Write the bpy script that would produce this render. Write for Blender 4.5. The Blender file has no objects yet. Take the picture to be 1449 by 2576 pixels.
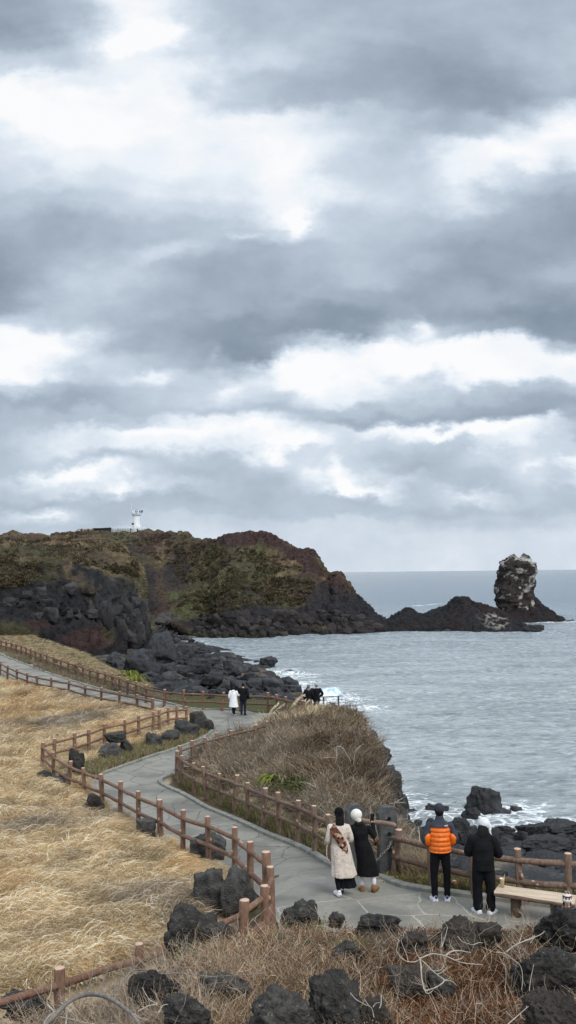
import bpy, bmesh, math, random
import numpy as np
from mathutils import Vector, Matrix
R = math.radians
rng = np.random.default_rng(7)
random.seed(7)
scene = bpy.context.scene
COL = scene.collection
SEA = -9.0

# ------------------------------------------------------------------ camera
F = 2300.0; CW, CH = 1449.0, 2576.0
cam_data = bpy.data.cameras.new('camera'); cam = bpy.data.objects.new('camera', cam_data)
COL.objects.link(cam); scene.camera = cam
cam_data.sensor_fit = 'VERTICAL'; cam_data.sensor_height = 36.0; cam_data.sensor_width = 36.0
cam_data.lens = F / CH * 36.0
cam_data.clip_start = 0.1; cam_data.clip_end = 20000
EYE = np.array([0.0, 0.0, 6.0])
_p = math.atan(149 / F); _t = R(0.63)
_fw = np.array([0, math.cos(_p), math.sin(_p)]); _up = np.array([0, -math.sin(_p), math.cos(_p)]); _rt = np.array([1.0, 0, 0])
_r2 = _rt * math.cos(_t) - _up * math.sin(_t); _u2 = _up * math.cos(_t) + _rt * math.sin(_t)
cam.matrix_world = Matrix(((_r2[0], _u2[0], -_fw[0], 0), (_r2[1], _u2[1], -_fw[1], 0), (_r2[2], _u2[2], -_fw[2], 6.0), (0, 0, 0, 1)))

def ray(x, y):
    d = _r2 * ((x - CW / 2) / F) - _u2 * ((y - CH / 2) / F) + _fw
    return d / d[1]
def P(x, y, Y):                       # the point seen at (x, y) that lies Y metres ahead
    return EYE + ray(x, y) * Y
def PZ(x, y, z):                      # ... that lies at height z
    d = ray(x, y); return EYE + d * ((z - 6.0) / d[2])

# ------------------------------------------------------------------ numpy noise
def _h(i, j, k, s):
    n = (i * 374761393 + j * 668265263 + k * 2147483647 + s * 1274126177) & 0xFFFFFFFF
    n = ((n ^ (n >> 13)) * 1274126177) & 0xFFFFFFFF
    n = (n ^ (n >> 16)) & 0xFFFFFFFF
    return n / 2147483648.0 - 1.0
def vnoise(p, s=0):
    p = np.asarray(p, float); i = np.floor(p).astype(np.int64); f = p - i; u = f * f * f * (f * (f * 6 - 15) + 10)
    r = 0
    for a in (0, 1):
        for b in (0, 1):
            for c in (0, 1):
                w = (u[..., 0] if a else 1 - u[..., 0]) * (u[..., 1] if b else 1 - u[..., 1]) * (u[..., 2] if c else 1 - u[..., 2])
                r = r + w * _h(i[..., 0] + a, i[..., 1] + b, i[..., 2] + c, s)
    return r
def fbm(p, o=4, s=0, g=0.5):
    p = np.asarray(p, float); r = 0; a = 1
    for k in range(o):
        r = r + a * vnoise(p * (2.03 ** k) + 17.3 * k, s + k); a *= g
    return r
def ridged(p, o=4, s=0):
    p = np.asarray(p, float); r = 0; a = 1
    for k in range(o):
        r = r + a * (1 - 2 * np.abs(vnoise(p * (2.03 ** k) + 11.1 * k, s + k))); a *= 0.5
    return r
def n3(x, y, z=0.0):
    x = np.asarray(x, float); y = np.asarray(y, float)
    return np.stack([x, y, np.zeros_like(x) + z], -1)
def sstep(a, b, x):
    t = np.clip((x - a) / (b - a), 0, 1); return t * t * (3 - 2 * t)

# ------------------------------------------------------------------ colour, materials
def lin(r, g, b):
    f = lambda c: (c / 255 / 12.92) if c / 255 <= 0.04045 else ((c / 255 + 0.055) / 1.055) ** 2.4
    return (f(r), f(g), f(b), 1.0)
class NT:
    def __init__(s, tree): s.t = tree; s.n = tree.nodes; s.l = tree.links
    def add(s, typ, **kw):
        nd = s.n.new(typ)
        for k, v in kw.items():
            if k == 'i':
                for a, b in v.items():
                    sock = nd.inputs[a]
                    if hasattr(b, 'is_linked') or isinstance(b, bpy.types.NodeSocket): s.l.new(b, sock)
                    else: sock.default_value = b
            else: setattr(nd, k, v)
        return nd
    def math(s, op, a, b=None, c=None, clamp=False):
        nd = s.n.new('ShaderNodeMath'); nd.operation = op; nd.use_clamp = clamp
        for i, v in enumerate((a, b, c)):
            if v is None: continue
            if isinstance(v, bpy.types.NodeSocket): s.l.new(v, nd.inputs[i])
            else: nd.inputs[i].default_value = v
        return nd.outputs[0]
    def vm(s, op, a, b=None, c=None, out=0):
        nd = s.n.new('ShaderNodeVectorMath'); nd.operation = op
        for i, v in enumerate((a, b, c)):
            if v is None: continue
            if isinstance(v, bpy.types.NodeSocket): s.l.new(v, nd.inputs[i])
            else: nd.inputs[i].default_value = v
        return nd.outputs[out]
    def noise(s, vec, scale, detail=4, rough=0.5, dist=0.0, out='Fac'):
        nd = s.add('ShaderNodeTexNoise', i={'Scale': scale, 'Detail': detail, 'Roughness': rough, 'Distortion': dist})
        if vec is not None: s.l.new(vec, nd.inputs['Vector'])
        return nd.outputs[out]
    def mix(s, f, a, b, typ='MIX'):
        nd = s.n.new('ShaderNodeMix'); nd.data_type = 'RGBA'; nd.blend_type = typ
        for sock, v in ((nd.inputs[0], f), (nd.inputs[6], a), (nd.inputs[7], b)):
            if isinstance(v, bpy.types.NodeSocket): s.l.new(v, sock)
            else: sock.default_value = v
        return nd.outputs[2]
    def ramp(s, f, stops):
        nd = s.n.new('ShaderNodeValToRGB'); s.l.new(f, nd.inputs[0]); e = nd.color_ramp.elements
        while len(e) < len(stops): e.new(0.5)
        for k, (p, c) in enumerate(stops):
            e[k].position = p; e[k].color = c if len(c) == 4 else (*c, 1)
        return nd.outputs[0]
    def mr(s, v, a, b, c=0.0, d=1.0, smooth=False):
        nd = s.n.new('ShaderNodeMapRange'); s.l.new(v, nd.inputs[0])
        if smooth: nd.interpolation_type = 'SMOOTHSTEP'
        for i, q in enumerate((a, b, c, d)): nd.inputs[i + 1].default_value = q
        return nd.outputs[0]
def new_mat(name, rough=0.85, spec=0.3):
    m = bpy.data.materials.new(name); m.use_nodes = True; t = NT(m.node_tree)
    b = m.node_tree.nodes['Principled BSDF']; b.inputs['Roughness'].default_value = rough
    b.inputs['Specular IOR Level'].default_value = spec
    return m, t, b
def coords(t, kind='Object'):
    return t.add('ShaderNodeTexCoord').outputs[kind]
def bump(t, b, h, strength=0.5, dist=0.02):
    nd = t.add('ShaderNodeBump', i={'Strength': strength, 'Distance': dist}); t.l.new(h, nd.inputs['Height'])
    t.l.new(nd.outputs[0], b.inputs['Normal'])
def simple(name, col, col2=None, scale=8.0, rough=0.85, bmp=0.0, bdist=0.01, spec=0.3, stretch=None):
    m, t, b = new_mat(name, rough, spec); c = coords(t)
    if stretch: c = t.vm('MULTIPLY', c, stretch)
    n = t.noise(c, scale, 5, 0.6)
    if col2 is None: col2 = tuple(min(1, v * 0.75) for v in col[:3]) + (1,)
    t.l.new(t.mix(t.mr(n, 0.35, 0.65), col, col2), b.inputs['Base Color'])
    if bmp: bump(t, b, t.noise(c, scale * 2, 6, 0.6), bmp, bdist)
    return m

# ------------------------------------------------------------------ mesh + object helpers
def mesh_np(name, V, faces, smooth=True, col=None):
    """V (n,3); faces: list of (m,k) int arrays (k = 3 or 4) or one such array; col (n,3) colour attribute"""
    me = bpy.data.meshes.new(name)
    if not isinstance(faces, list): faces = [faces]
    faces = [np.asarray(f, np.int32) for f in faces if len(f)]
    V = np.asarray(V, np.float32)
    me.vertices.add(len(V)); me.vertices.foreach_set('co', V.ravel())
    nl = sum(f.size for f in faces); nf = sum(len(f) for f in faces)
    me.loops.add(nl); me.polygons.add(nf)
    me.loops.foreach_set('vertex_index', np.concatenate([f.ravel() for f in faces]))
    tot = np.concatenate([np.full(len(f), f.shape[1], np.int32) for f in faces])
    st = np.concatenate([[0], np.cumsum(tot)[:-1]]).astype(np.int32)
    me.polygons.foreach_set('loop_start', st)
    me.polygons.foreach_set('use_smooth', np.full(nf, smooth))
    me.update(calc_edges=True)
    if col is not None:
        a = me.color_attributes.new('Col', 'FLOAT_COLOR', 'POINT')
        c4 = np.ones((len(V), 4), np.float32); c4[:, :3] = col; a.data.foreach_set('color', c4.ravel())
    return me
def link(name, me, mat=None, parent=None, loc=(0, 0, 0), rz=0.0):
    o = bpy.data.objects.new(name, me)
    if mat is not None and me is not None and not me.materials: me.materials.append(mat)
    COL.objects.link(o); o.location = loc; o.rotation_euler = (0, 0, rz)
    if parent: o.parent = parent
    return o
def tag(o, label=None, cat=None, group=None, kind=None):
    if label: o['label'] = label
    if cat: o['category'] = cat
    if group: o['group'] = group
    if kind: o['kind'] = kind
    return o
def empty(name, loc=(0, 0, 0), rz=0.0):
    o = bpy.data.objects.new(name, None); COL.objects.link(o); o.location = loc; o.rotation_euler = (0, 0, rz)
    o.empty_display_size = 0.2
    return o
class MB:
    """collects pieces into one mesh"""
    def __init__(s): s.V = []; s.Q = []; s.T = []; s.n = 0; s.C = []
    def put(s, V, Q=(), T=(), c=(1, 1, 1)):
        V = np.asarray(V, float); s.V.append(V)
        if len(Q): s.Q.append(np.asarray(Q, int) + s.n)
        if len(T): s.T.append(np.asarray(T, int) + s.n)
        s.C.append(np.tile(np.array(c, float), (len(V), 1))); s.n += len(V); return s
    def loft(s, rings, closed=True, c=(1, 1, 1)):
        rings = np.asarray(rings, float); m, k, _ = rings.shape; V = rings.reshape(-1, 3)
        i = np.arange(m - 1)[:, None] * k; j = np.arange(k)[None, :]; jn = (j + 1) % k
        Q = np.stack([i + j, i + jn, i + k + jn, i + k + j], -1).reshape(-1, 4)
        T = []
        if closed:
            V = np.vstack([V, rings[0].mean(0), rings[-1].mean(0)]); a = m * k; j = np.arange(k); jn = (j + 1) % k
            T = np.vstack([np.stack([jn, j, np.full(k, a)], -1), np.stack([(m - 1) * k + j, (m - 1) * k + jn, np.full(k, a + 1)], -1)])
        return s.put(V, Q, T, c)
    def tube(s, pts, rad, k=10, cap=True, c=(1, 1, 1), rough=0.0, seed=0):
        pts = np.asarray(pts, float); rad = np.asarray(rad, float) * np.ones(len(pts))
        tan = np.gradient(pts, axis=0); tan /= np.linalg.norm(tan, axis=1)[:, None] + 1e-9
        if cap:   # rounded ends
            e0 = [pts[0] - tan[0] * rad[0] * q for q in (0.95, 0.6)]; e1 = [pts[-1] + tan[-1] * rad[-1] * q for q in (0.6, 0.95)]
            pts = np.vstack([e0, pts, e1]); rad = np.concatenate([[rad[0] * .3, rad[0] * .8], rad, [rad[-1] * .8, rad[-1] * .3]])
            tan = np.vstack([tan[0], tan[0], tan, tan[-1], tan[-1]])
        up = np.array([0, 0, 1.0]) if abs(tan[0][2]) < 0.9 else np.array([1.0, 0, 0]); rings = []
        th = np.linspace(0, 2 * math.pi, k, endpoint=False)
        for p, t, r in zip(pts, tan, rad):
            a = np.cross(up, t); a /= np.linalg.norm(a) + 1e-9; b = np.cross(t, a); up = b
            rr = r * np.ones(k)
            if rough: rr = r * (1 + rough * vnoise(np.stack([np.cos(th) * 2 + seed, np.sin(th) * 2, np.full(k, p.sum() * 7)], -1), seed))
            rings.append(p + rr[:, None] * (np.cos(th)[:, None] * a + np.sin(th)[:, None] * b))
        return s.loft(rings, True, c)
    def ell(s, c0, r, k=14, m=9, rot=None, c=(1, 1, 1)):
        ph = np.linspace(0.06, math.pi - 0.06, m); th = np.linspace(0, 2 * math.pi, k, endpoint=False)
        rings = np.stack([np.sin(ph)[:, None] * np.cos(th), np.sin(ph)[:, None] * np.sin(th), -np.cos(ph)[:, None] * np.ones(k)], -1) * np.array(r)
        if rot is not None: rings = rings @ np.array(rot).T
        return s.loft(rings + np.array(c0), True, c)
    def box(s, c0, d, rz=0.0, bev=0.0, c=(1, 1, 1), R3=None):
        bm = bmesh.new(); bmesh.ops.create_cube(bm, size=1.0)
        for v in bm.verts: v.co = Vector((v.co.x * d[0], v.co.y * d[1], v.co.z * d[2]))
        if bev: bmesh.ops.bevel(bm, geom=bm.edges[:], offset=bev, segments=2, affect='EDGES')
        M = np.array(Matrix.Rotation(rz, 3, 'Z')) if R3 is None else np.array(R3)
        bm.verts.ensure_lookup_table()
        V = np.array([v.co[:] for v in bm.verts]) @ M.T + np.array(c0)
        bmesh.ops.triangulate(bm, faces=bm.faces[:])
        T = [[v.index for v in f.verts] for f in bm.faces]; bm.free()
        return s.put(V, (), T, c)
    def ring_path(s, centers, rx, ry, k=20, c=(1, 1, 1), mod=None):
        """vertical loft: ellipses rx, ry at given centres"""
        th = np.linspace(0, 2 * math.pi, k, endpoint=False); rings = []
        for i, (p, a, b) in enumerate(zip(centers, rx, ry)):
            q = 1.0 if mod is None else mod(i, th)
            rings.append(np.stack([p[0] + a * np.cos(th) * q, p[1] + b * np.sin(th) * q, np.full(k, p[2])], -1))
        return s.loft(rings, True, c)
    def mesh(s, name, smooth=True, col=False):
        fs = []
        if s.Q: fs.append(np.vstack(s.Q))
        if s.T: fs.append(np.vstack(s.T))
        return mesh_np(name, np.vstack(s.V), fs, smooth, np.vstack(s.C) if col else None)
    def obj(s, name, mat, parent=None, loc=(0, 0, 0), rz=0.0, smooth=True, vox=0.0, sub=0, col=False):
        o = link(name, s.mesh(name, smooth, col), mat, parent, loc, rz)
        if vox:
            md = o.modifiers.new('fuse', 'REMESH'); md.mode = 'VOXEL'; md.voxel_size = vox; md.use_smooth_shade = True
            sm = o.modifiers.new('soft', 'SMOOTH'); sm.factor = 0.5; sm.iterations = 3
        return o
def catmull(pts, n=6):
    pts = np.asarray(pts, float); q = np.vstack([2 * pts[0] - pts[1], pts, 2 * pts[-1] - pts[-2]]); out = []
    for i in range(1, len(q) - 2):
        for t in np.linspace(0, 1, n, endpoint=False):
            a, b, c, d = q[i - 1:i + 3]
            out.append(0.5 * (2 * b + (c - a) * t + (2 * a - 5 * b + 4 * c - d) * t * t + (3 * b - a - 3 * c + d) * t ** 3))
    return np.array(out + [pts[-1]])
# ------------------------------------------------------------------ the lie of the land
_bY = np.array([0, 12, 15, 17, 18.5, 20, 22, 25, 30, 35, 45, 60, 75, 90, 110, 140, 200.])
_bZ = np.array([0, 0, -.05, -.1, -.25, -.45, -.8, -1.25, -1.7, -1.9, -2.05, -2.2, -2.3, -1.7, -1.7, -4., -5.])
COAST = [(14, 8, .27), (9, 13, .27), (5.9, 17.2, .27), (3.5, 19.3, .31), (2.6, 21.5, .8), (2.8, 24.5, 2.5), (3.0, 28, 5), (3.15, 33, 7), (3.3, 38, 8), (3.3, 43, 6),
         (3.4, 48, 6), (3.0, 53, 5), (1.4, 57, 4), (-3, 61, 2), (-8, 66, .8)] + [tuple(PZ(x, y, -2.05)[:2]) + (.9,) for x, y in ((400, 1741), (340, 1704), (272, 1684), (215, 1660), (145, 1640), (60, 1606), (0, 1592))] + [(-48, 128, .5), (-90, 170, .4)]
def base_z(X, Y):
    X = np.asarray(X, float); Y = np.asarray(Y, float)
    z = np.interp(Y, _bY, _bZ)
    z = z - 0.36 * (1 - sstep(-1.3, -0.1, X)) * sstep(11, 13.5, Y) * (1 - sstep(19, 25, Y))
    g = np.exp(-0.5 * ((X - 1.9) / 2.1) ** 2) * np.exp(-0.5 * np.abs((Y - 37) / 9.5) ** 3)       # scrub covered mound
    z = z + 1.25 * g
    g2 = sstep(0, 1, 1 - np.hypot((X + 11) / 9, (Y - 40) / 22))
    z = z + 0.15 * g2
    return z
def ground_z(X, Y):
    X = np.asarray(X, float); Y = np.asarray(Y, float)
    c = np.array(COAST); A = c[:-1, :2]; B = c[1:, :2]; sA = c[:-1, 2]; sB = c[1:, 2]
    d = B - A; L2 = (d ** 2).sum(1); best = np.full(X.shape, -99.0); md = np.full(X.shape, 1e9)
    poly = [(p[0], p[1]) for p in COAST] + [(-160, 170), (-160, 0), (14, 0)]
    ins = np.zeros(X.shape, bool); j = len(poly) - 1
    for i in range(len(poly)):
        xi, yi = poly[i]; xj, yj = poly[j]
        cnd = ((yi > Y) != (yj > Y)) & (X < (xj - xi) * (Y - yi) / (yj - yi + 1e-12) + xi); ins ^= cnd; j = i
    bz = base_z(X, Y)
    for k in range(len(A)):
        t = np.clip(((X - A[k, 0]) * d[k, 0] + (Y - A[k, 1]) * d[k, 1]) / L2[k], 0, 1)
        px = A[k, 0] + t * d[k, 0]; py = A[k, 1] + t * d[k, 1]; dist = np.hypot(X - px, Y - py)
        sl = sA[k] + t * (sB[k] - sA[k]); best = np.maximum(best, base_z(px, py) - sl * dist)
    z = np.where(ins, bz, best)
    # rough bank near the camera, above the paved viewpoint
    edge = np.interp(X, [-6, -3.2, -1.8, -0.9, -0.3, 6], [9.6, 10.3, 11.2, 12.2, 12.9, 12.9])
    pl = 1.72 - 0.15 * (Y - 9) - .42 * (1 - sstep(-2.6, -1.1, X))
    f = sstep(0, 1, (edge + 0.5 - Y) / 1.0)
    z = np.where(f > 0, z * (1 - f) + np.maximum(pl, z) * f, z)
    return np.maximum(z, -12.0)
def gz(x, y): return float(ground_z(np.array([float(x)]), np.array([float(y)]))[0])
_rayY = np.concatenate([np.arange(7, 60, 0.03), np.arange(60, 260, 0.2)])
def G(x, y, h=0.0, ymin=7.0):         # first point on the ground (raised by h) seen at (x, y)
    r = ray(x, y); Y = _rayY[_rayY >= ymin]; z = 6 + r[2] * Y; g = ground_z(r[0] * Y, Y) + h
    k = np.argmax(z < g)
    if k == 0: k = len(Y) - 1
    p = EYE + r * Y[k]; return np.array([p[0], p[1], p[2]])
def GF(x, y, h=0.0, ymin=13.3):       # same, looking past the near bank
    return G(x, y, h, ymin)

def GS(x, y, ymin=18.6):              # first hit on the ground or on the water surface beyond the railing
    r = ray(x, y); Y = _rayY[_rayY >= ymin]; z = 6 + r[2] * Y; g = np.maximum(ground_z(r[0] * Y, Y), SEA - .1); k = np.argmax(z < g); k = k if k else len(Y) - 1
    return np.array([r[0] * Y[k], Y[k], 6 + r[2] * Y[k]])
SHORE = np.array([(6, 92), (4.8, 104), (.8, 115.8), (-2.6, 133.7), (-5.6, 151), (-12.1, 170), (-19.4, 197), (-24, 212), (-24, 240), (-120, 240), (-120, 70), (-12, 70), (0, 80)])
def poly_sd(poly, X, Y):
    ins = np.zeros(X.shape, bool); md = np.full(X.shape, 1e9); j = len(poly) - 1
    for i in range(len(poly)):
        xi, yi = poly[i]; xj, yj = poly[j]
        ins ^= ((yi > Y) != (yj > Y)) & (X < (xj - xi) * (Y - yi) / (yj - yi + 1e-12) + xi)
        dx, dy = xj - xi, yj - yi; t = np.clip(((X - xi) * dx + (Y - yi) * dy) / (dx * dx + dy * dy), 0, 1)
        md = np.minimum(md, np.hypot(X - xi - t * dx, Y - yi - t * dy)); j = i
    return np.where(ins, md, -md)
def shore_z(X, Y):
    X = np.asarray(X, float); Y = np.asarray(Y, float)
    sd = poly_sd(SHORE, X, Y)
    z = SEA + np.where(sd > 0, np.minimum(0.15 * sd, 7 + 0 * sd), 0.2 * sd)
    return np.maximum(z, -12)
def G2(x, y, h=0.0):                  # first hit on the boulder shore below the cliffs
    r = ray(x, y); Y = np.arange(60, 260, 0.2); z = 6 + r[2] * Y; g = np.maximum(np.maximum(shore_z(r[0] * Y, Y), ground_z(r[0] * Y, Y)), SEA - .1) + h
    k = np.argmax(z < g); k = k if k else len(Y) - 1
    return EYE + r * Y[k]

def grid_mesh(name, xs, ys, zf, mat, colf=None, smooth=True):
    Xg, Yg = np.meshgrid(xs, ys); Z = zf(Xg, Yg); nx, ny = len(xs), len(ys)
    V = np.stack([Xg, Yg, Z], -1).reshape(-1, 3)
    i = np.arange(ny - 1)[:, None] * nx; j = np.arange(nx - 1)[None, :]
    Q = np.stack([i + j, i + j + 1, i + nx + j + 1, i + nx + j], -1).reshape(-1, 4)
    return link(name, mesh_np(name, V, Q, smooth, None if colf is None else colf(V)), mat)

def attr_mat(name, rough=0.95, bs=6.0, bd=0.05, bstr=0.6, var=0.35, spec=0.15, trans=0.0):
    m, t, b = new_mat(name, rough, spec); c = coords(t)
    a = t.add('ShaderNodeAttribute', attribute_name='Col').outputs['Color']
    if bs:
        n = t.noise(c, bs, 8, 0.65); k = t.mr(n, 0.3, 0.7, 1 - var, 1 + var)
        cc = t.add('ShaderNodeCombineColor'); 
        for i in range(3): t.l.new(k, cc.inputs[i])
        t.l.new(t.mix(1.0, a, cc.outputs[0], 'MULTIPLY'), b.inputs['Base Color']); bump(t, b, n, bstr, bd)
    else: t.l.new(a, b.inputs['Base Color'])
    return m
M_GROUND = attr_mat('earth_and_turf', bs=9.0, bd=0.03, bstr=0.8, var=0.4)
TAN = np.array(lin(186, 168, 136)[:3]); SOIL = np.array(lin(98, 82, 66)[:3]); GREYG = np.array(lin(128, 116, 98)[:3])
OLIVE = np.array(lin(92, 92, 58)[:3]); BASALT = np.array(lin(62, 64, 67)[:3]); RED = np.array(lin(78, 52, 46)[:3])
def lerp(a, b, t): return a * (1 - t[:, None]) + b * t[:, None]

# ---- the coloured zones of the turf: outlines seen in the photo, laid on the ground
def gpoly(pts, h=0.0, ymin=13.3): return [tuple(GF(x, y, h, ymin)[:2]) for x, y in pts]
from mathutils.geometry import delaunay_2d_cdt
def postpts(tops, h=1.1, ymin=11.0):
    """fence posts seen by their tops: ground positions"""
    return [GF(x, y, h, ymin) - np.array([0, 0, h]) for x, y in tops]
c3 = lambda L: [(x / 2.0, 1661.3 + y / 2.0) for x, y in L]
c5 = lambda L: [(x / 2.0, 2044.7 + y / 2.0) for x, y in L]
c1 = lambda L: [(x / 2.0, 1246 + y / 2.0) for x, y in L]
c7 = lambda L: [(x / 3.24, 1565.5 + y / 3.24) for x, y in L]
c6 = lambda L: [(383.4 + x / 4.535, 1789 + y / 4.535) for x, y in L]
c4 = lambda L: [(724.6 + x / 2, 1661.3 + y / 2.0) for x, y in L]
cE = lambda L: [(724.6 + x / 2, 1980.8 + y / 2.0) for x, y in L]
A_near = [G(x, y, 1.1, m) - np.array([0, 0, 1.1]) for x, y, m in [(-55, 2497, 10.6), (150, 2437, 11.0), (358, 2376, 12.0), (478, 2322, 12.6)]] + \
    postpts([(605, 2268), (667, 2222), (684, 2180), (672, 2149), (628, 2116)], 1.1, 13.6)
A_mid = postpts(c3([(1178, 850), (1050, 795), (920, 755), (809, 700), (697, 658), (604, 612), (517, 572), (428, 538), (343, 505), (272, 463), (212, 410)]))
A_far = postpts(c3([(272, 390), (375, 365), (449, 345), (527, 318), (629, 300), (698, 280), (769, 262), (801, 253), (845, 238), (890, 232), (940, 230)]))
FENCE_A = A_near + A_mid + A_far
FENCE_B1 = postpts(c6([(275, 455), (340, 505), (475, 585), (622, 645), (773, 697), (930, 745), (1088, 805), (1262, 875), (1440, 935)]) + c4([(45, 700), (130, 738), (215, 775)]))
FENCE_B2 = postpts(c6([(275, 455), (330, 390), (458, 345), (590, 300), (740, 258), (900, 215), (1165, 155), (1300, 112)]))
FENCE_C = postpts(c1([(-45, 815), (0, 835), (38, 855), (85, 875), (137, 892), (190, 905), (260, 918), (343, 932), (427, 955), (508, 970)]) + c3([(597, 155), (690, 172), (768, 192)]))
FENCE_D = postpts(c7([(-60, 125), (-20, 133), (10, 140), (52, 150), (95, 160), (130, 170), (175, 182), (215, 195), (250, 210), (288, 225), (330, 240), (380, 255), (440, 280), (495, 295), (555, 315), (617, 330), (675, 350), (735, 372), (797, 388), (857, 402), (915, 420), (975, 440), (1040, 462), (1110, 485), (1190, 515), (1337, 543)]) + c3([(825, 143), (925, 152), (1023, 155), (1117, 160), (1210, 163)]) + [(675, 1744), (697, 1748), (720, 1753), (742, 1757), (765, 1762)])
FENCE_E = postpts(cE([(528, 218), (720, 262), (935, 298), (1162, 325), (1405, 343), (1650, 362), (1900, 380)]), .95, 14.8)

pathR = gpoly([(1700, 2318), (1449, 2293), (1399, 2289), (1182, 2261), (1022, 2238), (943, 2213), (832, 2183), (767, 2146), (640, 2090), (538, 2045), (460, 2003), (420, 1985), (399, 1972), (402, 1960), (443, 1945)])
pathR2 = gpoly([(475, 1922), (530, 1888), (600, 1852), (680, 1830), (760, 1812), (800, 1790)])
pathTop = gpoly([(770, 1785), (665, 1795), (620, 1789), (560, 1786), (480, 1784), (400, 1765), (320, 1750), (250, 1735), (133, 1700), (60, 1671), (0, 1647), (-80, 1618)])
pathL2 = gpoly([(-80, 1668), (0, 1697), (100, 1728), (200, 1756), (300, 1778), (390, 1790), (450, 1798), (500, 1803), (538, 1815), (540, 1835), (515, 1857), (450, 1884), (383, 1905), (270, 1946), (226, 1964)])
pathL1 = [tuple(p[:2] + np.array([0.12, 0.03])) for p in (A_mid[7::-1])] + [tuple(p[:2] + np.array([0.12, 0])) for p in A_near[:4:-1]] + [(-.35, 14.3), (-.3, 13.0), (8, 13.0)]
def dens(pl, st=0.35, smooth=True):
    pl = np.array(pl); 
    if smooth: pl = catmull(pl, 5)
    out = [pl[0]]
    for a, b in zip(pl[:-1], pl[1:]):
        n = max(1, int(np.hypot(*(b - a)) / st))
        for k in range(1, n + 1): out.append(a + (b - a) * k / n)
    return np.array(out)
R1 = dens(pathR); R2 = dens(pathR2); TP = dens(pathTop, 0.6); L2 = dens(pathL2); L1 = dens(pathL1, smooth=False)
PATH = np.vstack([R1, R2, TP, L2, L1])
keep = [0]
for i in range(1, len(PATH)):
    if np.hypot(*(PATH[i] - PATH[keep[-1]])) > 0.08: keep.append(i)
PATH = PATH[keep]
def in_path(X, Y): return poly_sd(PATH, X, Y)

# ---- near ground
def zn(X, Y):
    z = ground_z(X, Y); sd = in_path(X, Y)
    n = fbm(n3(X * 1.1, Y * 1.1), 4, 3) * 0.06 + fbm(n3(X * .35, Y * .35), 2, 9) * 0.08
    off = sstep(0.1, 1.2, -sd) * sstep(0, 1, 1)
    rough = np.where(z < base_z(X, Y) - 0.4, 5.0, 1.0)
    return z + n * off * rough - 0.05 * (sd > -0.15)
def cn(V):
    X, Y, Z = V.T; n = fbm(n3(X * .3, Y * .3), 4, 21); n2 = fbm(n3(X * 1.3, Y * 1.3), 3, 33)
    c = lerp(np.tile(TAN * .75, (len(V), 1)), np.tile(GREYG, (len(V), 1)), sstep(-.3, .5, n))
    sd = in_path(X, Y)
    # bare soil beside the paving
    so = sstep(-1.6, -0.7, sd + n2 * .4) * (X > -4.5)
    c = lerp(c, np.tile(SOIL * .8, (len(V), 1)), so)
    drop = base_z(X, Y) - Z
    c = lerp(c, np.tile(BASALT * .8, (len(V), 1)), np.maximum(sstep(.08, .4, drop + n2 * .1), sstep(-.45, -.15, X - np.interp(Y, [24, 28, 33, 38, 43, 48], [2.8, 3.0, 3.15, 3.3, 3.3, 3.4])) * (Y > 25) * (Y < 50)))
    c = lerp(c, np.tile(OLIVE * .55, (len(V), 1)), sstep(50, 54, Y) * (X > -13)); fg = sstep(13.2, 12.6, Y); c = lerp(c, np.tile(SOIL * .45, (len(V), 1)), fg)
    g = sstep(.1, .5, n2) * sstep(-3.2, -1.3, sd) * (Y < 34)
    c = lerp(c, np.tile(OLIVE * .8, (len(V), 1)), g * .7)
    return c
xs = np.concatenate([np.linspace(-70, -16, 90), np.linspace(-15.7, 9, 190), np.linspace(9.3, 16, 20)])
ys = np.concatenate([np.linspace(6.5, 14, 70), np.linspace(14.15, 62, 300), np.linspace(62.5, 150, 130)])
o = grid_mesh('ground', xs, ys, zn, M_GROUND, cn); tag(o, kind='structure')

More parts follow.
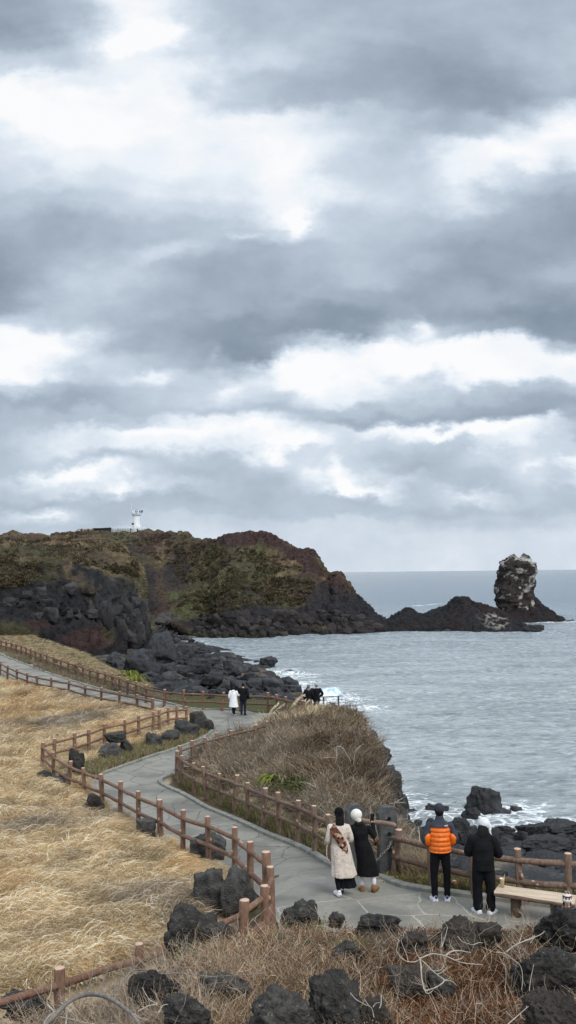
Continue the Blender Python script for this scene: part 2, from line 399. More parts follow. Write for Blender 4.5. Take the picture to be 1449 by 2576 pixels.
# ---- paved path
def m_paving():
    m, t, b = new_mat('flagstone_paving', 0.7, 0.4); c = coords(t)
    w = t.vm('ADD', c, t.vm('SCALE', t.vm('SUBTRACT', t.noise(c, 1.2, 3, out='Color'), (0.5, 0.5, 0.5)), None)); 
    t.n[-1].inputs[3].default_value = 0.35 if False else 0.35
    for nd in t.n:
        if nd.type == 'VECT_MATH' and nd.operation == 'SCALE': nd.inputs['Scale'].default_value = 0.5
    fl = t.vm('MULTIPLY', w, (1, 0.8, 0))
    v = t.add('ShaderNodeTexVoronoi', feature='DISTANCE_TO_EDGE', voronoi_dimensions='2D', i={'Scale': 0.85, 'Randomness': 0.95, 'Vector': fl})
    v2 = t.add('ShaderNodeTexVoronoi', feature='F1', voronoi_dimensions='2D', i={'Scale': 0.85, 'Randomness': 0.95, 'Vector': fl})
    tone = t.add('ShaderNodeSeparateColor', i={'Color': v2.outputs['Color']}).outputs[0]
    n = t.noise(c, 9, 8, 0.7); n2 = t.noise(c, 0.7, 3)
    st = t.mix(t.mr(tone, 0, 1), lin(134, 130, 120), lin(152, 147, 135))
    st = t.mix(t.mr(n, 0.3, 0.75), st, lin(118, 117, 110)); st = t.mix(t.mr(n2, 0.48, 0.62, 0, 0.75), st, lin(102, 101, 96))
    fine = t.noise(c, 4, 2)
    wd = t.math('MULTIPLY', fine, 0.026); j = t.math('LESS_THAN', v.outputs['Distance'], wd)
    jm = t.math('MULTIPLY', j, t.mr(t.noise(c, 0.9, 2), 0.30, 0.46))
    y = t.add('ShaderNodeSeparateXYZ', i={0: c}).outputs[1]
    light = t.mr(t.math('ADD', y, t.math('MULTIPLY', n2, 4)), 19, 23)
    jc = t.mix(light, lin(164, 160, 148), lin(74, 76, 74))
    t.l.new(t.mix(jm, st, jc), b.inputs['Base Color'])
    h = t.math('SUBTRACT', t.math('MULTIPLY', n, 0.25), t.math('MULTIPLY', j, 0.5)); bump(t, b, h, 0.6, 0.02)
    t.l.new(t.mr(n2, .4, .6, .55, .85), b.inputs['Roughness'])
    return m
M_PAVE = m_paving()
def path_mesh():
    bx = PATH; pts = [Vector(p) for p in bx]; n = len(pts); edges = [(i, (i + 1) % n) for i in range(n)]
    gx, gy = np.meshgrid(np.arange(-32, 9, .8), np.arange(13, 95, .8)); gx = gx.ravel(); gy = gy.ravel()
    k = poly_sd(bx, gx, gy) > .3; inner = [Vector((a, b)) for a, b in zip(gx[k], gy[k])]
    vs, es, fs, *_ = delaunay_2d_cdt(pts + inner, edges, [list(range(n))], 1, 1e-4)
    V = np.array([(v.x, v.y, 0) for v in vs]); V[:, 2] = ground_z(V[:, 0], V[:, 1]) + 0.012
    T = np.array([f for f in fs if len(f) == 3])
    # keep faces turned up
    a, b, c = V[T[:, 0]], V[T[:, 1]], V[T[:, 2]]; nz = np.cross(b - a, c - a)[:, 2]; T[nz < 0] = T[nz < 0][:, ::-1]
    return mesh_np('path', V, T, True)
o = link('path', path_mesh(), M_PAVE); tag(o, kind='structure')
M_KERB = simple('kerb_stone', lin(146, 145, 136), lin(112, 112, 106), 5, .8, .5, .02)
def kerb(pl, side, w=0.17, h=0.09):
    pl = np.array(pl); tn = np.gradient(pl, axis=0); tn /= np.linalg.norm(tn, axis=1)[:, None] + 1e-9; nn = np.stack([-tn[:, 1], tn[:, 0]], -1) * side
    z = ground_z(pl[:, 0], pl[:, 1]); prof = [(0, -.1), (0, h - .015), (.015, h), (w - .015, h), (w, h - .015), (w, -.1)]
    rings = np.stack([np.stack([pl[:, 0] + nn[:, 0] * a, pl[:, 1] + nn[:, 1] * a, z + b], -1) for a, b in prof], 1)
    if side > 0: rings = rings[:, ::-1]
    return rings
kb = MB(); kb.loft(kerb(R1, -1)); o = kb.obj('kerb', M_KERB, smooth=False); tag(o, kind='structure')
k0 = len(L2); pp = dens(gpoly([(500, 1803), (538, 1815), (540, 1835), (515, 1857), (450, 1884), (383, 1905), (270, 1946), (226, 1964)]))
kb = MB(); kb.loft(kerb(pp, -1)); o = kb.obj('kerb', M_KERB, smooth=False); tag(o, kind='structure')
kb = MB(); kb.loft(kerb(dens(gpoly([(620, 1789), (560, 1786), (480, 1784), (400, 1765), (320, 1750), (250, 1735), (133, 1700), (60, 1671), (0, 1647), (-80, 1618)]), .6), -1)); o = kb.obj('kerb', M_KERB, smooth=False); tag(o, kind='structure')

# ---- boulder shore under the cliffs
def zs(X, Y): return shore_z(X, Y) + fbm(n3(X * .25, Y * .25), 5, 5) * 0.7 * sstep(-12, -9.5, shore_z(X, Y)) - 0.2
def cs(V):
    n = fbm(V * .5, 3, 8); c = lerp(np.tile(BASALT * .7, (len(V), 1)), np.tile(GREYG * .55, (len(V), 1)), sstep(0, .8, n))
    return c
M_ROCKG = attr_mat('shore_rock_ground', bs=1.5, bd=.4, bstr=1, var=.5)
o = grid_mesh('rocky_shore', np.linspace(-62, 8, 180), np.linspace(62, 238, 330), zs, M_ROCKG, cs); tag(o, kind='structure')

# ---- headlands: loft through the lines seen in the photo, each at its own distance
def loft_land(name, cols, mat, nx, ny, colf, amp=1.0, back=45, seed=1, vfun=None, tend=0.0, extra=.35):
    """cols: list of (x, [(y, Y), ...]) from foot to crest, equal row counts"""
    xs = np.array([c[0] for c in cols], float); rows = np.array([c[1] for c in cols], float)      # (n, r, 2)
    u = np.linspace(0, 1, nx); cx = np.interp(u, np.linspace(0, 1, len(xs)), xs); m = rows.shape[1]
    A = np.zeros((nx, m, 2)); q = np.linspace(0, 1, len(xs))
    for r in range(m):
        for k in range(2): A[:, r, k] = np.interp(u, q, rows[:, r, k])
    pts = np.zeros((nx, m + 4, 3))
    for i in range(nx):
        for r in range(m): pts[i, r + 1] = P(cx[i], A[i, r, 0], A[i, r, 1])
        pts[i, 0] = pts[i, 1] * 1.0; pts[i, 0, 2] = min(pts[i, 1, 2], SEA) - 3; pts[i, 0, 1] -= 1
        top = pts[i, m]
        pts[i, m + 1] = top + np.array([top[0] / top[1] * 12, 12, -1.0 - 0.04 * max(0, top[2] - SEA)])
        pts[i, m + 2] = top + np.array([top[0] / top[1] * back, back, -(top[2] - SEA) * .55])
        pts[i, m + 3] = top + np.array([top[0] / top[1] * back * 1.6, back * 1.6, -(top[2] - SEA) - 4])
    v = np.linspace(0, m + 3, ny) if vfun is None else vfun(ny, m)
    k = np.minimum(v.astype(int), m + 2); f = v - k; f = f * f * (3 - 2 * f) * .35 + f * .65
    S = pts[:, k] * (1 - f)[None, :, None] + pts[:, k + 1] * f[None, :, None]                       # nx, ny, 3
    dx = np.gradient(S, axis=0); dy = np.gradient(S, axis=1); N = np.cross(dx, dy); N /= np.linalg.norm(N, axis=-1)[..., None] + 1e-9
    if N[nx // 2, ny // 3, 1] > 0: N = -N
    q = S * np.array([1, 1, 1.0])
    warp = np.stack([fbm(q * .05 + 5, 2, seed + 50), fbm(q * .05 + 9, 2, seed + 60), fbm(q * .05 + 3, 2, seed + 70)], -1) * 4
    d = ridged((q + warp) * np.array([.06, .06, .03]), 2, seed) * 1.3 + ridged((q + warp) * np.array([.2, .2, .11]), 3, seed + 5) * .75 + ridged(q * .8, 3, seed + 9) * .3 + extra * ridged((q + warp * .3) * np.array([.42, .42, .14]), 3, seed + 15) * np.clip(1.25 - v / m * 1.4, .15, 1)[None, :]
    fade = np.clip((v - .3) / .7, 0, 1)[None, :] * np.where(v > m + 1, .6, 1)[None, :]
    S = S + N * ((d - .9) * amp * fade)[..., None]
    V = S.reshape(-1, 3); i = np.arange(nx - 1)[:, None] * ny; j = np.arange(ny - 1)[None, :]
    Q = np.stack([i + j, i + ny + j, i + ny + j + 1, i + j + 1], -1).reshape(-1, 4)
    c = colf(S, np.repeat(cx[:, None], ny, 1), np.repeat(v[None], nx, 0), m, d, N)
    o = link(name, mesh_np(name, V, Q, True, c.reshape(-1, 3)), mat); tag(o, kind='structure')
    return o, S
def vf(ny, m): 
    a = int(ny * .86); return np.concatenate([np.linspace(0, m + .3, a, endpoint=False), np.linspace(m + .3, m + 3, ny - a)])
M_HEAD = attr_mat('headland_rock_and_scrub', bs=.9, bd=.9, bstr=1.0, var=.55)
HC = dict(bas=np.array(lin(44, 43, 45)[:3]), red=np.array(lin(62, 47, 45)[:3]), olive=np.array(lin(74, 71, 52)[:3]), tan=np.array(lin(112, 97, 74)[:3]), grey=np.array(lin(88, 88, 88)[:3]), brown=np.array(lin(74, 64, 54)[:3]), green=np.array(lin(76, 80, 52)[:3]))
def project(S):
    d = S - EYE; a = d @ _fw; return CW / 2 + F * (d @ _r2) / a, CH / 2 - F * (d @ _u2) / a
def blobs(S, c, L, seed):
    """patches of rock or turf: (x, y, rx, ry, colour, strength) on the slope itself, ragged by noise"""
    px, py = project(S); n = fbm(S * .12, 5, seed) ; n2 = fbm(S * .12 + 31, 5, seed + 3)
    for (x, y, rx, ry, col, st) in L:
        r = np.hypot((px + n * 26 - x) / rx, (py + n2 * 16 - y) / ry); w = sstep(1.25, .7, r)[..., None] * st
        c = c * (1 - w) + HC[col] * w
    return c
def col_h2(S, cx, v, m, d, N):
    n = fbm(S * .09, 5, 77)[..., None]; n2 = fbm(S * .35, 4, 78)[..., None]
    c = HC['olive'] + (HC['brown'] - HC['olive']) * sstep(-.3, .4, n) 
    c = c * (1 - sstep(.25, .7, n2) * .6) + HC['tan'] * sstep(.25, .7, n2) * .6
    c = blobs(S, c, [(590, 1352, 60, 22, 'red', 1), (650, 1362, 80, 22, 'red', 1), (740, 1392, 60, 26, 'red', 1), (790, 1420, 40, 40, 'red', 1), (400, 1365, 50, 35, 'red', .8), (395, 1352, 55, 16, 'red', .9),
        (700, 1415, 34, 30, 'tan', .7), (415, 1385, 30, 20, 'tan', .5), (455, 1400, 40, 50, 'brown', .6), (380, 1500, 60, 90, 'red', .75), (440, 1470, 50, 30, 'brown', .5), (500, 1520, 70, 30, 'green', .9), (560, 1475, 40, 30, 'green', .5), (620, 1455, 60, 40, 'olive', .8),
        (650, 1430, 18, 60, 'green', .6), (540, 1400, 40, 30, 'olive', .6), (450, 1440, 34, 60, 'bas', .8), (610, 1500, 26, 40, 'bas', .5), (335, 1420, 22, 60, 'bas', .7), (368, 1490, 30, 80, 'bas', .75), (850, 1470, 36, 40, 'red', .9), (560, 1530, 50, 30, 'bas', .8), (710, 1560, 140, 44, 'bas', 1), (860, 1545, 110, 55, 'bas', 1), (930, 1570, 90, 60, 'bas', 1), (560, 1572, 90, 26, 'bas', 1), (800, 1500, 50, 30, 'bas', .8), (650, 1520, 60, 24, 'bas', .5), (420, 1553, 50, 12, 'grey', .6)], 5)
    low = sstep(1.3, .6, v)[..., None]; c = c * (1 - low) + HC['bas'] * low
    crest = sstep(m - .3, m, v)[..., None]*0; return c
H2 = []
foot = [(-260, 1560, 262), (0, 1560, 255), (300, 1560, 240), (372, 1562, 234), (430, 1564, 226), (490, 1600, 214), (560, 1604, 210), (700, 1600, 214), (820, 1596, 218), (900, 1592, 221), (945, 1590, 223), (968, 1590, 224)]
crest = [(-260, 1330, 360), (0, 1345, 360), (150, 1347, 352), (200, 1337, 350), (340, 1339, 350), (400, 1340, 345), (450, 1343, 332), (482, 1350, 322), (510, 1366, 312), (530, 1360, 306), (552, 1352, 300), (575, 1343, 298), (600, 1342, 294), (640, 1350, 288), (680, 1353, 280), (706, 1361, 274), (740, 1373, 268), (775, 1384, 262), (792, 1402, 258), (805, 1430, 255), (820, 1450, 252), (833, 1466, 250), (838, 1452, 248), (846, 1445, 247), (856, 1452, 247), (866, 1470, 246), (880, 1480, 243), (900, 1505, 240), (925, 1530, 236), (950, 1562, 231), (968, 1580, 227)]
fx = np.array([f[0] for f in foot]); fy = np.array([f[1] for f in foot]); fY = np.array([f[2] for f in foot])
for (x, yc, Yc) in crest:
    yf, Yf = np.interp(x, fx, fy), np.interp(x, fx, fY); rws = []
    for t, s in ((0, 0), (.2, .08), (.4, .25), (.6, .48), (.8, .75), (1, 1)):
        Yv = Yf + (Yc - Yf) * s + 22 * math.exp(-((x - 440) / 60) ** 2) * 4 * t * (1 - t) - 10 * math.exp(-((x - 590) / 40) ** 2) * 4 * t * (1 - t) + 8 * math.exp(-((x - 520) / 25) ** 2) * 4 * t * (1 - t)
        rws.append((yf + (yc - yf) * t, min(Yv, Yc) if t < 1 else Yc))
    H2.append((x, rws))
o, S2 = loft_land('headland', H2, M_HEAD, 760, 260, col_h2, 1.0, 45, 1, vf)

def col_h1(S, cx, v, m, d, N):
    n = fbm(S * .12, 5, 87)[..., None]; n2 = fbm(S * .45, 4, 88)[..., None]
    c = HC['olive'] + (HC['tan'] - HC['olive']) * sstep(-.2, .6, n) * .8
    c = c * (1 - sstep(.2, .7, n2) * .6) + HC['brown'] * sstep(.2, .7, n2) * .6
    low = sstep(3.75, 3.0, v + n[..., 0] * .5 + n2[..., 0] * .35)[..., None]; c = c * (1 - low) + HC['bas'] * low
    return blobs(S, c, [(220, 1610, 70, 36, 'red', 1), (90, 1565, 40, 16, 'red', .9), (30, 1590, 50, 34, 'olive', .9), (75, 1600, 30, 18, 'green', .5), (275, 1600, 20, 30, 'olive', .5), (30, 1450, 60, 22, 'olive', .8), (110, 1440, 26, 26, 'olive', .6), (240, 1400, 60, 25, 'brown', .6), (300, 1385, 40, 20, 'tan', .6), (60, 1372, 60, 10, 'olive', .8), (120, 1380, 70, 8, 'bas', .8), (300, 1500, 40, 60, 'grey', .15), (350, 1560, 20, 60, 'grey', .2)], 9)
H1 = []
for (x, a, b_, c_, d_) in [
    (-260, (1592, 104), (1470, 112), (1432, 126), (1340, 200)), (-100, (1592, 108), (1470, 116), (1430, 130), (1345, 215)), (0, (1590, 112), (1475, 119), (1430, 135), (1362, 225)),
    (60, (1596, 115), (1470, 122), (1425, 140), (1366, 228)), (110, (1610, 118), (1460, 126), (1420, 145), (1368, 230)), (170, (1625, 121), (1470, 132), (1422, 150), (1368, 232)),
    (220, (1650, 123), (1480, 134), (1425, 154), (1368, 232)), (270, (1652, 127), (1490, 140), (1428, 158), (1374, 226)), (305, (1635, 132), (1500, 146), (1432, 162), (1385, 214)), (328, (1625, 138), (1510, 150), (1440, 166), (1402, 202)),
    (344, (1615, 145), (1520, 154), (1455, 168), (1428, 190)), (356, (1610, 150), (1535, 158), (1480, 170), (1460, 184)), (366, (1605, 155), (1560, 162), (1530, 172), (1515, 182)), (374, (1600, 160), (1580, 166), (1570, 174), (1562, 182)), (382, (1596, 165), (1592, 168), (1588, 174), (1584, 180))]:
    H1.append((x, [a, ((a[0] * .5 + b_[0] * .5), a[1] * .35 + b_[1] * .65 + (5 if 150 < x < 270 else 0)), b_, c_, ((c_[0] + d_[0]) / 2, (c_[1] * .5 + d_[1] * .5)), d_]))
def vf1(ny, m):
    a = int(ny * .86); return np.concatenate([np.linspace(0, m + .3, a, endpoint=False), np.linspace(m + .3, m + 3, ny - a)])
o, S1 = loft_land('cliff', H1, M_HEAD, 620, 280, col_h1, .9, 30, 11, vf1, extra=.9)

# ---- low reef running out from the headland
def col_reef(S, cx, v, m, d, N):
    n = fbm(S * .5, 4, 91)[..., None]; c = HC['bas'] * .8 + (HC['red'] * .62 - HC['bas'] * .8) * .4 * sstep(-.4, .5, fbm(S * .08, 3, 92))[..., None]
    px, py = project(S); w = .5 * (sstep(1.1, .5, np.hypot((px - 1245) / 50, (py - 1562) / 26 - (px - 1245) / 90)) * sstep(.1, .7, n[..., 0]))[..., None]
    return c * (1 - w) + np.array(lin(170, 165, 155)[:3]) * w
RF = []
for (x, yf, Yf, yc, Yc) in [(930, 1590, 223, 1586, 228), (965, 1589, 224, 1566, 230), (985, 1588, 225, 1560, 232), (1010, 1586, 225, 1548, 234), (1040, 1583, 226, 1535, 236), (1060, 1582, 227, 1540, 237), (1090, 1582, 227, 1531, 238), (1120, 1583, 226, 1520, 239), (1150, 1587, 224, 1508, 240), (1170, 1590, 222, 1503, 240), (1186, 1592, 221, 1505, 240), (1200, 1593, 220, 1509, 240), (1225, 1593, 220, 1518, 239), (1250, 1594, 219, 1535, 238), (1280, 1594, 219, 1556, 234), (1305, 1593, 220, 1574, 229), (1322, 1590, 222, 1585, 225)]:
    RF.append((x, [(yf + (yc - yf) * t, Yf + (Yc - Yf) * t) for t in (0, .35, .7, 1)]))
loft_land('reef', RF, M_HEAD, 420, 120, col_reef, .75, 16, 21, vf)
RF = []
for (x, yf, Yf, yc, Yc) in [(1240, 1572, 250, 1545, 262), (1270, 1575, 252, 1530, 262), (1300, 1576, 252, 1520, 262), (1340, 1572, 254, 1500, 262), (1360, 1568, 256, 1520, 262), (1385, 1566, 258, 1538, 264), (1412, 1563, 260, 1547, 265), (1430, 1560, 262, 1556, 266), (1443, 1558, 264, 1557, 267)]:
    RF.append((x, [(yf + (yc - yf) * t, Yf + (Yc - Yf) * t) for t in (0, .35, .7, 1)]))
loft_land('reef', RF, M_HEAD, 260, 100, col_reef, .6, 16, 27, vf)

# ---- the rock pillar
def stack():
    Y0 = 263; prof = [(1580, 1258, 1350), (1560, 1256, 1346), (1540, 1255, 1346), (1520, 1252, 1346), (1500, 1247, 1347), (1480, 1246, 1347), (1465, 1252, 1348), (1450, 1250, 1350), (1440, 1252, 1350), (1425, 1255, 1350), (1413, 1256, 1350), (1406, 1262, 1348), (1403, 1268, 1344)]
    rings = []; k = 90; th = np.linspace(0, 2 * math.pi, k, endpoint=False)
    ys = np.linspace(0, len(prof) - 1, 110); pr = np.array(prof)
    for q in ys:
        y, a, b = [np.interp(q, range(len(prof)), pr[:, i]) for i in range(3)]
        pa, pb = P(a, y, Y0), P(b, y, Y0); c = (pa + pb) / 2; r = (pb[0] - pa[0]) / 2
        sq = 1 / (np.abs(np.cos(th)) ** 3.2 + np.abs(np.sin(th)) ** 3.2) ** (1 / 3.2)
        rings.append(np.stack([c[0] + r * np.cos(th) * np.minimum(sq, 1.25), c[1] + r * .8 * np.sin(th) * sq, np.full(k, c[2])], -1))
    rings = np.array(rings); cen = rings.mean(1, keepdims=True); N = rings - cen; N /= np.linalg.norm(N, axis=-1, keepdims=True)
    d = ridged(rings * np.array([.16, .16, .10]), 3, 41) * .8 + ridged(rings * .55, 4, 43) * .45 - 1.25
    rings = rings + N * d[..., None]
    topz = rings[..., 2].max(); rings[..., 2] += (fbm(rings * .3, 3, 47) * 1.7) * sstep(topz - 4, topz, rings[..., 2])
    b = MB(); b.loft(rings)
    V = np.vstack(b.V); n = fbm(V * .55, 5, 44); h = (V[:, 2] - SEA) / 18.0
    # weathered white guano on the crown and streaks lower on the right
    xr = (V[:, 0] - V[:, 0].mean()) / 6; w = sstep(.16, .5, n * 1.1 + sstep(.70, .95, h) * .25 + sstep(-.4, .4, xr) * .3 - .2 - .22 * sstep(.75, .2, h)) * (.75 + .1 * sstep(.6, .9, h))
    c = lerp(np.tile(np.array(lin(58, 52, 50)[:3]), (len(V), 1)), np.tile(np.array(lin(172, 168, 160)[:3]), (len(V), 1)), w)
    fs = [np.vstack(b.Q), np.vstack(b.T)]
    o = link('rock_pillar', mesh_np('rock_pillar', V, fs, True, c), M_HEAD)
    tag(o, 'tall free-standing sea stack with white streaked crown at the end of the reef', 'sea stack')
stack()
# a reddish fin of rock on the headland's shoulder
# ------------------------------------------------------------------ sea
FOAM = []     # (X, Y, radius, strength)
def foam_line(pts, r, s, n=14):
    pts = [PZ(x, y, SEA)[:2] for x, y in pts]
    for a, b in zip(pts[:-1], pts[1:]):
        for t in np.linspace(0, 1, n, endpoint=False): p = a + (b - a) * t; FOAM.append((p[0], p[1], r, s))
foam_line([(500, 1612), (560, 1606), (640, 1603), (760, 1600), (880, 1594), (960, 1592), (1100, 1588), (1240, 1596), (1330, 1594), (1400, 1590)], 3.2, .62)
foam_line([(500, 1612), (530, 1625), (570, 1645), (650, 1668), (690, 1690)], 3, .7)
foam_line([(690, 1690), (715, 1725), (770, 1740), (830, 1760), (860, 1785)], 5.5, 1.0)
foam_line([(740, 1710), (800, 1725), (850, 1745)], 5.0, .62)
foam_line([(1330, 1568), (1400, 1566), (1449, 1564), (1500, 1560)], 3, 1.0)
foam_line([(1005, 2000), (1010, 2040), (1060, 2060), (1200, 2060), (1300, 2050), (1380, 2065), (1500, 2070)], 3.0, .95)
foam_line([(1060, 2090), (1250, 2090), (1449, 2100), (1600, 2100)], 3.2, 1.0)
foam_line([(1005, 1930), (1100, 1990), (1250, 1970), (1449, 2000)], 3.5, .42)
def sea():
    ys = np.concatenate([np.linspace(36, 120, 420), np.linspace(120.4, 300, 420), np.geomspace(301, 9000, 120)])
    us = np.concatenate([[-3, -1.2, -.6], np.linspace(-.36, .40, 420), [.6, 1.2, 3]])
    U, Y = np.meshgrid(us, ys); X = U * Y; q = n3(X, Y)
    # wind sea: crests run across the view
    s = fbm(np.stack([X * .16 + Y * .03, Y * .42, 0 * X], -1), 4, 61, .6); s2 = fbm(np.stack([X * .7, Y * 1.5, 0 * X + 5], -1), 3, 62)
    sw = np.sin((Y + X * .12 + fbm(q * .02, 2, 63) * 12) * .42) * .10
    fade = np.where(Y > 300, np.clip(400 / Y, 0, 1), 1); Z = SEA + (s * .17 + s2 * .05 + sw) * fade
    fo = np.zeros_like(X)
    for (fx, fy, r, st) in FOAM:
        m = (np.abs(Y - fy) < 3 * r) & (np.abs(X - fx) < 3 * r)
        fo[m] = np.maximum(fo[m], st * np.exp(-((X[m] - fx) ** 2 + (Y[m] - fy) ** 2) / (2 * r * r)))
    # one breaking crest off the reef, and a smaller one
    for (x, y, L, a) in ((1075, 1522, 9, 1.5), (975, 1517, 4, .8), (1045, 1525, 4, 1.0)):
        p = PZ(x, y, SEA); g = np.exp(-((X - p[0]) / L) ** 2 - ((Y - p[1] + (X - p[0]) * .2) / 2.6) ** 2); Z += g * a * .5; fo = np.maximum(fo, g * 1.5)
    V = np.stack([X, Y, Z], -1).reshape(-1, 3); ny, nx = X.shape
    i = np.arange(ny - 1)[:, None] * nx; j = np.arange(nx - 1)[None, :]
    Q = np.stack([i + j, i + j + 1, i + nx + j + 1, i + nx + j], -1).reshape(-1, 4)
    c = np.zeros((len(V), 3)); c[:, 0] = np.clip(fo, 0, 2).ravel(); c[:, 1] = (s * .5 + .5).ravel()
    return mesh_np('sea', V, Q, True, c)
def m_sea():
    m, t, b = new_mat('sea_water', .16, .5); c = coords(t)
    a = t.add('ShaderNodeAttribute', attribute_name='Col'); sp = t.add('ShaderNodeSeparateColor', i={0: a.outputs['Color']}); fo = sp.outputs[0]
    st = t.vm('MULTIPLY', c, (.8, 1.7, 1)); y = t.add('ShaderNodeSeparateXYZ', i={0: c}).outputs[1]
    n1 = t.noise(st, 1.15, 7, .68); n2 = t.noise(t.vm('MULTIPLY', c, (.05, .16, 1)), 1, 3)
    n3_ = t.noise(st, .22, 5, .6)
    base = t.mix(t.mr(n2, .4, .6), lin(136, 145, 148), lin(162, 169, 171)); base = t.mix(t.mr(y, 120, 420), base, lin(84, 106, 124)); base = t.mix(t.mr(n1, .5, .66, 0, .65), base, lin(196, 206, 211)); base = t.mix(t.mr(n1, .46, .34, 0, .65), base, lin(78, 94, 106))  # ripple sheen and the darker far water are painted into the base colour
    # lacy foam
    w = t.vm('ADD', c, t.vm('MULTIPLY', t.noise(c, .7, 4, out='Color'), (1.6, 1.6, 0)))
    v = t.add('ShaderNodeTexVoronoi', feature='DISTANCE_TO_EDGE', i={'Scale': 1.0, 'Vector': t.vm('MULTIPLY', w, (1.1, 2.2, 0))}).outputs['Distance']
    lace = t.mr(v, .0, .22, .35, -.25); pat = t.math('ADD', t.math('MULTIPLY', t.math('SUBTRACT', n1, .5), 1.5), lace)
    pat2 = t.math('ADD', pat, t.math('MULTIPLY', t.math('SUBTRACT', n3_, .5), 1.6))
    f = t.mr(t.math('ADD', t.math('SUBTRACT', fo, .93), pat2), .0, .28)
    f = t.math('MULTIPLY', f, t.mr(fo, .04, .25))
    # stray whitecaps on the open water
    wc = t.mr(t.noise(t.vm('MULTIPLY', c, (.35, 1.1, 1)), .35, 7, .7), .70, .745, 0, .5); f = t.math('MAXIMUM', f, wc)
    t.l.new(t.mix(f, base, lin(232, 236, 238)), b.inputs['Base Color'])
    t.l.new(t.mr(f, 0, 1, .12, .8), b.inputs['Roughness'])
    hh = t.math('ADD', t.math('MULTIPLY', n1, .5), t.math('ADD', t.math('MULTIPLY', n3_, 1.0), t.math('MULTIPLY', t.noise(st, 3.2, 3, .6), .2)))
    bp = t.add('ShaderNodeBump', i={'Strength': 1.0, 'Distance': .62}); t.l.new(hh, bp.inputs['Height'])
    # wind-roughened water never reaches the mirror value at the horizon: wave facets cap the Fresnel term
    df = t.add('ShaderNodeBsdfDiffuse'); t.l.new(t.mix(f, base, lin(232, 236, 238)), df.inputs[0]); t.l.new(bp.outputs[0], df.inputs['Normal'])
    gl = t.add('ShaderNodeBsdfGlossy', i={'Roughness': .2}); t.l.new(bp.outputs[0], gl.inputs['Normal']); gl.inputs[0].default_value = (1, .98, .95, 1)
    fr = t.add('ShaderNodeFresnel', i={'IOR': 1.33}); t.l.new(bp.outputs[0], fr.inputs['Normal'])
    k = t.math('MULTIPLY', t.math('MINIMUM', fr.outputs[0], .62), t.math('SUBTRACT', 1.0, f)); mx = t.add('ShaderNodeMixShader'); t.l.new(k, mx.inputs[0]); t.l.new(df.outputs[0], mx.inputs[1]); t.l.new(gl.outputs[0], mx.inputs[2])
    t.l.new(mx.outputs[0], m.node_tree.nodes['Material Output'].inputs[0]); return m
o = link('sea', sea(), m_sea()); tag(o, kind='structure')

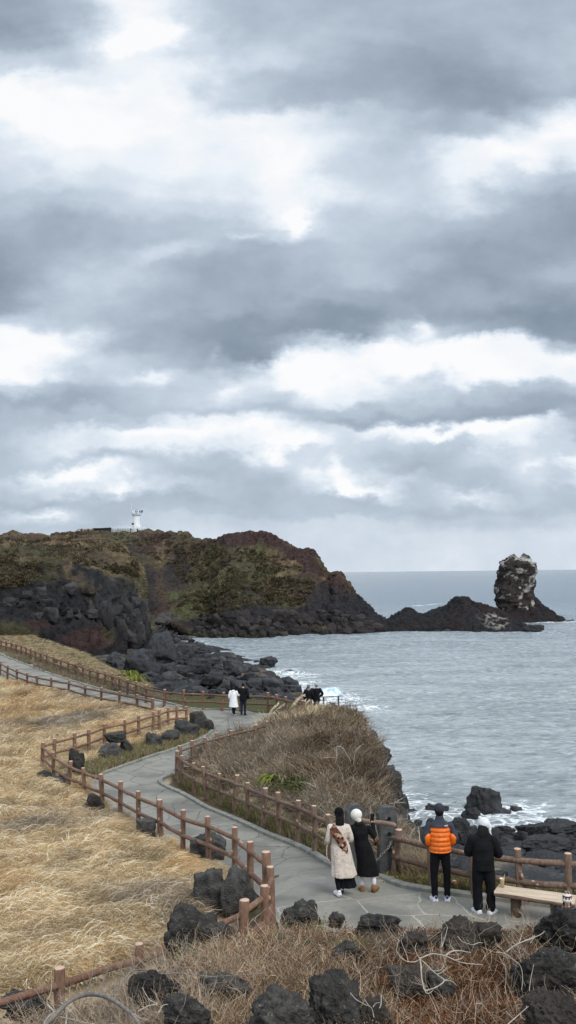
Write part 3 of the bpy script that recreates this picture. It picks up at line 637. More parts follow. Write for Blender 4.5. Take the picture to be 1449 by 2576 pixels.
# ------------------------------------------------------------------ sky: Nishita under broken cloud
SUN_EL, SUN_AZ = R(48), R(150)          # high, behind the viewer and to the right, veiled by cloud
world = bpy.data.worlds.new('World'); scene.world = world; world.use_nodes = True
def sky():
    t = NT(world.node_tree); t.n.clear()
    out = t.add('ShaderNodeOutputWorld'); bg = t.add('ShaderNodeBackground'); t.l.new(bg.outputs[0], out.inputs[0])
    sk = t.add('ShaderNodeTexSky', sky_type='NISHITA', sun_disc=False); sk.sun_elevation = SUN_EL; sk.sun_rotation = SUN_AZ; sk.dust_density = 2.0
    D = t.add('ShaderNodeTexCoord').outputs['Generated']; s = t.add('ShaderNodeSeparateXYZ', i={0: D})
    x, y, z = s.outputs
    yy = t.math('MAXIMUM', y, .05); u = t.math('DIVIDE', x, yy); v = t.math('DIVIDE', z, yy)
    uv = t.add('ShaderNodeCombineXYZ', i={0: u, 1: v}).outputs[0]
    # cloud deck coordinates: features flatten toward the horizon
    zz = t.math('ADD', t.math('MAXIMUM', z, 0), .10); deck = t.add('ShaderNodeCombineXYZ', i={0: t.math('DIVIDE', x, zz), 1: t.math('DIVIDE', y, zz), 2: 0.3}).outputs[0]
    nA = t.noise(deck, .9, 8, .55, .3); nB = t.noise(deck, 2.6, 6, .55, .2)
    w1 = t.vm('MULTIPLY', t.vm('SUBTRACT', t.noise(t.vm('MULTIPLY', uv, (1, 1.6, 1)), 4.5, 3, .5, out='Color'), (.5, .5, .5)), (.15, .075, 0))
    w2 = t.vm('MULTIPLY', t.vm('SUBTRACT', t.noise(t.vm('MULTIPLY', uv, (1, 1.5, 1)), 17, 7, .62, out='Color'), (.5, .5, .5)), (.085, .055, 0))
    p = t.vm('ADD', uv, t.vm('ADD', w1, w2)); ps = t.add('ShaderNodeSeparateXYZ', i={0: p})
    ru = t.math('MULTIPLY_ADD', ps.outputs[0], F / 1650.0, (CW / 2 + 100) / 1650.0)      # bearing
    rv = t.math('MULTIPLY_ADD', ps.outputs[1], -F, 1437.0)                               # height above the sea line
    # brightness of the cloud deck by height (rows) and bearing (columns)
    ROWS = [(0, 165,190,235,215,195,190,182,178,180,180,185), (45, 175,195,248,235,195,195,185,180,176,180,190), (90, 205,200,225,215,205,195,180,173,170,175,190), (140, 240,225,225,230,215,192,176,170,166,166,183),
        (190, 255,255,250,240,203,183,173,170,163,160,176), (240, 240,255,250,245,208,188,178,176,166,168,215), (290, 215,245,240,238,225,228,205,190,180,205,238), (350, 212,225,228,232,228,235,213,200,225,240,225),
        (410, 203,213,216,218,225,238,208,203,233,215,192), (470, 188,193,203,203,213,238,218,203,215,188,172), (530, 178,176,186,190,198,236,203,193,188,172,165), (570, 170,173,183,188,193,208,200,188,178,168,162), (615, 162,176,192,206,183,180,193,186,168,162,162),
        (670, 158,180,202,188,173,176,190,176,159,163,178), (730, 166,190,190,178,173,180,173,165,168,172,162), (780, 200,200,183,176,170,163,158,170,162,157,152), (825, 252,240,178,168,157,155,162,205,182,166,156),
        (865, 255,238,180,175,155,165,222,255,245,236,186), (905, 255,215,195,183,180,243,255,245,255,255,245), (950, 246,198,207,200,205,240,255,212,238,238,228), (990, 203,182,190,196,216,203,228,205,192,192,188), (1030, 176,172,184,190,195,188,193,188,175,172,166),
        (1058, 184,188,198,212,232,205,178,172,168,168,176), (1088, 190,212,235,246,250,225,212,235,238,238,188), (1125, 185,205,225,230,222,243,215,203,196,228,183), (1160, 186,193,193,198,192,205,208,192,187,205,208),
        (1190, 195,228,226,194,188,194,230,188,188,192,232), (1216, 190,212,216,208,186,190,226,203,188,192,216), (1250, 184,188,186,184,184,190,186,190,210,198,190), (1282, 200,216,184,187,188,190,190,187,190,190,188), (1312, 195,195,190,196,200,206,208,200,198,200,200), (1352, 208,208,206,206,208,210,210,210,212,212,212), (1425, 212,212,212,212,212,212,212,212,212,212,212)]
    acc = None; prev = None
    for row in ROWS:
        nd = t.n.new('ShaderNodeValToRGB'); t.l.new(ru, nd.inputs[0]); cr = nd.color_ramp; cr.interpolation = 'CARDINAL'; e = cr.elements
        while len(e) < 11: e.new(.5)
        for k in range(11):
            L = row[1 + k] / 255.0; L = .78 + (L - .76) * 1.2; e[k].position = (k * 144.9 + 100) / 1650.0; e[k].color = (L, L, L, 1)
        if acc is None: acc = nd.outputs[0]
        else:
            s_ = t.mr(rv, prev, row[0], 0, 1, True); acc = t.mix(s_, acc, nd.outputs[0])
        prev = row[0]
    acc = t.math('ADD', t.add('ShaderNodeSeparateColor', i={0: acc}).outputs[0], 0.0)
    # small crisp pieces: tops of distant cumulus and the notch of light
    BL = [(768, 548, 20, 22, .16), (745, 515, 36, 20, .10), (895, 1217, 50, 12, .16), (845, 1180, 26, 22, .10), (235, 1193, 46, 11, .10), (345, 1217, 26, 9, .14), (1210, 1100, 20, 28, .12), (1095, 1098, 40, 12, .10), (640, 1080, 36, 20, .08), (780, 1135, 30, 12, .08), (1425, 1183, 50, 14, .12), (150, 1280, 34, 9, .10), (580, 970, 34, 14, .12), (355, 945, 40, 16, .12), (1060, 815, 28, 18, .16), (1075, 925, 22, 26, -.12), (1375, 865, 26, 14, -.10), (610, 578, 26, 9, .08), (400, 640, 40, 20, .05), (300, 40, 60, 34, .08), (420, 38, 40, 16, .10), (1190, 1245, 60, 10, .06), (520, 885, 14, 22, .08)]
    for (px, py, rx, ry, am) in BL:
        cu, cv = (px - CW / 2) / F, (1437 - py) / F; q = t.vm('MULTIPLY_ADD', p, (F / rx, F / ry, 0), (-cu * F / rx, -cv * F / ry, 0))
        acc = t.math('MULTIPLY_ADD', t.math('EXPONENT', t.math('MULTIPLY', t.vm('DOT_PRODUCT', q, q, out=1), -.8)), am * .8, acc)
    billow = t.noise(t.vm('MULTIPLY', uv, (1, 1.5, 1)), 9, 7, .55); fine = t.noise(t.vm('MULTIPLY', uv, (1, 1.4, 1)), 30, 6, .6)
    acc = t.math('ADD', acc, t.math('MULTIPLY', t.math('SUBTRACT', billow, .5), .20)); acc = t.math('ADD', acc, t.math('MULTIPLY', t.math('SUBTRACT', fine, .5), .05))
    # away from the seaward view: plain broken deck, brighter overhead
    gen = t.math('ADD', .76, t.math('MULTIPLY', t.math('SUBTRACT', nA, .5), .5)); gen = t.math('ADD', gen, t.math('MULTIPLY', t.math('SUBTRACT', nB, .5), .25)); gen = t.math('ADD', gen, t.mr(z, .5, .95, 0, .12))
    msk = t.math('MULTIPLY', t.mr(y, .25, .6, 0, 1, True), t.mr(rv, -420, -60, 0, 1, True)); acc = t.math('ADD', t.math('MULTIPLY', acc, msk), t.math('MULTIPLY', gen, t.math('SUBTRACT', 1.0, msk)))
    def sk_(r, g, b): q = lin(r, g, b); return tuple(v / 1.165 for v in q[:3])
    cl = t.ramp(acc, [(.52, sk_(122, 138, 154)), (.60, sk_(142, 156, 171)), (.69, sk_(165, 179, 194)), (.78, sk_(189, 202, 216)), (.86, sk_(212, 223, 235)), (.93, sk_(236, 243, 250)), (1.0, sk_(254, 254, 255))])
    brt = t.math('MULTIPLY_ADD', t.math('SUBTRACT', 1.0, msk), .55, 1.0); bc = t.add('ShaderNodeCombineColor', i={0: brt, 1: brt, 2: brt}); cl = t.mix(1.0, cl, bc.outputs[0], 'MULTIPLY')  # cloud out of view brightened to add light on the ground
    skc = t.mix(1.0, sk.outputs[0], (.1, .1, .1, 1), 'MULTIPLY')
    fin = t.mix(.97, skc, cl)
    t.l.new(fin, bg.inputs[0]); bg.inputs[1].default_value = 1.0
    world.cycles.sampling_method = 'MANUAL'; world.cycles.sample_map_resolution = 512
sky()
sun = bpy.data.lights.new('sun', 'SUN'); so = bpy.data.objects.new('sun', sun); COL.objects.link(so)
sun.energy = 1.8; sun.angle = R(25); sun.color = (1, .96, .90)
so.rotation_euler = Vector((math.sin(SUN_AZ) * math.cos(SUN_EL), math.cos(SUN_AZ) * math.cos(SUN_EL), math.sin(SUN_EL))).to_track_quat('Z', 'Y').to_euler()
scene.view_settings.view_transform = 'Standard'; scene.view_settings.look = 'None'; scene.view_settings.exposure = 0.22; scene.view_settings.gamma = 1.0
# ------------------------------------------------------------------ rocks
def ico(sub):
    bm = bmesh.new(); bmesh.ops.create_icosphere(bm, subdivisions=sub, radius=1.0); bm.verts.ensure_lookup_table()
    V = np.array([v.co[:] for v in bm.verts]); T = np.array([[v.index for v in f.verts] for f in bm.faces]); bm.free(); return V, T
ICO = {s: ico(s) for s in (3, 4, 5, 6)}
def rock_mesh(name, seed, sub=4, planes=11, soft=.05, rough=.05, fine=.02, flat=False, grain=3.0, size=(1, 1, 1)):
    g = np.random.default_rng(seed); V, T = ICO[sub]; n = V / np.linalg.norm(V, axis=1)[:, None]
    N = g.normal(size=(planes, 3)); N /= np.linalg.norm(N, axis=1)[:, None]; D = g.uniform(.58, 1.0, planes)
    N = np.vstack([N, np.eye(3), -np.eye(3)]); D = np.concatenate([D, [1, 1, .9, 1, 1, .9]])
    q = D[None] / np.maximum(n @ N.T, 1e-3); k = 1 / soft; r = -np.log(np.exp(-k * np.minimum(q, 3)).sum(1)) / k
    r = np.maximum(r, .25); W = n * r[:, None]
    d = ridged(W * 1.6 + seed, 2, seed) * rough * 1.2 + fbm(W * grain + seed, 4, seed + 3) * rough + fbm(W * grain * 5, 2, seed + 7) * fine
    if fine > .03: d -= np.maximum(0, vnoise(W * 9 + seed, seed) - .25) * fine * 2.2
    W = W + n * d[:, None]
    lo, hi = W.min(0), W.max(0); W = (W - (lo + hi) / 2) / (hi - lo)
    W = W * np.array(size)
    return mesh_np(name, W, T, not flat)
def m_rock(name, dark, light, lichen=None, sc=1.0, l_amt=.62, rough=.9, wet=False):
    m, t, b = new_mat(name, rough, .35); c = coords(t, 'Object'); oi = t.add('ShaderNodeObjectInfo')
    c = t.vm('ADD', c, t.vm('SCALE', oi.outputs['Location'], None)); 
    for nd in t.n:
        if nd.type == 'VECT_MATH' and nd.operation == 'SCALE': nd.inputs['Scale'].default_value = 1.0
    n = t.noise(c, 3.5 * sc, 9, .68); n2 = t.noise(c, 1.1 * sc, 4, .6); v = t.add('ShaderNodeTexVoronoi', i={'Scale': 16 * sc, 'Vector': c}).outputs['Distance']
    col = t.mix(t.mr(n, .32, .72), dark, light)
    col = t.mix(t.mr(n2, .45, .7, 0, .5), col, tuple(a * .6 for a in dark[:3]) + (1,))
    if lichen: col = t.mix(t.math('MULTIPLY', t.mr(t.noise(c, 7 * sc, 8, .75), l_amt, l_amt + .06), .7), col, lichen)
    k = t.mr(oi.outputs['Random'], 0, 1, .7, 1.35); cc = t.add('ShaderNodeCombineColor')
    for i in range(3): t.l.new(k, cc.inputs[i])
    t.l.new(t.mix(1.0, col, cc.outputs[0], 'MULTIPLY'), b.inputs['Base Color'])
    h = t.math('ADD', t.math('MULTIPLY', n, 1.0), t.math('MULTIPLY', v, .3)); bump(t, b, h, 1.0, .13 / sc)
    return m
M_LAVA = m_rock('pitted_lava_rock', lin(30, 29, 29), lin(84, 80, 75), lin(150, 146, 136), 3.2, .61)
M_BOULD = m_rock('grey_basalt', lin(36, 37, 40), lin(76, 77, 79), None, .8)
M_FIELD = m_rock('weathered_field_stone', lin(48, 48, 48), lin(94, 92, 88), lin(138, 136, 128), 2.0, .66)
M_BROWNLAVA = m_rock('brown_lava_rock', lin(44, 40, 37), lin(82, 74, 66), lin(128, 120, 108), 3.0, .66)
ROCKS = []
def place_rock(x0, x1, yt, yb, mat, label, surf='near', seed=0, Y=None, depth=None, sub=5, cat='rock', group=None, name='rock', sink=.22, kw=None, rz=None, tall=1.0):
    xc = (x0 + x1) / 2
    if surf == 'near': p = GF(xc, yb)
    elif surf == 'bank':
        p = G(xc, yb, .08, 7); Y = None if p[1] < 12.6 else 12.45; sink = .36
    elif surf == 'shore': p = G2(xc, yb)
    elif surf == 'sea': p = PZ(xc, yb, SEA - .05)
    if Y is not None: p = P(xc, yb, Y)
    w = (x1 - x0) / F * p[1] * (1.15 if surf == 'bank' else 1.03); h = (yb - yt) / F * p[1] * tall; ang = math.atan2(6 - p[2], p[1]); dep = depth or w * .8
    hh = max(.35 * w, (h - dep * .45 * math.sin(ang)) / math.cos(ang)); full = hh * (1 + sink)
    ROCKS.append((p[0], p[1] + dep * .3, w * .5, dep * .5))
    me = rock_mesh(name, seed + 100, sub, size=(w, dep, full), **(kw or {}))
    o = link(name, me, mat, None, (p[0], p[1] + dep * .35, p[2] + full / 2 - hh * sink), 0.0); tag(o, label, cat, group); return o
LV = dict(planes=9, soft=.08, rough=.13, fine=.06, grain=2.8); LVF = dict(planes=10, soft=.05, rough=.07, fine=.035, grain=2.6)
BD = dict(planes=13, soft=.028, rough=.055, fine=.015); BDL = dict(planes=16, soft=.03, rough=.10, fine=.03, grain=2.2)
sd = [500]
def nx(): sd[0] += 1; return sd[0]
# foreground lava rocks on the bank
for a in [
    (1374, 1510, 2288, 2400, M_LAVA, 'big round black lava rock hiding the knit-hatted person at the right edge', 'bank', LV, 11.7),
    (1318, 1500, 2392, 2520, M_LAVA, 'broad black lava rock in rusty scrub below the big round one', 'bank', LV, 10.6),
    (1112, 1206, 2310, 2390, M_BROWNLAVA, 'upright brown lava rock poking above the scrub before the black-clad person', 'bank', LV, 12.2),
    (1195, 1262, 2326, 2388, M_BROWNLAVA, 'low brown lava rock against the right side of the upright one', 'bank', LV, 12.2),
    (712, 802, 2276, 2336, M_LAVA, 'dark lava rock beside the paving near the fence corner', 'bank', LV, 12.75),
    (828, 866, 2296, 2330, M_LAVA, 'small pointed lava rock at the edge of the paving', 'bank', LV, 12.7),
    (902, 1006, 2312, 2352, M_LAVA, 'low ridge of black lava rock along the paving edge', 'bank', LV, 12.6),
    (1010, 1075, 2345, 2400, M_BROWNLAVA, 'brown lava rock half buried in dry stalks', 'bank', LV, 11.9),
    (785, 905, 2462, 2600, M_LAVA, 'large dark lava rock at the bottom centre', 'bank', LV, 9.55),
    (640, 800, 2506, 2640, M_LAVA, 'flat-topped lava rock cut by the lower edge of the picture', 'bank', LV, 9.2),
    (1345, 1500, 2516, 2640, M_BROWNLAVA, 'mossy brown lava rock in the bottom right corner', 'bank', LV, 9.3),
    (984, 1080, 2440, 2516, M_BROWNLAVA, 'brown lava rock under the pale looping branch', 'bank', LV, 10.2),
    (1085, 1150, 2450, 2516, M_LAVA, 'dark lava rock right of the pale looping branch', 'bank', LV, 10.1),
    (840, 920, 2372, 2420, M_LAVA, 'black lava rock sunk in the dry flower stalks', 'bank', LV, 11.6),
    (332, 440, 2446, 2545, M_LAVA, 'grey lava rock behind the arched dead trunk', 'bank', LV, 9.9),
    (406, 525, 2518, 2620, M_LAVA, 'black lava rock at the bottom beside the arched trunk', 'bank', LV, 9.2),
    (498, 622, 2462, 2525, M_LAVA, 'flat dark lava rock below the long thin branch', 'bank', LV, 9.9),
    (905, 985, 2520, 2600, M_BROWNLAVA, 'brown crumbly lava rock at the bottom edge right of centre', 'bank', LV, 9.2),
    (12, 62, 2480, 2515, M_LAVA, 'small black rock behind the leftmost fence rail', 'near', LV, None),
    (5, 118, 2512, 2566, M_LAVA, 'black rock under the leftmost fence rail', 'bank', LV, 10.3)]:
    place_rock(a[0], a[1], a[2], a[3], a[4], a[5], a[6], nx(), Y=a[8], kw=a[7], sub=6 if a[1] - a[0] > 80 else 5, name='lava_rock')
# rocks along the fences and in the grass
for a in [
    (410, 596, 2290, 2465, M_LAVA, 'large black lichen-spotted rock beside the short fence post', LV, 12.2),
    (487, 566, 2196, 2312, M_FIELD, 'grey sloping half of the pair of rocks inside the fence corner', LVF, None),
    (556, 648, 2186, 2312, M_FIELD, 'tall square half of the pair of rocks inside the fence corner', LVF, None),
    (478, 566, 2096, 2166, M_FIELD, 'dark craggy rock at the fence foot in the grass', LVF, None),
    (340, 391, 2061, 2116, M_FIELD, 'grey hump-backed rock at the fence foot', LVF, None),
    (204, 259, 1994, 2050, M_FIELD, 'grey rock draped with dry grass beside the path bend', LVF, None),
    (88, 128, 1938, 1974, M_FIELD, 'left one of two pale stones behind the yellow plant', LVF, None),
    (120, 164, 1948, 1984, M_FIELD, 'right one of two pale stones behind the yellow plant', LVF, None),
    (26, 48, 1962, 1979, M_LAVA, 'small black stone lying in the grass at far left', LVF, None),
    (44, 66, 1960, 1977, M_LAVA, 'second small black stone touching the first one in the grass', LVF, None),
    (70, 94, 1976, 1992, M_LAVA, 'small dark stone just left of the yellow plant', LVF, None),
    (166, 209, 1884, 1962, M_LAVA, 'upright black rock inside the fence bend', LVF, None),
    (243, 306, 1868, 1912, M_FIELD, 'lower block of the stacked grey rocks beside the path', LVF, None),
    (300, 332, 1858, 1898, M_FIELD, 'narrow rock leaning on the right of the stacked grey rocks', LVF, None),
    (364, 406, 1842, 1882, M_FIELD, 'squarish dark rock left of the slab pile', LVF, None),
    (400, 448, 1838, 1872, M_FIELD, 'low rock between the square rock and the slabs', LVF, None),
    (430, 500, 1812, 1856, M_FIELD, 'long flat slab in the rock pile at the path bend', LVF, None),
    (470, 515, 1789, 1838, M_FIELD, 'tall rounded rock on top of the pile at the path bend', LVF, None),
    (498, 528, 1796, 1838, M_FIELD, 'upright rock in the middle of the pile at the path bend', LVF, None),
    (518, 538, 1810, 1840, M_FIELD, 'rightmost narrow rock of the pile at the path bend', LVF, None)]:
    place_rock(a[0], a[1], a[2], a[3], a[4], a[5], 'near', nx(), Y=a[7], kw=a[6], sub=5, name='field_stone')
pp_ = GF(278, 1900); oo = link('field_stone', rock_mesh('field_stone', nx(), 5, size=(56 / F * pp_[1], 1.0, .5), **LVF), M_FIELD, None, (P(288, 1860, pp_[1] + .3)[0], pp_[1] + .45, P(288, 1860, pp_[1])[2]), .1); tag(oo, 'upper block of the stacked grey rocks beside the path', 'rock')
# rocks standing in the water
SG = 'boulders standing in the water'
for a in [
    (1176, 1266, 1979, 2050, 'large pyramid-shaped boulder standing in the foam offshore'), (1163, 1212, 2030, 2064, 'low boulder in front of the pyramid-shaped one'),
    (1252, 1290, 2034, 2052, 'flat boulder touching the right foot of the pyramid-shaped one'), (1288, 1318, 2029, 2046, 'small boulder farthest right in the foam'),
    (1072, 1104, 2022, 2047, 'left one of two boulders in the foam beyond the dark cap'), (1094, 1132, 2026, 2048, 'right one of two boulders in the foam beyond the dark cap'),
    (1138, 1166, 2016, 2031, 'small rounded boulder alone in the water left of the pyramid'), (1003, 1016, 2019, 2026, 'tiny rock awash next to the scrub headland'), (1020, 1052, 2040, 2049, 'flat rock awash below the scrub headland'),
    (651, 699, 1650, 1678, 'wedge-shaped boulder alone in the cove water'), (714, 740, 1686, 1695, 'small flat boulder awash in the cove'), (700, 752, 1702, 1733, 'large smooth boulder in the surf'),
    (712, 760, 1722, 1748, 'boulder in the surf under the large smooth one'), (762, 806, 1730, 1752, 'dark boulder just behind the couple in grey hats'), (672, 722, 1728, 1762, 'big black boulder behind the railing'),
    (640, 668, 1722, 1748, 'rounded boulder beside the surf behind the railing'), (660, 686, 1716, 1738, 'mossy flat boulder in the surf'), (1114, 1135, 1582, 1590, 'small rock awash off the reef'), (1318, 1372, 1583, 1591, 'low rock awash under the sea stack'), (1092, 1108, 1584, 1590, 'second small rock awash off the reef')]:
    place_rock(a[0], a[1], a[2], a[3], M_BOULD, a[4], 'sea', nx(), kw=BDL, sub=5 if a[1] - a[0] > 30 else 4, name='boulder', sink=.35)

# boulder beach in the cove: big ones named, the many alike in a group
BIG = [(258, 342, 1556, 1612, 'large pale boulder at the foot of the dark cliff'), (362, 442, 1590, 1668, 'largest boulder of the cove with a brown shadowed face'), (308, 388, 1632, 1700, 'dome-shaped boulder in the middle of the cove'),
    (265, 300, 1640, 1672, 'pale tilted boulder under the large pale one'), (430, 500, 1620, 1652, 'flat slab boulder by the waterline'), (400, 440, 1668, 1700, 'squat boulder below the largest one'), (560, 612, 1660, 1700, 'blunt boulder near the water end of the cove'),
    (600, 650, 1690, 1722, 'boulder at the outer tip of the boulder beach'), (470, 530, 1655, 1700, 'grey angular boulder centre right of the cove'), (500, 560, 1690, 1730, 'dark boulder low behind the railing'), (85, 118, 1572, 1600, 'upper block of the small grey outcrop above the far railing'), (114, 146, 1588, 1620, 'lower block of the small grey outcrop above the far railing')]
for a in BIG: place_rock(a[0], a[1], a[2], a[3], M_BOULD, a[4], 'shore', nx(), kw=BD, sub=5, name='boulder', cat='boulder')
variants = [rock_mesh('boulder', 900 + i, 4, **BD) for i in range(12)]
def in_px(poly, x, y): return poly_sd(np.array(poly, float), np.array([float(x)]), np.array([float(y)]))[0] > 0
def heap(poly, n, wf, G_, label, group, mat, seed, minsep=.45, sq=(.55, .85)):
    g = np.random.default_rng(seed); xs_ = [p[0] for p in poly]; ys_ = [p[1] for p in poly]; done = []; tries = 0; k = 0
    while k < n and tries < n * 40:
        tries += 1; x, y = g.uniform(min(xs_), max(xs_)), g.uniform(min(ys_), max(ys_))
        if not in_px(poly, x, y): continue
        w = wf(x, y) * g.lognormal(0, .38)
        if any(abs(x - a) < minsep * (w + c) / 2 and abs(y - b) < minsep * .6 * (w + c) / 2 for a, b, c in done): continue
        p = G_(x, y); W = w / F * p[1]; me = variants[g.integers(12)]
        if not me.materials: me.materials.append(mat)
        o = bpy.data.objects.new('boulder', me); COL.objects.link(o); hs = W * g.uniform(*sq)
        o.scale = (W, W * g.uniform(.8, 1.1), hs); o.rotation_euler = (g.uniform(-.3, .3), g.uniform(-.3, .3), g.uniform(0, 6.28)); o.location = (p[0], p[1], p[2] + hs * .18)
        tag(o, label, 'boulder', group); done.append((x, y, w)); k += 1
    return k
heap([(250, 1625), (300, 1600), (375, 1590), (380, 1562), (430, 1560), (490, 1575), (484, 1606), (508, 1628), (550, 1650), (622, 1675), (668, 1706), (715, 1742), (690, 1765), (560, 1760), (420, 1745), (350, 1720), (300, 1690), (262, 1655)], 172,
     lambda x, y: 9.5 + (y - 1560) * .12, G2, 'dark grey boulder in the heap along the cove', 'boulders heaped along the cove', M_BOULD, 3, .5)
heap([(1012, 2062), (1060, 2072), (1130, 2070), (1290, 2096), (1449, 2100), (1500, 2110), (1500, 2285), (1400, 2270), (1180, 2240), (1110, 2215), (1075, 2180), (1030, 2120)], 118,
     lambda x, y: 24 + (y - 2060) * .2, lambda x, y: GS(x, y), 'dark grey boulder among those on the slope beyond the log railing', 'boulders on the slope beyond the log railing', M_BOULD, 4, .5)
for a in [(1306, 1382, 2070, 2128, 'wide boulder above the log railing beside the surf'), (1374, 1470, 2062, 2108, 'broad black boulder at the right edge by the surf'), (1318, 1448, 2102, 2162, 'biggest boulder beyond the log railing, over the bench'),
    (1134, 1198, 2064, 2136, 'boulder seen between the orange jacket and the white hat'), (1255, 1300, 2078, 2100, 'small boulder with foam behind right of the white hat'),
    (1070, 1100, 2060, 2090, 'dark boulder left of the orange jacket'), (1120, 1200, 2180, 2225, 'pale boulder seen between the two people at the railing')]:
    p = GS((a[0] + a[1]) / 2, a[3]); place_rock(a[0], a[1], a[2], a[3], M_BOULD, a[4], 'near', nx(), Y=p[1], kw=BDL, sub=6, name='boulder', cat='boulder')
# black cliff face below the scrub mound
g_ = np.random.default_rng(88); CRG = [('uppermost black crag on the seaward edge of the scrub mound', 3.45, 38.5, -2.2, 1.5, 1.6), ('square black crag in the middle of the mound cliff above the surf', 3.6, 36.2, -3.0, 1.4, 1.8), ('lowest black crag of the mound cliff, nearest the gate pillars', 3.5, 33.4, -3.2, 1.3, 1.7), ('jutting black crag on the far half of the mound cliff', 3.5, 41, -2.4, 1.5, 1.8), ('narrow crag between the two upper crags of the mound cliff', 3.35, 35, -2.1, .9, 1.2)]
for lab, x, y, z, w, h in CRG:
    o = link('crag', rock_mesh('crag', nx(), 6, planes=12, soft=.03, rough=.11, fine=.03, grain=2.4, size=(w, 2.8, h)), M_LAVA, None, (x, y, z + .35), g_.uniform(-.2, .2)); tag(o, lab, 'rock'); ROCKS.append((x, y, w * .5, 1.2))
for k in range(16):
    x, y = g_.uniform(3.5, 4.3), g_.uniform(29, 46); zb = g_.uniform(-7.5, -3.5); w = g_.uniform(1.3, 2.2); o = link('crag', rock_mesh('crag', nx(), 4, planes=12, soft=.03, rough=.11, fine=.03, grain=2.4, size=(w, 2.4, w * 1.2)), M_LAVA, None, (x, y, zb), g_.uniform(0, 6)); tag(o, 'dark crag low on the cliff under the scrub mound', 'rock', 'crags low on the mound cliff')


def rubble(name, poly, n, size, G_, mat, label, seed):
    g = np.random.default_rng(seed); V0 = []; T0 = []; k = 0; q = np.array(poly, float); vs = []
    for i in range(5):
        me = rock_mesh('tmp', 950 + i, 3, planes=9, soft=.06, rough=.05, fine=0.0); a = np.zeros(len(me.vertices) * 3); me.vertices.foreach_get('co', a); vs.append(a.reshape(-1, 3)); bpy.data.meshes.remove(me)
    T = ICO[3][1]
    while k < n:
        x, y = g.uniform(q[:, 0].min(), q[:, 0].max()), g.uniform(q[:, 1].min(), q[:, 1].max())
        if not in_px(poly, x, y): continue
        p = G_(x, y); w = size * p[1] / F * g.lognormal(0, .3); a = g.uniform(0, 6.28); c, s_ = math.cos(a), math.sin(a); v = vs[g.integers(5)] * np.array([w, w * .8, w * .65]); v = np.stack([v[:, 0] * c - v[:, 1] * s_, v[:, 0] * s_ + v[:, 1] * c, v[:, 2]], -1) + p + np.array([0, 0, w * .12])
        V0.append(v); T0.append(T + k * len(v)); k += 1
    o = link(name, mesh_np(name, np.vstack(V0), np.vstack(T0)), mat); tag(o, label, 'rubble', kind='stuff')
rubble('rubble', [(250, 1625), (300, 1600), (370, 1585), (375, 1556), (480, 1560), (500, 1600), (520, 1622), (565, 1642), (640, 1665), (700, 1700), (745, 1742), (560, 1760), (400, 1745), (300, 1690)], 900, 9, G2, M_BOULD, 'small dark stones between the boulders of the cove', 5)
rubble('rubble', [(372, 1554), (440, 1556), (482, 1562), (495, 1590), (440, 1585), (385, 1580)], 260, 6, G2, M_FIELD, 'pale cobbles at the head of the cove', 6)
rubble('rubble', [(1010, 2070), (1130, 2085), (1290, 2098), (1500, 2110), (1500, 2285), (1180, 2240), (1075, 2180)], 420, 20, lambda x, y: GS(x, y), M_BOULD, 'small dark stones between the boulders below the log railing', 7)
FIN = rock_mesh('rock_fin', 77, 5, size=(3.6, 2.6, 5.6), planes=7, soft=.06, rough=.1, fine=.03)
fp = P(850, 1466, 246); o = link('rock_fin', FIN, simple('red_scoria', lin(86, 58, 52), lin(60, 46, 44), .8, .9, 1, .3), None, tuple(fp), .3); o.rotation_euler = (0, .12, .3); tag(o, 'pointed reddish rock fin on the shoulder of the headland', 'rock')

# ---- blocks and columns that break up the cliff faces
def on_surf(S, x, y):
    if id(S) not in _PJ: _PJ[id(S)] = project(S)
    px, py = _PJ[id(S)]; d = np.hypot(px - x, py - y); dist = S[..., 1]; c = np.where(d < 3.0, dist, 1e6)
    k = np.unravel_index(np.argmin(c), c.shape) if c.min() < 1e5 else np.unravel_index(np.argmin(d), d.shape); return S[k]
_PJ = {}
M_CLIFF = m_rock('cliff_basalt', lin(32, 31, 33), lin(70, 68, 68), None, .35); M_CLIFFR = m_rock('cliff_scoria', lin(36, 32, 32), lin(62, 56, 54), None, .35)
cv = [rock_mesh('cliff_block', 700 + i, 4, planes=9, soft=.03, rough=.07, fine=.02) for i in range(8)]; cvr = [m.copy() for m in cv]
for m_ in cv: m_.materials.append(M_CLIFF)
for m_ in cvr: m_.materials.append(M_CLIFFR)
def blocks(S, poly, n, w0, tall, label, group, seed, meshes, sep=.5):
    g = np.random.default_rng(seed); q = np.array(poly, float); done = []; t = 0
    while len(done) < n and t < 3000:
        t += 1; x, y = g.uniform(q[:, 0].min(), q[:, 0].max()), g.uniform(q[:, 1].min(), q[:, 1].max())
        if not in_px(poly, x, y): continue
        w = w0 * g.lognormal(0, .3)
        if any(math.hypot(x - a, y - b) < sep * (w + c) / 2 for a, b, c in done): continue
        p = on_surf(S, x, y); W = w / F * p[1]; o = bpy.data.objects.new('cliff_block', meshes[g.integers(8)]); COL.objects.link(o); h = W * tall * g.uniform(.7, 1.3)
        o.scale = (W, W * .9, h); o.rotation_euler = (g.uniform(-.15, .15), g.uniform(-.15, .15), g.uniform(0, 6.28)); o.location = (p[0], p[1] + W * .3, p[2]); tag(o, label, 'rock', group); done.append((x, y, w))
blocks(S2, [(478, 1562), (560, 1548), (640, 1552), (760, 1545), (860, 1540), (930, 1560), (962, 1586), (880, 1594), (700, 1600), (560, 1600), (492, 1598)], 70, 30, .8, 'dark block at the foot of the far headland', 'blocks along the foot of the far headland', 31, cvr)
blocks(S1, [(215, 1510), (320, 1505), (352, 1520), (368, 1560), (374, 1600), (345, 1620), (300, 1600), (240, 1560)], 20, 34, 1.5, 'tall dark column on the right end of the near cliff', 'rock columns on the near cliff', 32, cv)
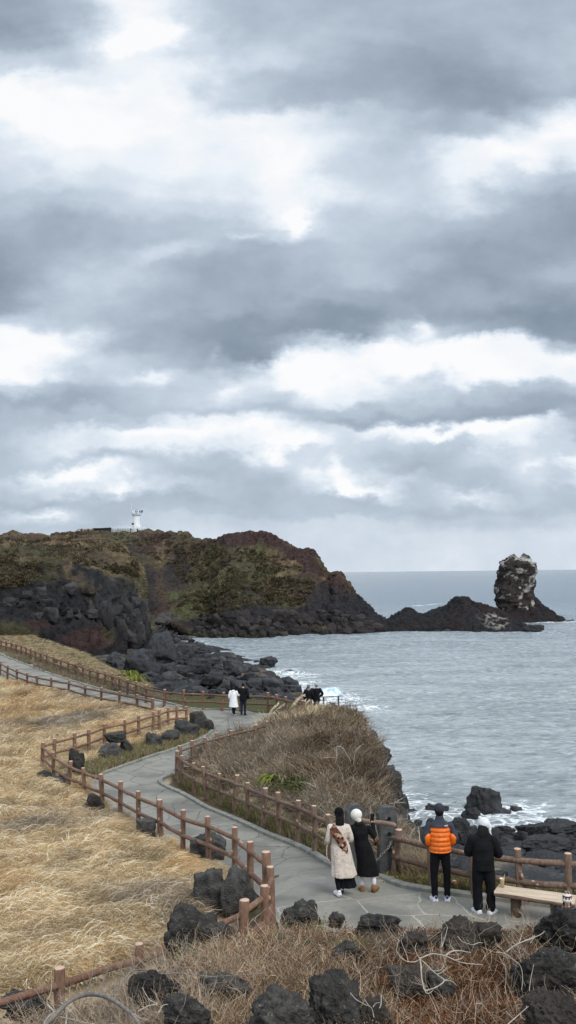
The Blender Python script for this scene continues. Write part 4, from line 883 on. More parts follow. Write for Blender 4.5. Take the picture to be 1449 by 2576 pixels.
blocks(S1, [(0, 1500), (90, 1480), (210, 1470), (240, 1560), (160, 1570), (60, 1560), (0, 1560)], 14, 40, .9, 'dark ledge block on the face of the near cliff', 'ledges on the near cliff', 33, cv)
# ------------------------------------------------------------------ log fences
def m_log(name, c1_, c2_, c3_):
    m, t, b = new_mat(name, .8, .3); c = coords(t, 'Object')
    a = t.add('ShaderNodeAttribute', attribute_name='Col').outputs['Color']
    n = t.noise(t.vm('MULTIPLY', c, (9, 9, 3)), 2, 7, .65); n2 = t.noise(c, 1.1, 3)
    col = t.mix(t.mr(n, .35, .65), c1_, c2_); col = t.mix(t.mr(n2, .45, .65, 0, .7), col, c3_)
    sep = t.add('ShaderNodeSeparateColor', i={0: a}).outputs[0]
    col = t.mix(sep, col, lin(205, 172, 150)); t.l.new(col, b.inputs['Base Color']); bump(t, b, n, .9, .03); return m
M_LOGR = m_log('red_brown_log', lin(106, 78, 64), lin(142, 114, 94), lin(98, 64, 54))
M_LOGB = m_log('weathered_log', lin(96, 76, 64), lin(136, 114, 98), lin(86, 64, 54))
M_LOGD = m_log('dark_log', lin(92, 68, 56), lin(128, 100, 84), lin(84, 58, 48))
def fence(pts, mat, label, h=1.1, r=.072, rr=.05, rails=(.9, .48), k=10, extra=None, name='log_fence', cat='fence', group=None):
    pts = [np.array(p, float) for p in pts]; root = empty(name, tuple(pts[0])); tag(root, label, cat, group); o0 = pts[0]; g = np.random.default_rng(len(pts) * 7 + int(abs(pts[0][0]) * 10))
    for i, p in enumerate(pts):
        b = MB(); hh = h + g.uniform(-.04, .04); rj = r * g.uniform(.86, 1.14); lean = g.normal(0, .022, 2)
        zz = np.linspace(-.3, hh, 5); path = [(lean[0] * z * 2, lean[1] * z * 2, z) for z in zz]; th = np.linspace(0, 2 * math.pi, k, endpoint=False)
        rings = [[(q[0] + rj * s * math.cos(a) * (1 + .06 * math.sin(3 * a + i)), q[1] + rj * s * math.sin(a) * (1 + .06 * math.sin(3 * a + i)), q[2])for a in th] for q, s in zip(path + [(path[-1][0], path[-1][1], hh + .012)], [1.08, 1.03, 1, 1, 1, .9])]
        b.loft(rings); V = b.V[0]; b.C[0] = np.repeat((V[:, 2] > hh + .005).astype(float)[:, None], 3, 1)
        if rng.random() < .5:
            a = g.uniform(3.6, 5.8); b.ell((rj * math.cos(a), rj * math.sin(a), hh * .55), (.028, .028, .045), 8, 5, c=(.6, .6, .6))
        b.obj('post', mat, root, tuple(p - o0), col=True)
    for i in range(len(pts) - 1):
        for rh in rails:
            a, c = pts[i] - o0, pts[i + 1] - o0; L = np.linalg.norm(c - a); n = max(3, int(L / .25)); t = np.linspace(0, 1, n)[:, None]; q = a * (1 - t) + c * t + np.array([0, 0, rh])
            if L > .6: q = q + np.stack([fbm(q * 1.7 + rh, 2, 5), fbm(q * 1.7 + 9, 2, 6), fbm(q * 1.7 + 19, 2, 7)], -1) * .014
            b = MB(); b.tube(q, rr * (1 + .12 * vnoise(q * 3, 8)), k, True, (0, 0, 0), .08, i)
            for _ in range(g.integers(0, 3)):
                s = g.uniform(.15, .85); w = a * (1 - s) + c * s + np.array([0, 0, rh]); ph = g.uniform(-.5, 2.2); up = np.array([0, -math.sin(ph) * .0, 1.0]); fwv = np.array([0, -1, 0.])
                b.ell(w + rr * (.85 * math.cos(ph) * np.array([0, 0, 1]) + .85 * math.sin(ph) * fwv), (.03, .026, .02), 8, 5, c=(.8, .8, .8))
            b.obj('rail', mat, root, col=True)
    if extra:
        for (i, d, hgt) in extra:
            b = MB(); p = pts[i] - o0; b.tube([p + np.array([d[0], d[1], -.15]), p + np.array([d[0] * .5, d[1] * .5, hgt * .5]), p + np.array([0, 0, hgt])], .045, k, True, (0, 0, 0), .08, i); b.obj('brace', mat, root, col=True)
    return root
fence(FENCE_A, M_LOGR, 'reddish log fence around the golden grass, from the bottom left corner to the path bend')
fence(FENCE_B1[::-1], M_LOGB, 'weathered log fence on the right of the curving path, ending at the stone gate pillars')
fence(FENCE_B2[1:], M_LOGB, 'log fence half sunk in grey scrub at the tip of the mound')
fence(FENCE_C, M_LOGD, 'dark log fence on the lower side of the far path', r=.085, rr=.06)
fence(FENCE_D, M_LOGD, 'long dark log fence on the seaward side of the far path', r=.085, rr=.06, extra=[(4, (.5, .3), .9), (15, (.5, .3), .9), (20, (.5, .3), .9)])
e_dir = FENCE_E[1] - FENCE_E[0]; e_dir = e_dir / np.linalg.norm(e_dir)
fence(FENCE_E, M_LOGB, 'log railing beside the sea that the two people lean toward', h=.97, r=.075, rr=.055, rails=(.80, .42), k=14, extra=[(0, (e_dir[0] * .45, e_dir[1] * .45 + .2), .6), (3, (e_dir[0] * .4, e_dir[1] * .4 + .35), .6)])

# ------------------------------------------------------------------ stone gate pillars with the bar between them
M_STONE = simple('dressed_basalt', lin(88, 89, 88), lin(68, 69, 69), 14, .85, .5, .008)
def slab(w, h, th, cut, holes, hr, nseg=20):
    outl = [(-w / 2, -.3), (w / 2, -.3), (w / 2, h - cut), (w / 2 - cut * .75, h - .015), (w / 2 - cut * .9, h), (-w / 2 + cut * .9, h), (-w / 2 + cut * .75, h - .015), (-w / 2, h - cut)]
    pts = [Vector(p) for p in outl]; n0 = len(pts); loops = [list(range(n0))]
    for hz in holes:
        s = len(pts); pts += [Vector((hr * math.cos(a), hz + hr * math.sin(a))) for a in np.linspace(0, 2 * math.pi, nseg, endpoint=False)]; loops.append(list(range(s, s + nseg)))
    edges = [(L[i], L[(i + 1) % len(L)]) for L in loops for i in range(len(L))]
    vs, es, fs, *_ = delaunay_2d_cdt(pts, edges, [], 0, 1e-5)
    P2 = np.array([tuple(v) for v in vs]); T = np.array(fs); keep = []
    cen = P2[T].mean(1)
    for i, c in enumerate(cen):
        ok = poly_sd(np.array(outl), np.array([c[0]]), np.array([c[1]]))[0] > 0
        for hz in holes:
            if math.hypot(c[0], c[1] - hz) < hr * .98: ok = False
        keep.append(ok)
    T = T[keep]; n = len(P2)
    V = np.vstack([np.column_stack([P2[:, 0], np.full(n, -th / 2), P2[:, 1]]), np.column_stack([P2[:, 0], np.full(n, th / 2), P2[:, 1]])])
    Q = []
    for L in loops:
        for i in range(len(L)): a, b = L[i], L[(i + 1) % len(L)]; Q.append((a, b, b + n, a + n))
    m = MB(); m.put(V, np.array(Q), np.vstack([T, T[:, ::-1] + n])); return m
def pillar(loc, rz, label, h):
    root = empty('gate_pillar', loc, rz); tag(root, label, 'stone pillar')
    slab(.39, h, .20, .13, [h - .24, h - .55, h - .86], .055).obj('slab', M_STONE, root, smooth=False)
    # raised border round the face
    for s in (-1, 1): b = MB(); b.box((s * .163, -.106, h / 2 - .12), (.022, .016, h - .34)); b.obj('border', M_STONE, root, smooth=False)
    for z in (h - .24, h - .55, h - .86):
        b = MB(); th = np.linspace(0, 2 * math.pi, 20, endpoint=False); b.loft([[(r * math.cos(a), y, z + r * math.sin(a)) for a in th] for r, y in ((.056, -.101), (.056, -.112), (.07, -.112), (.072, -.101))], False); b.obj('hole_rim', M_STONE, root, smooth=False)
    return root
p1 = GF(977, 2212); p1[1] += .32; p1[0] += .02
pillar(tuple(p1), R(14), 'dark stone gate pillar with round holes, standing free beside the log railing', 1.38)
p2 = np.array([1.33, 19.45, 0]); p2[2] = gz(*p2[:2])
pillar(tuple(p2), R(14), 'dark stone gate pillar behind the person in the white cap', 1.46)
b = MB(); q0 = P(905, 2062, 19.4); q1 = P(992, 2076, 18.3 + .2); b.tube([q0 + (q1 - q0) * t + np.array([0, 0, -.01 * math.sin(t * 6)]) for t in np.linspace(-.12, 1.0, 8)], .045, 10, True, (.25, .25, .25), .08); o = b.obj('gate_bar', M_LOGB, col=True); tag(o, 'grey log bar lying between the two stone gate pillars', 'log')
M_CHAIN = simple('galvanised_chain', lin(150, 148, 140), lin(90, 88, 84), 30, .5)
def chain(pts, label):
    pts = catmull(pts, 12); b = MB(); L = np.concatenate([[0], np.cumsum(np.linalg.norm(np.diff(pts, axis=0), axis=1))]); n = int(L[-1] / .05)
    for i in range(n):
        s = (i + .5) * L[-1] / n; p = np.array([np.interp(s, L, pts[:, k]) for k in range(3)]); q = np.array([np.interp(s + .01, L, pts[:, k]) for k in range(3)]); t = q - p; t /= np.linalg.norm(t)
        up = np.array([0, 1., 0]) if i % 2 else np.cross(t, [0, 1., 0]); a = np.cross(up, t); a /= np.linalg.norm(a)
        th = np.linspace(0, 2 * math.pi, 11); b.tube([p + t * .036 * math.cos(x) + a * .02 * math.sin(x) for x in th], .0075, 5, False)
    o = b.obj('chain', M_CHAIN); tag(o, label, 'chain')
Yc = p1[1] - .35
chain([P(988, 2112, Yc + .1), P(975, 2135, Yc), P(958, 2152, Yc), P(950, 2162, Yc), P(938, 2154, Yc + .1), P(930, 2140, Yc + .2)], 'chain hanging from the first log post in front of the stone pillar')

# ------------------------------------------------------------------ bench, cup, litter
M_PLANK = simple('pale_bench_plank', lin(206, 188, 166), lin(174, 154, 132), 3, .7, .4, .01, stretch=(1, 8, 8))
M_BARK = simple('brown_bench_log', lin(112, 92, 78), lin(86, 70, 60), 5, .85, .8, .02, stretch=(1, 6, 6))
fl, fr, nl = GF(1259, 2227, .45), GF(1449, 2252, .45), GF(1244, 2236, .45)
ax = (fr - fl)[:2]; ang = math.atan2(ax[1], ax[0]); ctr = (fl + fr) / 2; nrm = np.array([math.sin(ang), -math.cos(ang)]); Lb = np.hypot(*ax) + .05
bc = np.array([ctr[0], ctr[1]]) + nrm * .19; bzz = gz(*bc)
root = empty('bench', (bc[0], bc[1], bzz), ang); tag(root, 'low wooden bench of one thick plank beside the log railing', 'bench')
def plank():
    b = MB(); n = 40; xs_ = np.linspace(-Lb / 2, Lb / 2, n); rings = []
    for i, x in enumerate(xs_):
        w = .185 + .01 * math.sin(x * 5); e = .012 * vnoise(np.array([[x * 4, 1, 2.]]))[0]
        rings.append([(x, -w + e, .39), (x, -w - .01 + e, .42), (x, -w + .015 + e, .447), (x, w - .01, .45), (x, w, .42), (x, w - .02, .375), (x, 0, .365)])
    b.loft(rings); V = b.V[0]; return b
pk = plank(); pk.obj('seat', M_PLANK, root, smooth=False)
b = MB(); b.tube([(-Lb / 2 + .02, -.17, .385), (0, -.175, .38), (Lb / 2 - .02, -.17, .385)], .034, 10, True, rough=.1); b.obj('edge_log', M_BARK, root)
for s in (-1, 1): b = MB(); b.tube([(s * .34, .0, -.1), (s * .34, 0, .2), (s * .34, 0, .37)], [.1, .092, .1], 14, False); b.obj('leg', M_BARK, root)
M_CUP = simple('cream_paper', lin(236, 226, 186), lin(228, 216, 176), 20, .6); M_CLEAR = simple('milky_plastic', lin(220, 218, 212), lin(200, 196, 190), 20, .3)
def cup(loc, label, h=.15, r=.042, mat=M_CUP, tilt=0.0, rz=0., lid=False, straw=True):
    root = empty('paper_cup', loc, rz); root.rotation_euler = (tilt, 0, rz); tag(root, label, 'cup'); th = np.linspace(0, 2 * math.pi, 20, endpoint=False)
    b = MB(); b.loft([[(q * math.cos(a), q * math.sin(a), z) for a in th] for q, z in ((.001, .002), (r * .72, .002), (r * .74, 0.0), (r, h), (r * 1.06, h + .002), (r * 1.06, h - .004), (r * .96, h - .006), (r * .7, .01), (.001, .01))], False); b.obj('cup_wall', mat, root)
    if straw: b = MB(); b.tube([(r * .2, 0, .03), (r * .7, 0, h), (r * 1.2, 0, h + .07)], .004, 6); b.obj('straw', M_CLEAR, root)
    if lid: b = MB(); b.ell((0, 0, h), (r * 1.05, r * 1.05, r * .7), 16, 8); b.obj('lid', M_CLEAR, root)
cp = GF(1263.5, 2233, .45); cup((cp[0], cp[1], bzz + .452), 'pale yellow paper cup with a straw standing on the end of the bench')
M_ORANGEC = simple('orange_plastic', lin(196, 132, 96), lin(170, 110, 84), 10, .35)
lp = GF(1150, 2243); cup((lp[0], lp[1], lp[2] + .09), 'discarded takeaway cup with domed lid lying in the grass under the railing', .12, .045, M_ORANGEC, R(60), R(200), True, False)
b = MB(); lp = GF(1027, 2234); b.ell((0, 0, .03), (.07, .05, .035), 12, 7); b.V[0] += fbm(b.V[0] * 30, 2, 4)[:, None] * .008; o = b.obj('crumpled_paper', simple('white_paper', lin(235, 236, 236), lin(215, 216, 218), 10, .7), loc=tuple(lp)); tag(o, 'small white crumpled litter on the kerb', 'litter')

# ------------------------------------------------------------------ viewpoint sign
M_SIGNB = None
def m_sign():
    m, t, b = new_mat('printed_map', .3, .5); c = coords(t); n = t.noise(c, 3.5, 3); col = t.ramp(n, [(.40, lin(150, 182, 214)[:3]), (.47, lin(190, 210, 230)[:3]), (.54, lin(226, 236, 244)[:3]), (.62, lin(236, 240, 244)[:3])])
    t.l.new(col, b.inputs['Base Color']); return m
sp_ = P(834, 1800, 52.5); root = empty('information_board', (sp_[0], sp_[1], gz(sp_[0], sp_[1])), R(18)); tag(root, 'tilted blue and white information board at the far viewpoint', 'sign')
Rt = np.array(Matrix.Rotation(R(-42), 3, 'X')); b = MB(); b.box((0, 0, 1.12), (1.15, .03, .62), R3=np.array(Matrix.Rotation(R(-48), 3, 'X')), bev=.008); b.obj('panel', m_sign(), root, smooth=False)
b = MB(); b.box((0, .015, 1.10), (1.2, .02, .67), R3=np.array(Matrix.Rotation(R(-48), 3, 'X'))); b.obj('frame', simple('grey_steel', lin(120, 122, 124), None, 9, .4), root, smooth=False)
for s in (-1, 1): b = MB(); b.box((s * .45, .05, .5), (.07, .07, 1.1)); b.obj('leg', M_STONE, root, smooth=False)

# ------------------------------------------------------------------ lighthouse and the things on the hilltop
M_WHITE = simple('white_painted_concrete', lin(232, 234, 234), lin(216, 218, 219), .6, .6); M_DARKP = simple('dark_panel', lin(40, 46, 56), lin(52, 58, 70), 1, .3); M_DARKW = simple('black_stone_wall', lin(58, 56, 54), lin(40, 39, 38), 1.5, .9, .8, .2)
YL = 352.0; K = YL / F; Lx = lambda x: 159.7 + x / 5.04; Ly = lambda y: 1258.8 + y / 5.04
lb = P(Lx(925), Ly(402), YL); H = lambda y: (402 - y) / 5.04 * K
root = empty('lighthouse', tuple(lb)); tag(root, 'small white round lighthouse on the hilltop', 'lighthouse')
W = lambda a: a / 5.04 * K
b = MB(); zz = [-1, H(400), H(330), H(325), H(322), H(320)]; rr_ = [W(62), W(62), W(60), W(60), W(50), W(46)]; b.ring_path([(0, 0, z) for z in zz], rr_, rr_, 36); b.obj('base', M_WHITE, root, smooth=False)
b = MB(); zz = [H(322), H(260), H(200), H(196), H(182), H(178), H(172)]; rr_ = [W(48), W(45), W(44), W(45), W(60), W(62), W(62)]; b.ring_path([(0, 0, z) for z in zz], rr_, rr_, 36); b.obj('tower', M_WHITE, root, smooth=False)
def ring_rail(r, z0, h, n, mat, parent, tr=.05, rails=(.5, 1.0)):
    b = MB(); th = np.linspace(0, 2 * math.pi, 33)
    for f in rails: b.tube([(r * math.cos(a), r * math.sin(a), z0 + h * f) for a in th], tr, 5, False)
    for a in np.linspace(0, 2 * math.pi, n, endpoint=False): b.tube([(r * math.cos(a), r * math.sin(a), z0), (r * math.cos(a), r * math.sin(a), z0 + h)], tr, 5, False)
    return b.obj('railing', mat, parent)
ring_rail(W(60), H(172), H(132) - H(172), 14, M_WHITE, root, .06)
b = MB(); b.ring_path([(0, 0, H(172)), (0, 0, H(150)), (0, 0, H(148)), (0, 0, H(128)), (0, 0, H(122)), (0, 0, H(110))], [.35, .35, .5, .5, .3, .08], [.35, .35, .5, .5, .3, .08], 16); b.obj('lantern', simple('grey_lamp_metal', lin(130, 140, 142), None, 3, .4), root)
b = MB(); b.box((W(56), 0, H(141)), (W(50), 1.4, .12), R3=np.array(Matrix.Rotation(R(38), 3, 'X'))); b.obj('solar_panel', M_DARKP, root, smooth=False)
b = MB(); b.tube([(W(40), 0, H(172)), (W(50), 0, H(145))], .07, 6); b.obj('panel_bracket', M_WHITE, root)
b = MB(); b.tube([(-W(62), 0, H(175)), (-W(62), 0, H(30))], .05, 6); b.obj('mast', M_WHITE, root)
b = MB(); b.box((-W(40), -W(50), H(300)), (W(22), .6, H(288) - H(312))); b.obj('door', M_DARKP, root, smooth=False)
ring_rail(W(100), H(402), H(322) - H(402), 16, M_WHITE, root, .07)
root = empty('terrace_railing', tuple(P(Lx(610), Ly(400), YL - 4))); tag(root, 'long white railing running left from the lighthouse', 'railing')
LR = W(250)
for i in range(9): b = MB(); b.tube([(i * LR / 8, 0, -.3), (i * LR / 8, 0, H(330))], .07, 6); b.obj('post', M_WHITE, root)
for f in (.35, .7, 1.0): b = MB(); b.tube([(0, 0, H(330) * f), (LR, 0, H(330) * f)], .06, 6); b.obj('rail', M_WHITE, root)
b = MB(); b.box((LR / 2, .5, .55), (LR, .25, 1.3)); b.obj('parapet', simple('speckled_pale_wall', lin(190, 196, 196), lin(120, 124, 122), .9, .8), root, smooth=False)
wl = P(Lx(490), Ly(402), YL - 3); root = empty('shelter_wall', tuple(wl)); tag(root, 'long low black stone building on the hilltop left of the lighthouse', 'building')
b = MB(); b.box((0, 0, H(362) / 2), (W(215), 3, H(362) + .6)); b.V[0] += 0; b.obj('wall', M_DARKW, root, smooth=False)
b = MB(); w2 = W(112); b.put([(-w2, -1.8, H(364)), (w2, -1.8, H(358)), (w2, 1.8, H(358)), (-w2, 1.8, H(364)), (-w2 * .96, -1.2, H(356)), (w2, -1.2, H(346)), (w2, 1.2, H(346)), (-w2 * .96, 1.2, H(356))], [(0, 1, 5, 4), (1, 2, 6, 5), (2, 3, 7, 6), (3, 0, 4, 7), (4, 5, 6, 7), (3, 2, 1, 0)]); b.obj('roof', M_DARKW, root, smooth=False)
# far fences on the first cliff
def surf_at(S, x, y):
    px, py = project(S); d = np.hypot(px - x, py - y); k = np.unravel_index(np.argmin(d + (S[..., 1] > 360) * 99), d.shape); return S[k]
def far_fence(pts, label, n, h=1.2):
    pts = np.array(pts, float); t = np.linspace(0, len(pts) - 1, n); W_ = []
    for q in t:
        x, y = [np.interp(q, range(len(pts)), pts[:, k]) for k in (0, 1)]; Yd = np.interp(x, [0, 130, 300], [186, 205, 232]); W_.append(P(x, y, Yd))
    return fence(W_, M_LOGD, label, h=h, r=.13, rr=.10, rails=(1.05, .5), k=6)
far_fence([(0, 1396), (40, 1392), (80, 1386), (120, 1379), (160, 1374), (200, 1369), (235, 1366), (272, 1366)], 'faint log fence climbing the slope toward the lighthouse', 40, 1.3)
W_ = [P(x, y, 300) for x, y in zip(np.linspace(60, 170, 22), np.linspace(1352, 1357, 22))]; fence(W_, M_LOGD, 'faint brown fence along the skyline at far left', h=1.2, r=.12, rr=.1, rails=(1.1, .5), k=6)
W_ = [P(x, y, 342) for x, y in zip(np.linspace(196, 236, 8), np.linspace(1339.5, 1339, 8))]; fence(W_, M_LOGD, 'short fence on the skyline left of the black building', h=1.3, r=.12, rr=.09, rails=(1.2, .6), k=6)
# ------------------------------------------------------------------ vegetation
def m_leaf(name, rough=.8):
    m, t, b = new_mat(name, rough, .15); a = t.add('ShaderNodeAttribute', attribute_name='Col').outputs['Color']; t.l.new(a, b.inputs['Base Color'])
    tr = t.add('ShaderNodeBsdfTranslucent'); t.l.new(a, tr.inputs[0]); mx = t.add('ShaderNodeMixShader', i={0: .22}); t.l.new(b.outputs[0], mx.inputs[1]); t.l.new(tr.outputs[0], mx.inputs[2])
    t.l.new(mx.outputs[0], m.node_tree.nodes['Material Output'].inputs[0]); return m
M_GRASS = m_leaf('dry_grass_blades'); M_TWIG = m_leaf('twigs_and_leaves')
def L3(*c): return np.array(lin(*c)[:3])
def ribbons(P_, W_, C_):
    """P_ (n,k,3) centre lines, W_ (n,k) half widths, C_ (n,3)"""
    n, k, _ = P_.shape; T = np.gradient(P_, axis=1); T /= np.linalg.norm(T, axis=-1, keepdims=True) + 1e-9
    r = rng.normal(size=(n, 1, 3)); S = np.cross(T, r); S /= np.linalg.norm(S, axis=-1, keepdims=True) + 1e-9
    V = np.stack([P_ - S * W_[..., None], P_ + S * W_[..., None]], 2).reshape(-1, 3)
    i = np.arange(n)[:, None] * 2 * k + np.arange(k - 1)[None] * 2
    Q = np.stack([i, i + 1, i + 3, i + 2], -1).reshape(-1, 4); return V, Q, np.repeat(C_, 2 * k, 0)
def blades(n, h, spread, w, lean=(.25, -.05), curl=.5, cols=(TAN,), hv=.35, segs=4, droop=.25):
    a = rng.uniform(0, 6.283, n); r = spread * np.sqrt(rng.uniform(0, 1, n)); base = np.stack([r * np.cos(a), r * np.sin(a), np.zeros(n)], -1)
    t = np.linspace(0, 1, segs)[None, :, None]; hh = h * (1 + rng.uniform(-hv, hv, n))[:, None, None]; ph = a + rng.normal(0, .8, n)
    out = np.stack([np.cos(ph), np.sin(ph), 0 * ph], -1)[:, None] * curl * h * rng.uniform(.2, 1, n)[:, None, None]; ln = np.array([lean[0], lean[1], 0]) * h * 2 * rng.uniform(.4, 1.3, n)[:, None, None]
    Pp = base[:, None] + np.array([0, 0, 1.]) * hh * (t - droop * t ** 3) + (out + ln) * t ** 1.8
    c = np.array(cols)[rng.integers(len(cols), size=n)] * rng.uniform(.75, 1.25, (n, 1))
    return ribbons(Pp, w * (1 - .85 * np.linspace(0, 1, segs)[None]) * np.ones((n, 1)), c)
def twigs(n, h, spread, w, cols, kids=2, up=1.0):
    """crooked bare stems with side twigs"""
    def walk(p0, d0, L, k, wob):
        m = len(p0); P_ = np.zeros((m, k, 3)); P_[:, 0] = p0; d = d0.copy()
        for i in range(1, k): d = d + rng.normal(0, wob, (m, 3)); d /= np.linalg.norm(d, axis=1, keepdims=True); P_[:, i] = P_[:, i - 1] + d * (L / (k - 1))[:, None]
        return P_
    a = rng.uniform(0, 6.283, n); r = spread * .5 * rng.uniform(0, 1, n); p0 = np.stack([r * np.cos(a), r * np.sin(a), 0 * a - .05], -1)
    d0 = np.stack([np.cos(a) * .9, np.sin(a) * .9, up * rng.uniform(.5, 1.5, n)], -1); d0 /= np.linalg.norm(d0, axis=1, keepdims=True)
    A = walk(p0, d0, h * rng.uniform(.6, 1.2, n), 6, .28); W0 = w * np.linspace(1, .5, 6)[None] * np.ones((n, 1)); C0 = np.array(cols)[rng.integers(len(cols), size=n)] * rng.uniform(.7, 1.25, (n, 1))
    out = [ribbons(A, W0, C0)]
    for j in range(kids):
        idx = rng.integers(2, 5, n); p = A[np.arange(n), idx]; d = rng.normal(size=(n, 3)) * .8 + d0; d[:, 2] = np.abs(d[:, 2]) * .8; d /= np.linalg.norm(d, axis=1, keepdims=True)
        B_ = walk(p, d, h * rng.uniform(.25, .6, n), 4, .35); out.append(ribbons(B_, w * .6 * np.linspace(1, .5, 4)[None] * np.ones((n, 1)), C0 * 1.05))
    return join(out)
def leafs(n, rad, hz, size, cols, up=.3, shell=.5):
    d = rng.normal(size=(n, 3)); d /= np.linalg.norm(d, axis=1, keepdims=True); r = rng.uniform(shell, 1, n) ** .5; c = d * r[:, None] * np.array([rad, rad, hz]); c[:, 2] = np.abs(c[:, 2])
    u = rng.normal(size=(n, 3)); u /= np.linalg.norm(u, axis=1, keepdims=True); v = np.cross(u, rng.normal(size=(n, 3))); v /= np.linalg.norm(v, axis=1, keepdims=True); s = size * rng.uniform(.6, 1.3, n)[:, None]
    V = np.stack([c - u * s, c - v * s * .45, c + u * s, c + v * s * .45], 1).reshape(-1, 3); Q = np.arange(4 * n).reshape(-1, 4)
    return V, Q, np.repeat(np.array(cols)[rng.integers(len(cols), size=n)] * rng.uniform(.7, 1.3, (n, 1)), 4, 0)
def heads(n, rad, h, size, cols, stem=.003):
    """stalks that carry small round seed heads"""
    out = []; a = rng.uniform(0, 6.283, n); r = rad * np.sqrt(rng.uniform(0, 1, n)); b0 = np.stack([r * np.cos(a), r * np.sin(a), 0 * a], -1); tip = b0 + np.stack([rng.normal(0, .1, n), rng.normal(0, .1, n), h * rng.uniform(.5, 1.2, n)], -1)
    t = np.linspace(0, 1, 3)[None, :, None]; C = np.array(cols)[rng.integers(len(cols), size=n)] * rng.uniform(.8, 1.2, (n, 1)); out.append(ribbons(b0[:, None] * (1 - t) + tip[:, None] * t, np.full((n, 3), stem), C * .8))
    V, T = ICO[3] if False else (np.array([[0, 0, 1], [1, 0, 0], [0, 1, 0], [-1, 0, 0], [0, -1, 0], [0, 0, -1.]]), np.array([[0, 1, 2], [0, 2, 3], [0, 3, 4], [0, 4, 1], [5, 2, 1], [5, 3, 2], [5, 4, 3], [5, 1, 4]]))
    W_ = tip[:, None] + V[None] * (size * rng.uniform(.6, 1.2, n))[:, None, None]; Q = (T[None] + np.arange(n)[:, None, None] * 6).reshape(-1, 3); Q = np.column_stack([Q, Q[:, 2]])
    out.append((W_.reshape(-1, 3), Q, np.repeat(C, 6, 0))); return join(out)
def join(L):
    V, Q, C, n = [], [], [], 0
    for v, q, c in L: V.append(v); Q.append(q + n); C.append(c); n += len(v)
    return np.vstack(V), np.vstack(Q), np.vstack(C)
def scatter(name, pts, variants, scale, tint, mat, tilt=.1):
    pts = np.asarray(pts); n = len(pts); scale = np.asarray(scale) * np.ones(n); tint = np.asarray(tint) * np.ones((n, 3)); which = rng.integers(len(variants), size=n); out = []
    for k, (V, Q, C) in enumerate(variants):
        I = np.nonzero(which == k)[0]
        if not len(I): continue
        a = rng.normal(0, 1.0, len(I)) if tilt is None else rng.uniform(0, 6.283, len(I)); ca, sa = np.cos(a), np.sin(a)
        x = V[None, :, 0] * ca[:, None] - V[None, :, 1] * sa[:, None]; y = V[None, :, 0] * sa[:, None] + V[None, :, 1] * ca[:, None]; z = np.broadcast_to(V[None, :, 2], x.shape)
        W_ = np.stack([x, y, z], -1) * scale[I][:, None, None] + pts[I][:, None]; Cc = np.clip(C[None] * tint[I][:, None], 0, .9)
        out.append((W_.reshape(-1, 3), (Q[None] + (np.arange(len(I)) * len(V))[:, None, None]).reshape(-1, 4), Cc.reshape(-1, 3)))
    V, Q, C = join(out); tri = Q[:, 2] == Q[:, 3]; fs = [Q[~tri]] + ([Q[tri][:, :3]] if tri.any() else [])
    o = link(name, mesh_np(name, V, fs, False, C), mat); return o
def rays_to_ground(px, py, ymin, h=0.0, ymax=140):
    Y = np.concatenate([np.arange(ymin, 30, .06), np.arange(30, ymax, .25)]); out = np.zeros((len(px), 3))
    zgx = np.linspace(-70, 14, 421); zgy = np.arange(7, 141, .2); key = 'zg'
    if key not in CACHE: CACHE[key] = ground_z(*np.meshgrid(zgx, zgy))
    ZG = CACHE[key]
    R_ = np.array([ray(a, b) for a, b in zip(px, py)])
    for s in range(0, len(px), 2000):
        r = R_[s:s + 2000]; X = r[:, :1] * Y; z = 6 + r[:, 2:] * Y; i = np.clip(((X + 70) / .2), 0, 419); j = np.clip((Y[None] - 7) / .2, 0, len(zgy) - 2); i0 = i.astype(int); j0 = np.broadcast_to(j.astype(int), i0.shape); fi = i - i0; fj = j - j0
        g = ZG[j0, i0] * (1 - fi) * (1 - fj) + ZG[j0, i0 + 1] * fi * (1 - fj) + ZG[j0 + 1, i0] * (1 - fi) * fj + ZG[j0 + 1, i0 + 1] * fi * fj
        k = np.argmax(z < g + h, axis=1); k = np.where(k == 0, len(Y) - 1, k); out[s:s + 2000] = np.stack([r[:, 0] * Y[k], Y[k], g[np.arange(len(r)), k]], -1)
    return out
CACHE = {}
def clear(p, g=.12, ahead=.35):
    k = np.ones(len(p), bool)
    for (x, y, w, d) in ROCKS: k &= ~((np.abs(p[:, 0] - x) < w + g) & (p[:, 1] > y - d - ahead) & (p[:, 1] < y + d))
    return p[k]
def samp(poly, n, ymin=13.3, ymax=140, path_gap=.1):
    poly = np.array(poly, float); m = int(n * 3.5); px = rng.uniform(poly[:, 0].min(), poly[:, 0].max(), m); py = rng.uniform(poly[:, 1].min(), poly[:, 1].max(), m); k = poly_sd(poly, px, py) > 0
    px, py = px[k][:n], py[k][:n]; p = rays_to_ground(px, py, ymin, 0, ymax); sd_ = poly_sd(PATH, p[:, 0], p[:, 1]); ok = (sd_ < -path_gap) & (p[:, 1] < ymax - 1); return p[ok]
GOLD = L3(214, 189, 148); GOLD2 = L3(180, 152, 112); STRAW = L3(238, 226, 202); DULL = L3(148, 134, 114); GREYT = L3(140, 130, 118); OLV = L3(104, 104, 64); GRN = L3(92, 112, 58); BRN = L3(110, 90, 72); RUST = L3(134, 88, 60); DBRN = L3(72, 58, 48); PALE = L3(196, 188, 174); YG = L3(138, 148, 62)

